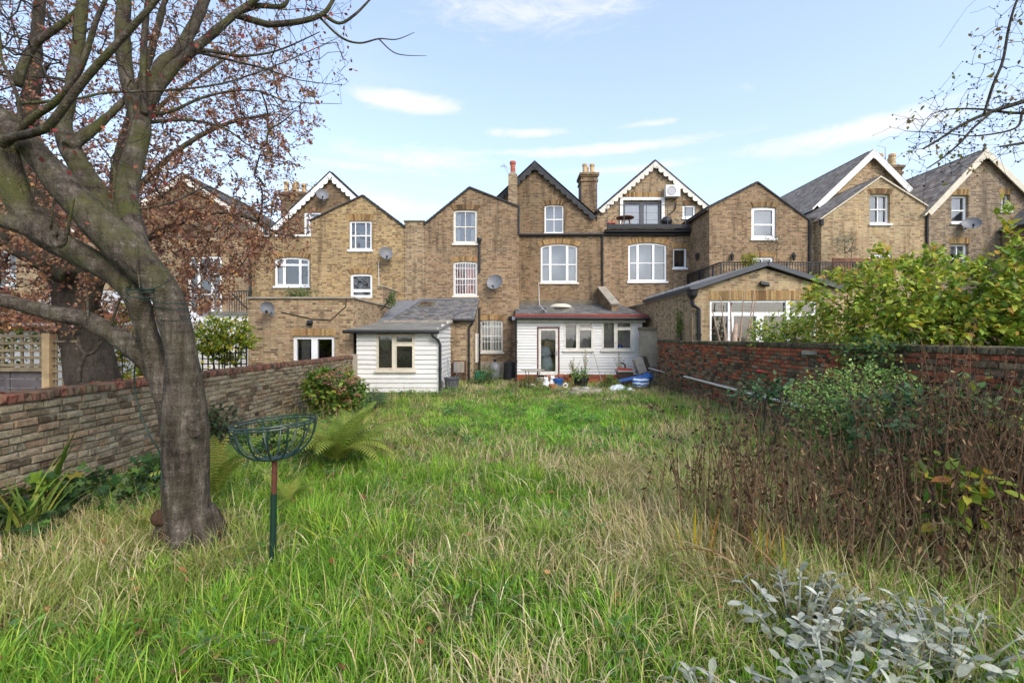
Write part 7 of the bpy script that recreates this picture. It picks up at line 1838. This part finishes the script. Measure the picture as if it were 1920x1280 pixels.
fern((PX(275,4.1),4.1,0), 6, .38, 'low fern by the burred foot of the leaning tree', 5)

def strap_clump(name, base, n, L, W, cols, label, cat, seed, curl=(.4,1.5), lean=(.1,.5), arr=None):
    e = thing(name, base, label, cat); rg = np.random.default_rng(seed+50)
    az = rg.uniform(0,2*np.pi,n) if arr is None else rg.normal(arr[0],arr[1],n)
    for k in range(n):
        b = np.array([base])+rg.normal(0,.05,(1,3))*np.array([1,1,0])
        v, f, kk = ribbons(b, az[k:k+1], rg.uniform(*lean,1), rg.uniform(*curl,1), L*rg.uniform(.7,1.1,1), W*rg.uniform(.8,1.2,1), 6)
        me = np_mesh('blade', v, f, 'leaf', col=np.repeat(palette(1, cols, rng=rg), kk, 0)); link('blade', me, e)
    return e
strap_clump('iris_clump', (PX(40,3.9),3.95,.05), 26, .75, .035, [(.16,.25,.04),(.22,.30,.05),(.30,.30,.06),(.10,.18,.03)], 'arching strappy leaves by the low left wall', 'plant', 1)
strap_clump('spear_leaves', (PX(92,4.55),4.55,.2), 5, .75, .05, [(.10,.20,.03),(.15,.25,.04)], 'upright green spear leaves against the low left wall', 'plant', 2, (.1,.4), (.15,.35), (.2,.3))
strap_clump('crocosmia', (PX(1325,3.55),3.55,0), 7, .5, .022, [(.48,.30,.02),(.52,.22,.02),(.36,.34,.03)], 'orange-yellow sword leaves left of the dead stalks'.replace('left of','beside'), 'plant', 3, (.0,.25), (.05,.35))
strap_clump('crocosmia', (PX(1425,3.4),3.4,0), 10, .52, .022, [(.48,.32,.02),(.55,.20,.02),(.34,.34,.03)], 'fan of orange-yellow sword leaves in front of the dead stalks', 'plant', 4, (.0,.25), (.05,.4))
strap_clump('rush_leaf', (PX(1180,8.3),8.3,0), 3, .5, .03, [(.45,.36,.03),(.30,.34,.03)], 'single yellowing blade standing up in the lawn', 'plant', 5, (.0,.2), (.1,.3), (2.8,.3))
strap_clump('dead_strap', (PX(1475,3.1),3.15,.0), 7, .95, .035, [(.20,.09,.04),(.30,.17,.08),(.36,.26,.14)], 'long brown fallen strap leaves at the edge of the dead stalks', 'plant', 6, (.8,1.6), (.7,1.1), (2.6,.5))

# ------------------------------------------------------------------ dead perennial stalks
def dead_clump(cx, cy, n, h, spread, label, seed, dark=1.0):
    rg = np.random.default_rng(seed+300); e = thing('dead_stalks', (cx, cy, 0), label, 'dead plant', 'dead perennial stalks along the right border')
    m = MB(); lp, ld, ls = [], [], []; hp_ = []
    for k in range(n):
        b = np.array([cx+rg.normal(0,spread), cy+rg.normal(0,spread*.8), 0]); hh = h*rg.uniform(.65,1.1); ln = rg.normal(0,.13,2)
        P = [Vector((b[0]+ln[0]*hh*s*s+rg.normal(0,.010), b[1]+ln[1]*hh*s*s+rg.normal(0,.010), hh*s)) for s in (0,.25,.5,.75,1)]
        m.tube(P, [.0058,.005,.0042,.0033,.002], 4)
        nl = int(rg.integers(20,38)); s = rg.uniform(.08,.95,nl)
        for q in s:
            i = min(3, int(q*4)); p = P[i].lerp(P[i+1], q*4-i); lp.append(tuple(p)); a = rg.uniform(0,6.28); ld.append((math.cos(a)*.6, math.sin(a)*.6, rg.uniform(-1.3,-.2))); ls.append(rg.uniform(.035,.085)*(1.15-.5*q))
        if rg.random() < .7:
            for j in range(5): hp_.append(np.array(P[4])+rg.normal(0,.014,3))
    m.build('stems', 'stalk', e, fix=False)
    lp, ld, ls = np.array(lp), np.array(ld), np.array(ls); N = len(lp)
    leaves_obj('withered_leaves', e, lp, ld, rg.normal(0,1,(N,3)), ls, palette(N, [(.085,.046,.026),(.14,.078,.042),(.20,.125,.066),(.050,.030,.020),(.33,.23,.12)], [4,4,3,2.5,2], .25, rg)*dark, 'dead_leaf', T_LONG, wid=rg.uniform(.7,1.7,N))
    hp2 = np.array(hp_)
    if len(hp2): leaves_obj('seed_heads', e, hp2, rg.normal(0,1,(len(hp2),3)), rg.normal(0,1,(len(hp2),3)), .03, palette(len(hp2), [(.05,.035,.025),(.09,.06,.04)], rng=rg), 'dead_leaf', wid=2)
mat_plain('stalk', c4(.16,.105,.062), .9, .1, var=.5, scale=5)
CL = [(1290,905,.75,6,'thin group of dark dead stalks at the lawn edge'),(1330,900,1.15,9,'tall dark dead stalks at the corner of the border'),(1375,930,1.15,11,'dark dead stalks just behind the orange sword leaves'),
      (1440,860,1.2,10,'dead stalks in front of the poppy'),(1470,960,1.05,14,'thick brown thicket of dead stalks in the front of the border'),(1540,975,1.0,14,'dense brown dead stalks behind the silver plants'),
      (1610,960,1.05,13,'dense dead stalks in front of the pale green shrub'),(1560,870,1.2,9,'dead stalks mixed with the pale green shrub'),(1680,975,1.3,18,'tall dead stalks beside the glossy yellow-green plant'),
      (1720,900,1.5,16,'tall dead stalks under the blue-green bramble'),(1790,960,1.65,22,'very dark dead stalks behind the glossy yellow-green plant'),(1850,930,1.8,26,'tallest dead stalks close to the red wall'),
      (1880,1010,1.55,24,'dark dead stalks at the end of the border'),(1640,850,1.15,8,'thin dead stalks against the red brick wall')]
for k, (px_, py_, h, n, lab) in enumerate(CL):
    Y = GY(py_+80); dead_clump(PX(px_,Y), Y, int(n*1.7), h, .27, lab, k, .72 if px_ > 1700 else 1.0)
bush('bramble', 'green and yellow bramble leaves high among the tallest dead stalks', 'bramble', (4.7,4.3,0), (4.65,4.5,1.05), (.5,.5,.42), 70, 5, (.06,.11), [(.08,.16,.05),(.13,.21,.05),(.36,.33,.05)], [4,3,1.5], seed=31)
# poppy
pp = thing('poppy', (PX(1424,7.2),7.2,0), 'single red poppy flower against the brick wall', 'flower'); c = P3(1424,698,7.2)
m = MB(); m.tube([(c.x+.03,7.2,0),(c.x+.01,7.2,.7),tuple(c)], .005, 5); m.build('stem', 'green_plastic', pp)
t = NT('poppy_red'); MAT['poppy_red'] = t.base(t.ramp(t.rnd(), [(0, c4(.62,.02,.03)), (1, c4(.75,.06,.05))]), .6, .2)
for k in range(5):
    a = k*1.257; d = np.array([[math.cos(a), math.sin(a), .55]]); leaf_objects(pp, 'petal', np.array([tuple(c)]), d, np.array([[0,0,1.]]), [.075], 'poppy_red', (T_BIG[0]*np.array([1,1.9,1]), T_BIG[1]))
# pale tall weeds before the extension
for k, (px_, y0, top, lab) in enumerate(((1075,17.2,672,'pale feathery weed with split top below the first window'),(1097,17.0,655,'tall pale weed crossing the first casement window'),(1160,17.2,660,'tall thin weed in front of the second casement window'))):
    e = thing('tall_weed', (PX(px_,y0),y0,0), lab, 'weed'); rg = np.random.default_rng(k+70); h = PZ(top,y0)
    m = MB(); m.tube([(PX(px_,y0)+.05,y0,0),(PX(px_,y0),y0,h*.5),(PX(px_,y0)+.02,y0,h)], [.014,.010,.004], 5)
    pos = []
    for j in range(7 if k == 0 else 3):
        a = rg.uniform(-.5,.5); p0 = Vector((PX(px_,y0)+.02,y0,h*.45)); p1 = Vector((p0.x+a*.5, y0+rg.uniform(-.15,.15), h*rg.uniform(.75,1.0))); m.tube([p0, p0.lerp(p1,.5)+Vector((a*.1,0,0)), p1], [.006,.005,.003], 4)
        pos += [np.array(p0.lerp(p1, s)) for s in np.linspace(.2,1,14)]
    pos += [np.array([PX(px_,y0), y0, h*s]) for s in np.linspace(.2,1,50)]
    m.build('stem', 'bare_weed' if 'bare_weed' in MAT else 'timber_pale', e); pos = np.repeat(np.array(pos), 3, 0); n = len(pos); pos = pos+rg.normal(0,.015,(n,3))
    leaves_obj('foliage', e, pos, rg.normal(0,.7,(n,3))+np.array([0,0,.4]), rg.normal(0,1,(n,3)), rg.uniform(.04,.08,n), palette(n, [(.28,.30,.12),(.36,.34,.16),(.20,.25,.08)], rng=rg), 'leaf', T_LONG)

# ------------------------------------------------------------------ silver-leaved plants
def silver(base, r, h, n_obj, n_more, label, seed, stems=14):
    rg = np.random.default_rng(seed+400); e = thing('silver_plant', (base[0],base[1],0), label, 'plant', 'silver-leaved plants at the border edge')
    pos, dr, nr = [], [], []; m = MB()
    for k in range(stems):
        a, q = rg.uniform(0,6.28), math.sqrt(rg.random()); tip = np.array([base[0]+math.cos(a)*r[0]*q, base[1]+math.sin(a)*r[1]*q, h*(1-.45*q*q)*rg.uniform(.8,1.15)])
        root = np.array([base[0]+math.cos(a)*r[0]*q*.35, base[1]+math.sin(a)*r[1]*q*.35, 0]); ax = unit(tip-root)
        m.tube([tuple(root), tuple(root*.5+tip*.5+np.array([0,0,.03])), tuple(tip)], [.007,.006,.004], 5)
        cnt = (n_obj+n_more)//stems
        for j in range(cnt):
            s = 1-.8*(j/cnt)**1.2; f = j*2.4+rg.uniform(-.3,.3); sd = np.array([math.cos(f), math.sin(f), 0]); p = root*(1-s)+tip*s; tilt = .9*(s**3)-.05
            pos.append(p); dr.append(sd*(1-.35*s)+ax*tilt*.7+np.array([0,0,-.15])+rg.normal(0,.24,3)); nr.append(ax+np.array([0,0,.7])-sd*.2+rg.normal(0,.2,3))
    m.build('stems', 'silver_stem', e, smooth=True)
    pos, dr, nr = map(np.array, (pos, dr, nr)); n = len(pos); sz = .032+.062*rg.random(n)**1.3; order = np.argsort(-(pos[:,2]-.2*pos[:,1]+rg.normal(0,.03,n)))
    o = order[:n_obj]; leaf_objects(e, 'leaf', pos[o], dr[o], nr[o], sz[o], 'silver_leaf', T_OVAL)
    o = order[n_obj:]; leaves_obj('lower_leaves', e, pos[o], dr[o], nr[o], sz[o], np.full((len(o),3),.3), 'silver_leaf', T_OVAL)
mat_plain('silver_stem', c4(.30,.32,.27), .9, .1, var=.2, scale=12)
silver((1.70,2.70), (.50,.34), .36, 110, 330, 'large silver-leaved plant in front of the brown stalks', 1, 30)
silver((2.30,2.40), (.54,.34), .35, 110, 360, 'silver-leaved plant sprawling towards the red wall side', 2, 32)
silver((1.58,2.22), (.40,.26), .30, 60, 190, 'low silver-leaved plant among long straw grass', 3, 18)
silver((.92,2.12), (.24,.16), .22, 20, 40, 'small silver rosettes half buried in the lawn grass', 4, 7)

# ================================================================== the rough lawn
def lawn():
    rg = np.random.default_rng(77)
    def sample(n, y0, y1, p=1.0):
        # more blades close to the camera, where they show large; only where they can be seen from about here
        y = y0+(y1-y0)*rg.random(n)**p; hw = np.minimum(5.4, y*1.2+1.3)
        x = (rg.random(n)*2-1)*hw
        ok = (x > -4.93) & (x < 5.28) & ~((y > 14.25) & (x < -2.2)) & ~((y > 17.9) & (x > .1)) & ~((y > 17.6) & (x < -1.4))
        return x[ok], y[ok]
    def tuss(n, y0, y1, p, per, sp):
        cx, cy = sample(max(1, n//per), y0, y1, p); m_ = len(cx); k = rg.integers(per//2, per*3//2, m_); i = np.repeat(np.arange(m_), k)
        s_ = sp*rg.uniform(.5,1.5,m_)[i]; dx, dy = rg.normal(0,1,len(i))*s_, rg.normal(0,1,len(i))*s_
        x, y = cx[i]+dx, cy[i]+dy; ok = (x > -4.93) & (x < 5.28)
        return x[ok], y[ok], (np.arctan2(dy, dx)+rg.normal(0,.7,len(i)))[ok], rg.normal(0,1,m_)[i][ok]
    V, F, C = [], [], []; off = 0
    def add(x, y, L, W, lean, curl, cols, K=3, azf=None, z=0):
        nonlocal off
        n = len(x); az = (vnoise(x,y,5,.7)*4*np.pi+rg.normal(0,1.1,n)) if azf is None else azf
        v, f, k = ribbons(np.stack([x,y,np.full(n,z)],1), az, lean, curl, L, W, K, rg.normal(0,.6,n))
        V.append(v); C.append(np.repeat(np.clip(cols,.003,.9), k, 0)); F.append([q+off for q in f]); off += len(v)
    def fields(x, y):
        d = vnoise(x,y,31,.55)*.55+vnoise(x,y,32,1.4)*.3+vnoise(x,y,33,3.5)*.15        # how dry the tussock is
        bright = np.exp(-(((x-.1)/2.4)**4)-(((y-9.9)/2.6)**4))                          # the fresh green patch before the shed
        return d, bright
    # green blades
    for (n, y0, y1, p, wf) in ((150000, 1.3, 6.5, 1.0, 1.0), (95000, 6.5, 18.5, .9, 1.7)):
        x, y, az, tv = tuss(n, y0, y1, p, 38, .055); d, br = fields(x, y); n = len(x)
        patio = (y > 14.6) & (x > -2.3); keep = rg.random(n) > np.where(patio, .55, .0)
        x, y, d, br, az, tv = x[keep], y[keep], d[keep], br[keep], az[keep], tv[keep]; n = len(x)
        hgt = np.where(y > 6, .60, .66)*(.12+.30*vnoise(x,y,41,.9)*vnoise(x,y,42,2.3)**.6+.09*rg.random(n))*(1-.55*br)*np.where(y > 12.5, .75, 1)*np.clip(1+.22*tv,.5,1.6)
        L = hgt*rg.uniform(.6,1.25,n)
        g = palette(n, [(.115,.26,.022),(.165,.34,.030),(.23,.41,.042),(.085,.21,.024),(.32,.43,.062)], [3,4,3,1.6,1.8], .16, rg)
        g = g*(1+.40*br[:,None])*(.85+.35*vnoise(x,y,51,1.1)[:,None])*np.clip(1+.16*tv,.6,1.5)[:,None]*np.stack([1+.10*tv,np.ones(n),np.ones(n)],1).clip(.7,1.4)
        dry = np.clip((d-.46)*2.4,0,.55)*(1-.8*br); g = g*(1-dry[:,None])+np.array([.30,.27,.09])*dry[:,None]
        add(x, y, L, rg.uniform(.005,.0105,n)*wf, np.abs(rg.normal(.22,.18,n)), rg.uniform(.2,2.1,n), g, 3, az)
    # dry straw blades, many bent right over
    for (n, y0, y1, p, wf) in ((78000, 1.3, 6.5, 1.0, 1.1), (56000, 6.5, 18.5, .85, 1.6)):
        x, y = sample(n, y0, y1, p); d, br = fields(x, y); n = len(x)
        side = np.clip((x+.2)/3.5,-.8,1)*.42 + np.where(y > 12.8,.30,0) + .22*np.exp(-((y-5.5)/2.0)**2)
        keep = rg.random(n) < np.clip((d-.44)*3.0+side+.10, .04, 1)*.8*(1-.88*br)*np.where((y > 14.6) & (x > -2.3), .7, 1)
        x, y, d = x[keep], y[keep], d[keep]; n = len(x)
        L = rg.uniform(.14,.36,n)*np.where(y > 6, .8, .95)*(.7+.6*vnoise(x,y,61,1.3))*np.where(y > 12.5,.7,1)
        add(x, y, L, rg.uniform(.0045,.0095,n)*wf, np.abs(rg.normal(.15,.18,n)), rg.uniform(.3,3.0,n), palette(n, [(.54,.44,.22),(.64,.54,.31),(.42,.33,.15),(.50,.43,.19),(.58,.44,.25)], None, .15, rg), 4)
    # close fresh sward of the mown-looking patch
    x, y = sample(70000, 6.6, 13.2, 1.0); d, br = fields(x, y); keep = rg.random(len(x)) < br*(.55+.6*vnoise(x,y,71,1.2)); x, y = x[keep], y[keep]; n = len(x)
    add(x, y, rg.uniform(.05,.13,n), rg.uniform(.010,.018,n), np.abs(rg.normal(.25,.2,n)), rg.uniform(.2,1.6,n), palette(n, [(.13,.36,.026),(.17,.43,.035),(.22,.46,.045)], None, .12, rg)*(.8+.4*vnoise(x,y,72,2.0)[:,None]), 2)
    # broad dead blades curled over at the tip
    x, y, az, tv = tuss(9000, 1.5, 8.5, .9, 9, .04); d, br = fields(x, y); n = len(x); keep = (rg.random(n) < .35+.5*(d > .45)) & (rg.random(n) > br); x, y, az = x[keep], y[keep], az[keep]; n = len(x)
    add(x, y, rg.uniform(.2,.42,n), rg.uniform(.006,.012,n), np.abs(rg.normal(.15,.12,n)), rg.uniform(1.5,3.3,n), palette(n, [(.60,.50,.29),(.68,.58,.36),(.48,.37,.19)], None, .12, rg), 6, az)
    # long straw and grass growing up through the border
    x = rg.uniform(1.35,4.9,9000); y = rg.uniform(2.1,6.2,9000); keep = (x > 1.35+.25*np.abs(y-4)) & (rg.random(9000) < .25+.75*vnoise(x,y,93,1.7)); x, y = x[keep], y[keep]; n = len(x)
    add(x, y, rg.uniform(.25,.62,n), rg.uniform(.005,.010,n), np.abs(rg.normal(.2,.16,n)), rg.uniform(.1,1.9,n), palette(n, [(.52,.42,.22),(.42,.33,.16),(.60,.50,.29),(.20,.33,.04),(.14,.26,.03)], [3,3,2,2,1.5], .15, rg), 5)
    # thin seed stems standing above the sward
    x, y = sample(5200, 2.0, 15, .8); d, br = fields(x,y); n = len(x); keep = rg.random(n) < .25+.75*(d > .45); keep &= rg.random(n) > br*.8; x, y = x[keep], y[keep]; n = len(x)
    add(x, y, rg.uniform(.28,.55,n), rg.uniform(.003,.005,n)*np.clip(y/5,1,2), np.abs(rg.normal(.16,.14,n)), rg.uniform(.0,.9,n), palette(n, [(.46,.38,.20),(.40,.34,.15),(.34,.30,.12)], None, .12, rg), 4)
    # matted straw lying at the base
    x, y = sample(14000, 1.7, 16, .8); n = len(x)
    add(x, y, rg.uniform(.10,.3,n), rg.uniform(.004,.008,n)*np.clip(y/4.5,1,1.8), rg.uniform(1.1,1.5,n), rg.uniform(-.2,.5,n), palette(n, [(.36,.29,.14),(.44,.36,.18),(.26,.21,.09)], None, .2, rg), 2, rg.uniform(0,6.28,n), .03)
    faces = [q for f in F for q in f]
    quads = [q for q in faces if q.shape[1] == 4]; tris = [q for q in faces if q.shape[1] == 3]
    o = link('grass', np_mesh('grass', np.concatenate(V), [np.concatenate(quads), np.concatenate(tris)], 'grass', col=np.concatenate(C)))
    tag(o, 'long uncut lawn of green and straw-dry grass', 'grass', kind='stuff')
lawn()
# broad-leaved weeds through the lawn and long grass at the borders
def scatter_weeds():
    rg = np.random.default_rng(91); n = 5200
    y = 2.2+13*rg.random(n)**.9; x = (rg.random(n)*2-1)*np.minimum(5.2, y*1.2); ok = (x > -4.9) & (x < 5.2) & (vnoise(x,y,88,1.6)> .60) & ~((y > 14.2) & (x < -2.2)); x, y = x[ok], y[ok]; k = 5
    x, y = np.repeat(x,k), np.repeat(y,k); n = len(x); a = rg.uniform(0,6.28,n); z = rg.uniform(.05,.20,n)
    o = leaves_obj('lawn_weeds', None, np.stack([x+rg.normal(0,.05,n),y+rg.normal(0,.05,n),z],1), np.stack([np.cos(a),np.sin(a),rg.uniform(-.1,.6,n)],1), np.array([0,0,1.])+rg.normal(0,.3,(n,3)), rg.uniform(.035,.075,n)*np.clip(y/6,.8,1.5), palette(n, [(.09,.21,.035),(.13,.27,.04),(.07,.16,.035),(.10,.19,.06)], rng=rg), 'leaf', T_BIG)
    tag(o, 'low broad-leaved weeds scattered through the lawn', 'weeds', kind='stuff')
scatter_weeds()

def fallen_leaves():
    """copper leaves dropped on the grass and along the left wall"""
    rg = np.random.default_rng(123); n = 900
    x = -4.8+np.abs(rg.normal(0,2.6,n)); y = rg.uniform(2.2,11,n); ok = (x < 4.5) & (x > -4.9); x, y = x[ok], y[ok]; n = len(x); z = rg.uniform(.04,.16,n)
    top = rg.random(n) < .10; x[top] = -5.1+rg.normal(0,.05,top.sum()); z[top] = 1.245
    a = rg.uniform(0,6.28,n)
    o = leaves_obj('fallen_leaves', None, np.stack([x,y,z],1), np.stack([np.cos(a),np.sin(a),rg.normal(0,.2,n)],1), np.array([0,0,1.])+rg.normal(0,.3,(n,3)), rg.uniform(.04,.08,n), palette(n, [(.30,.13,.06),(.22,.09,.05),(.40,.22,.08),(.16,.08,.05)], rng=rg), 'dead_leaf', T_BIG)
    tag(o, 'fallen copper-brown leaves scattered over lawn and wall top', 'leaves', kind='stuff')
fallen_leaves()
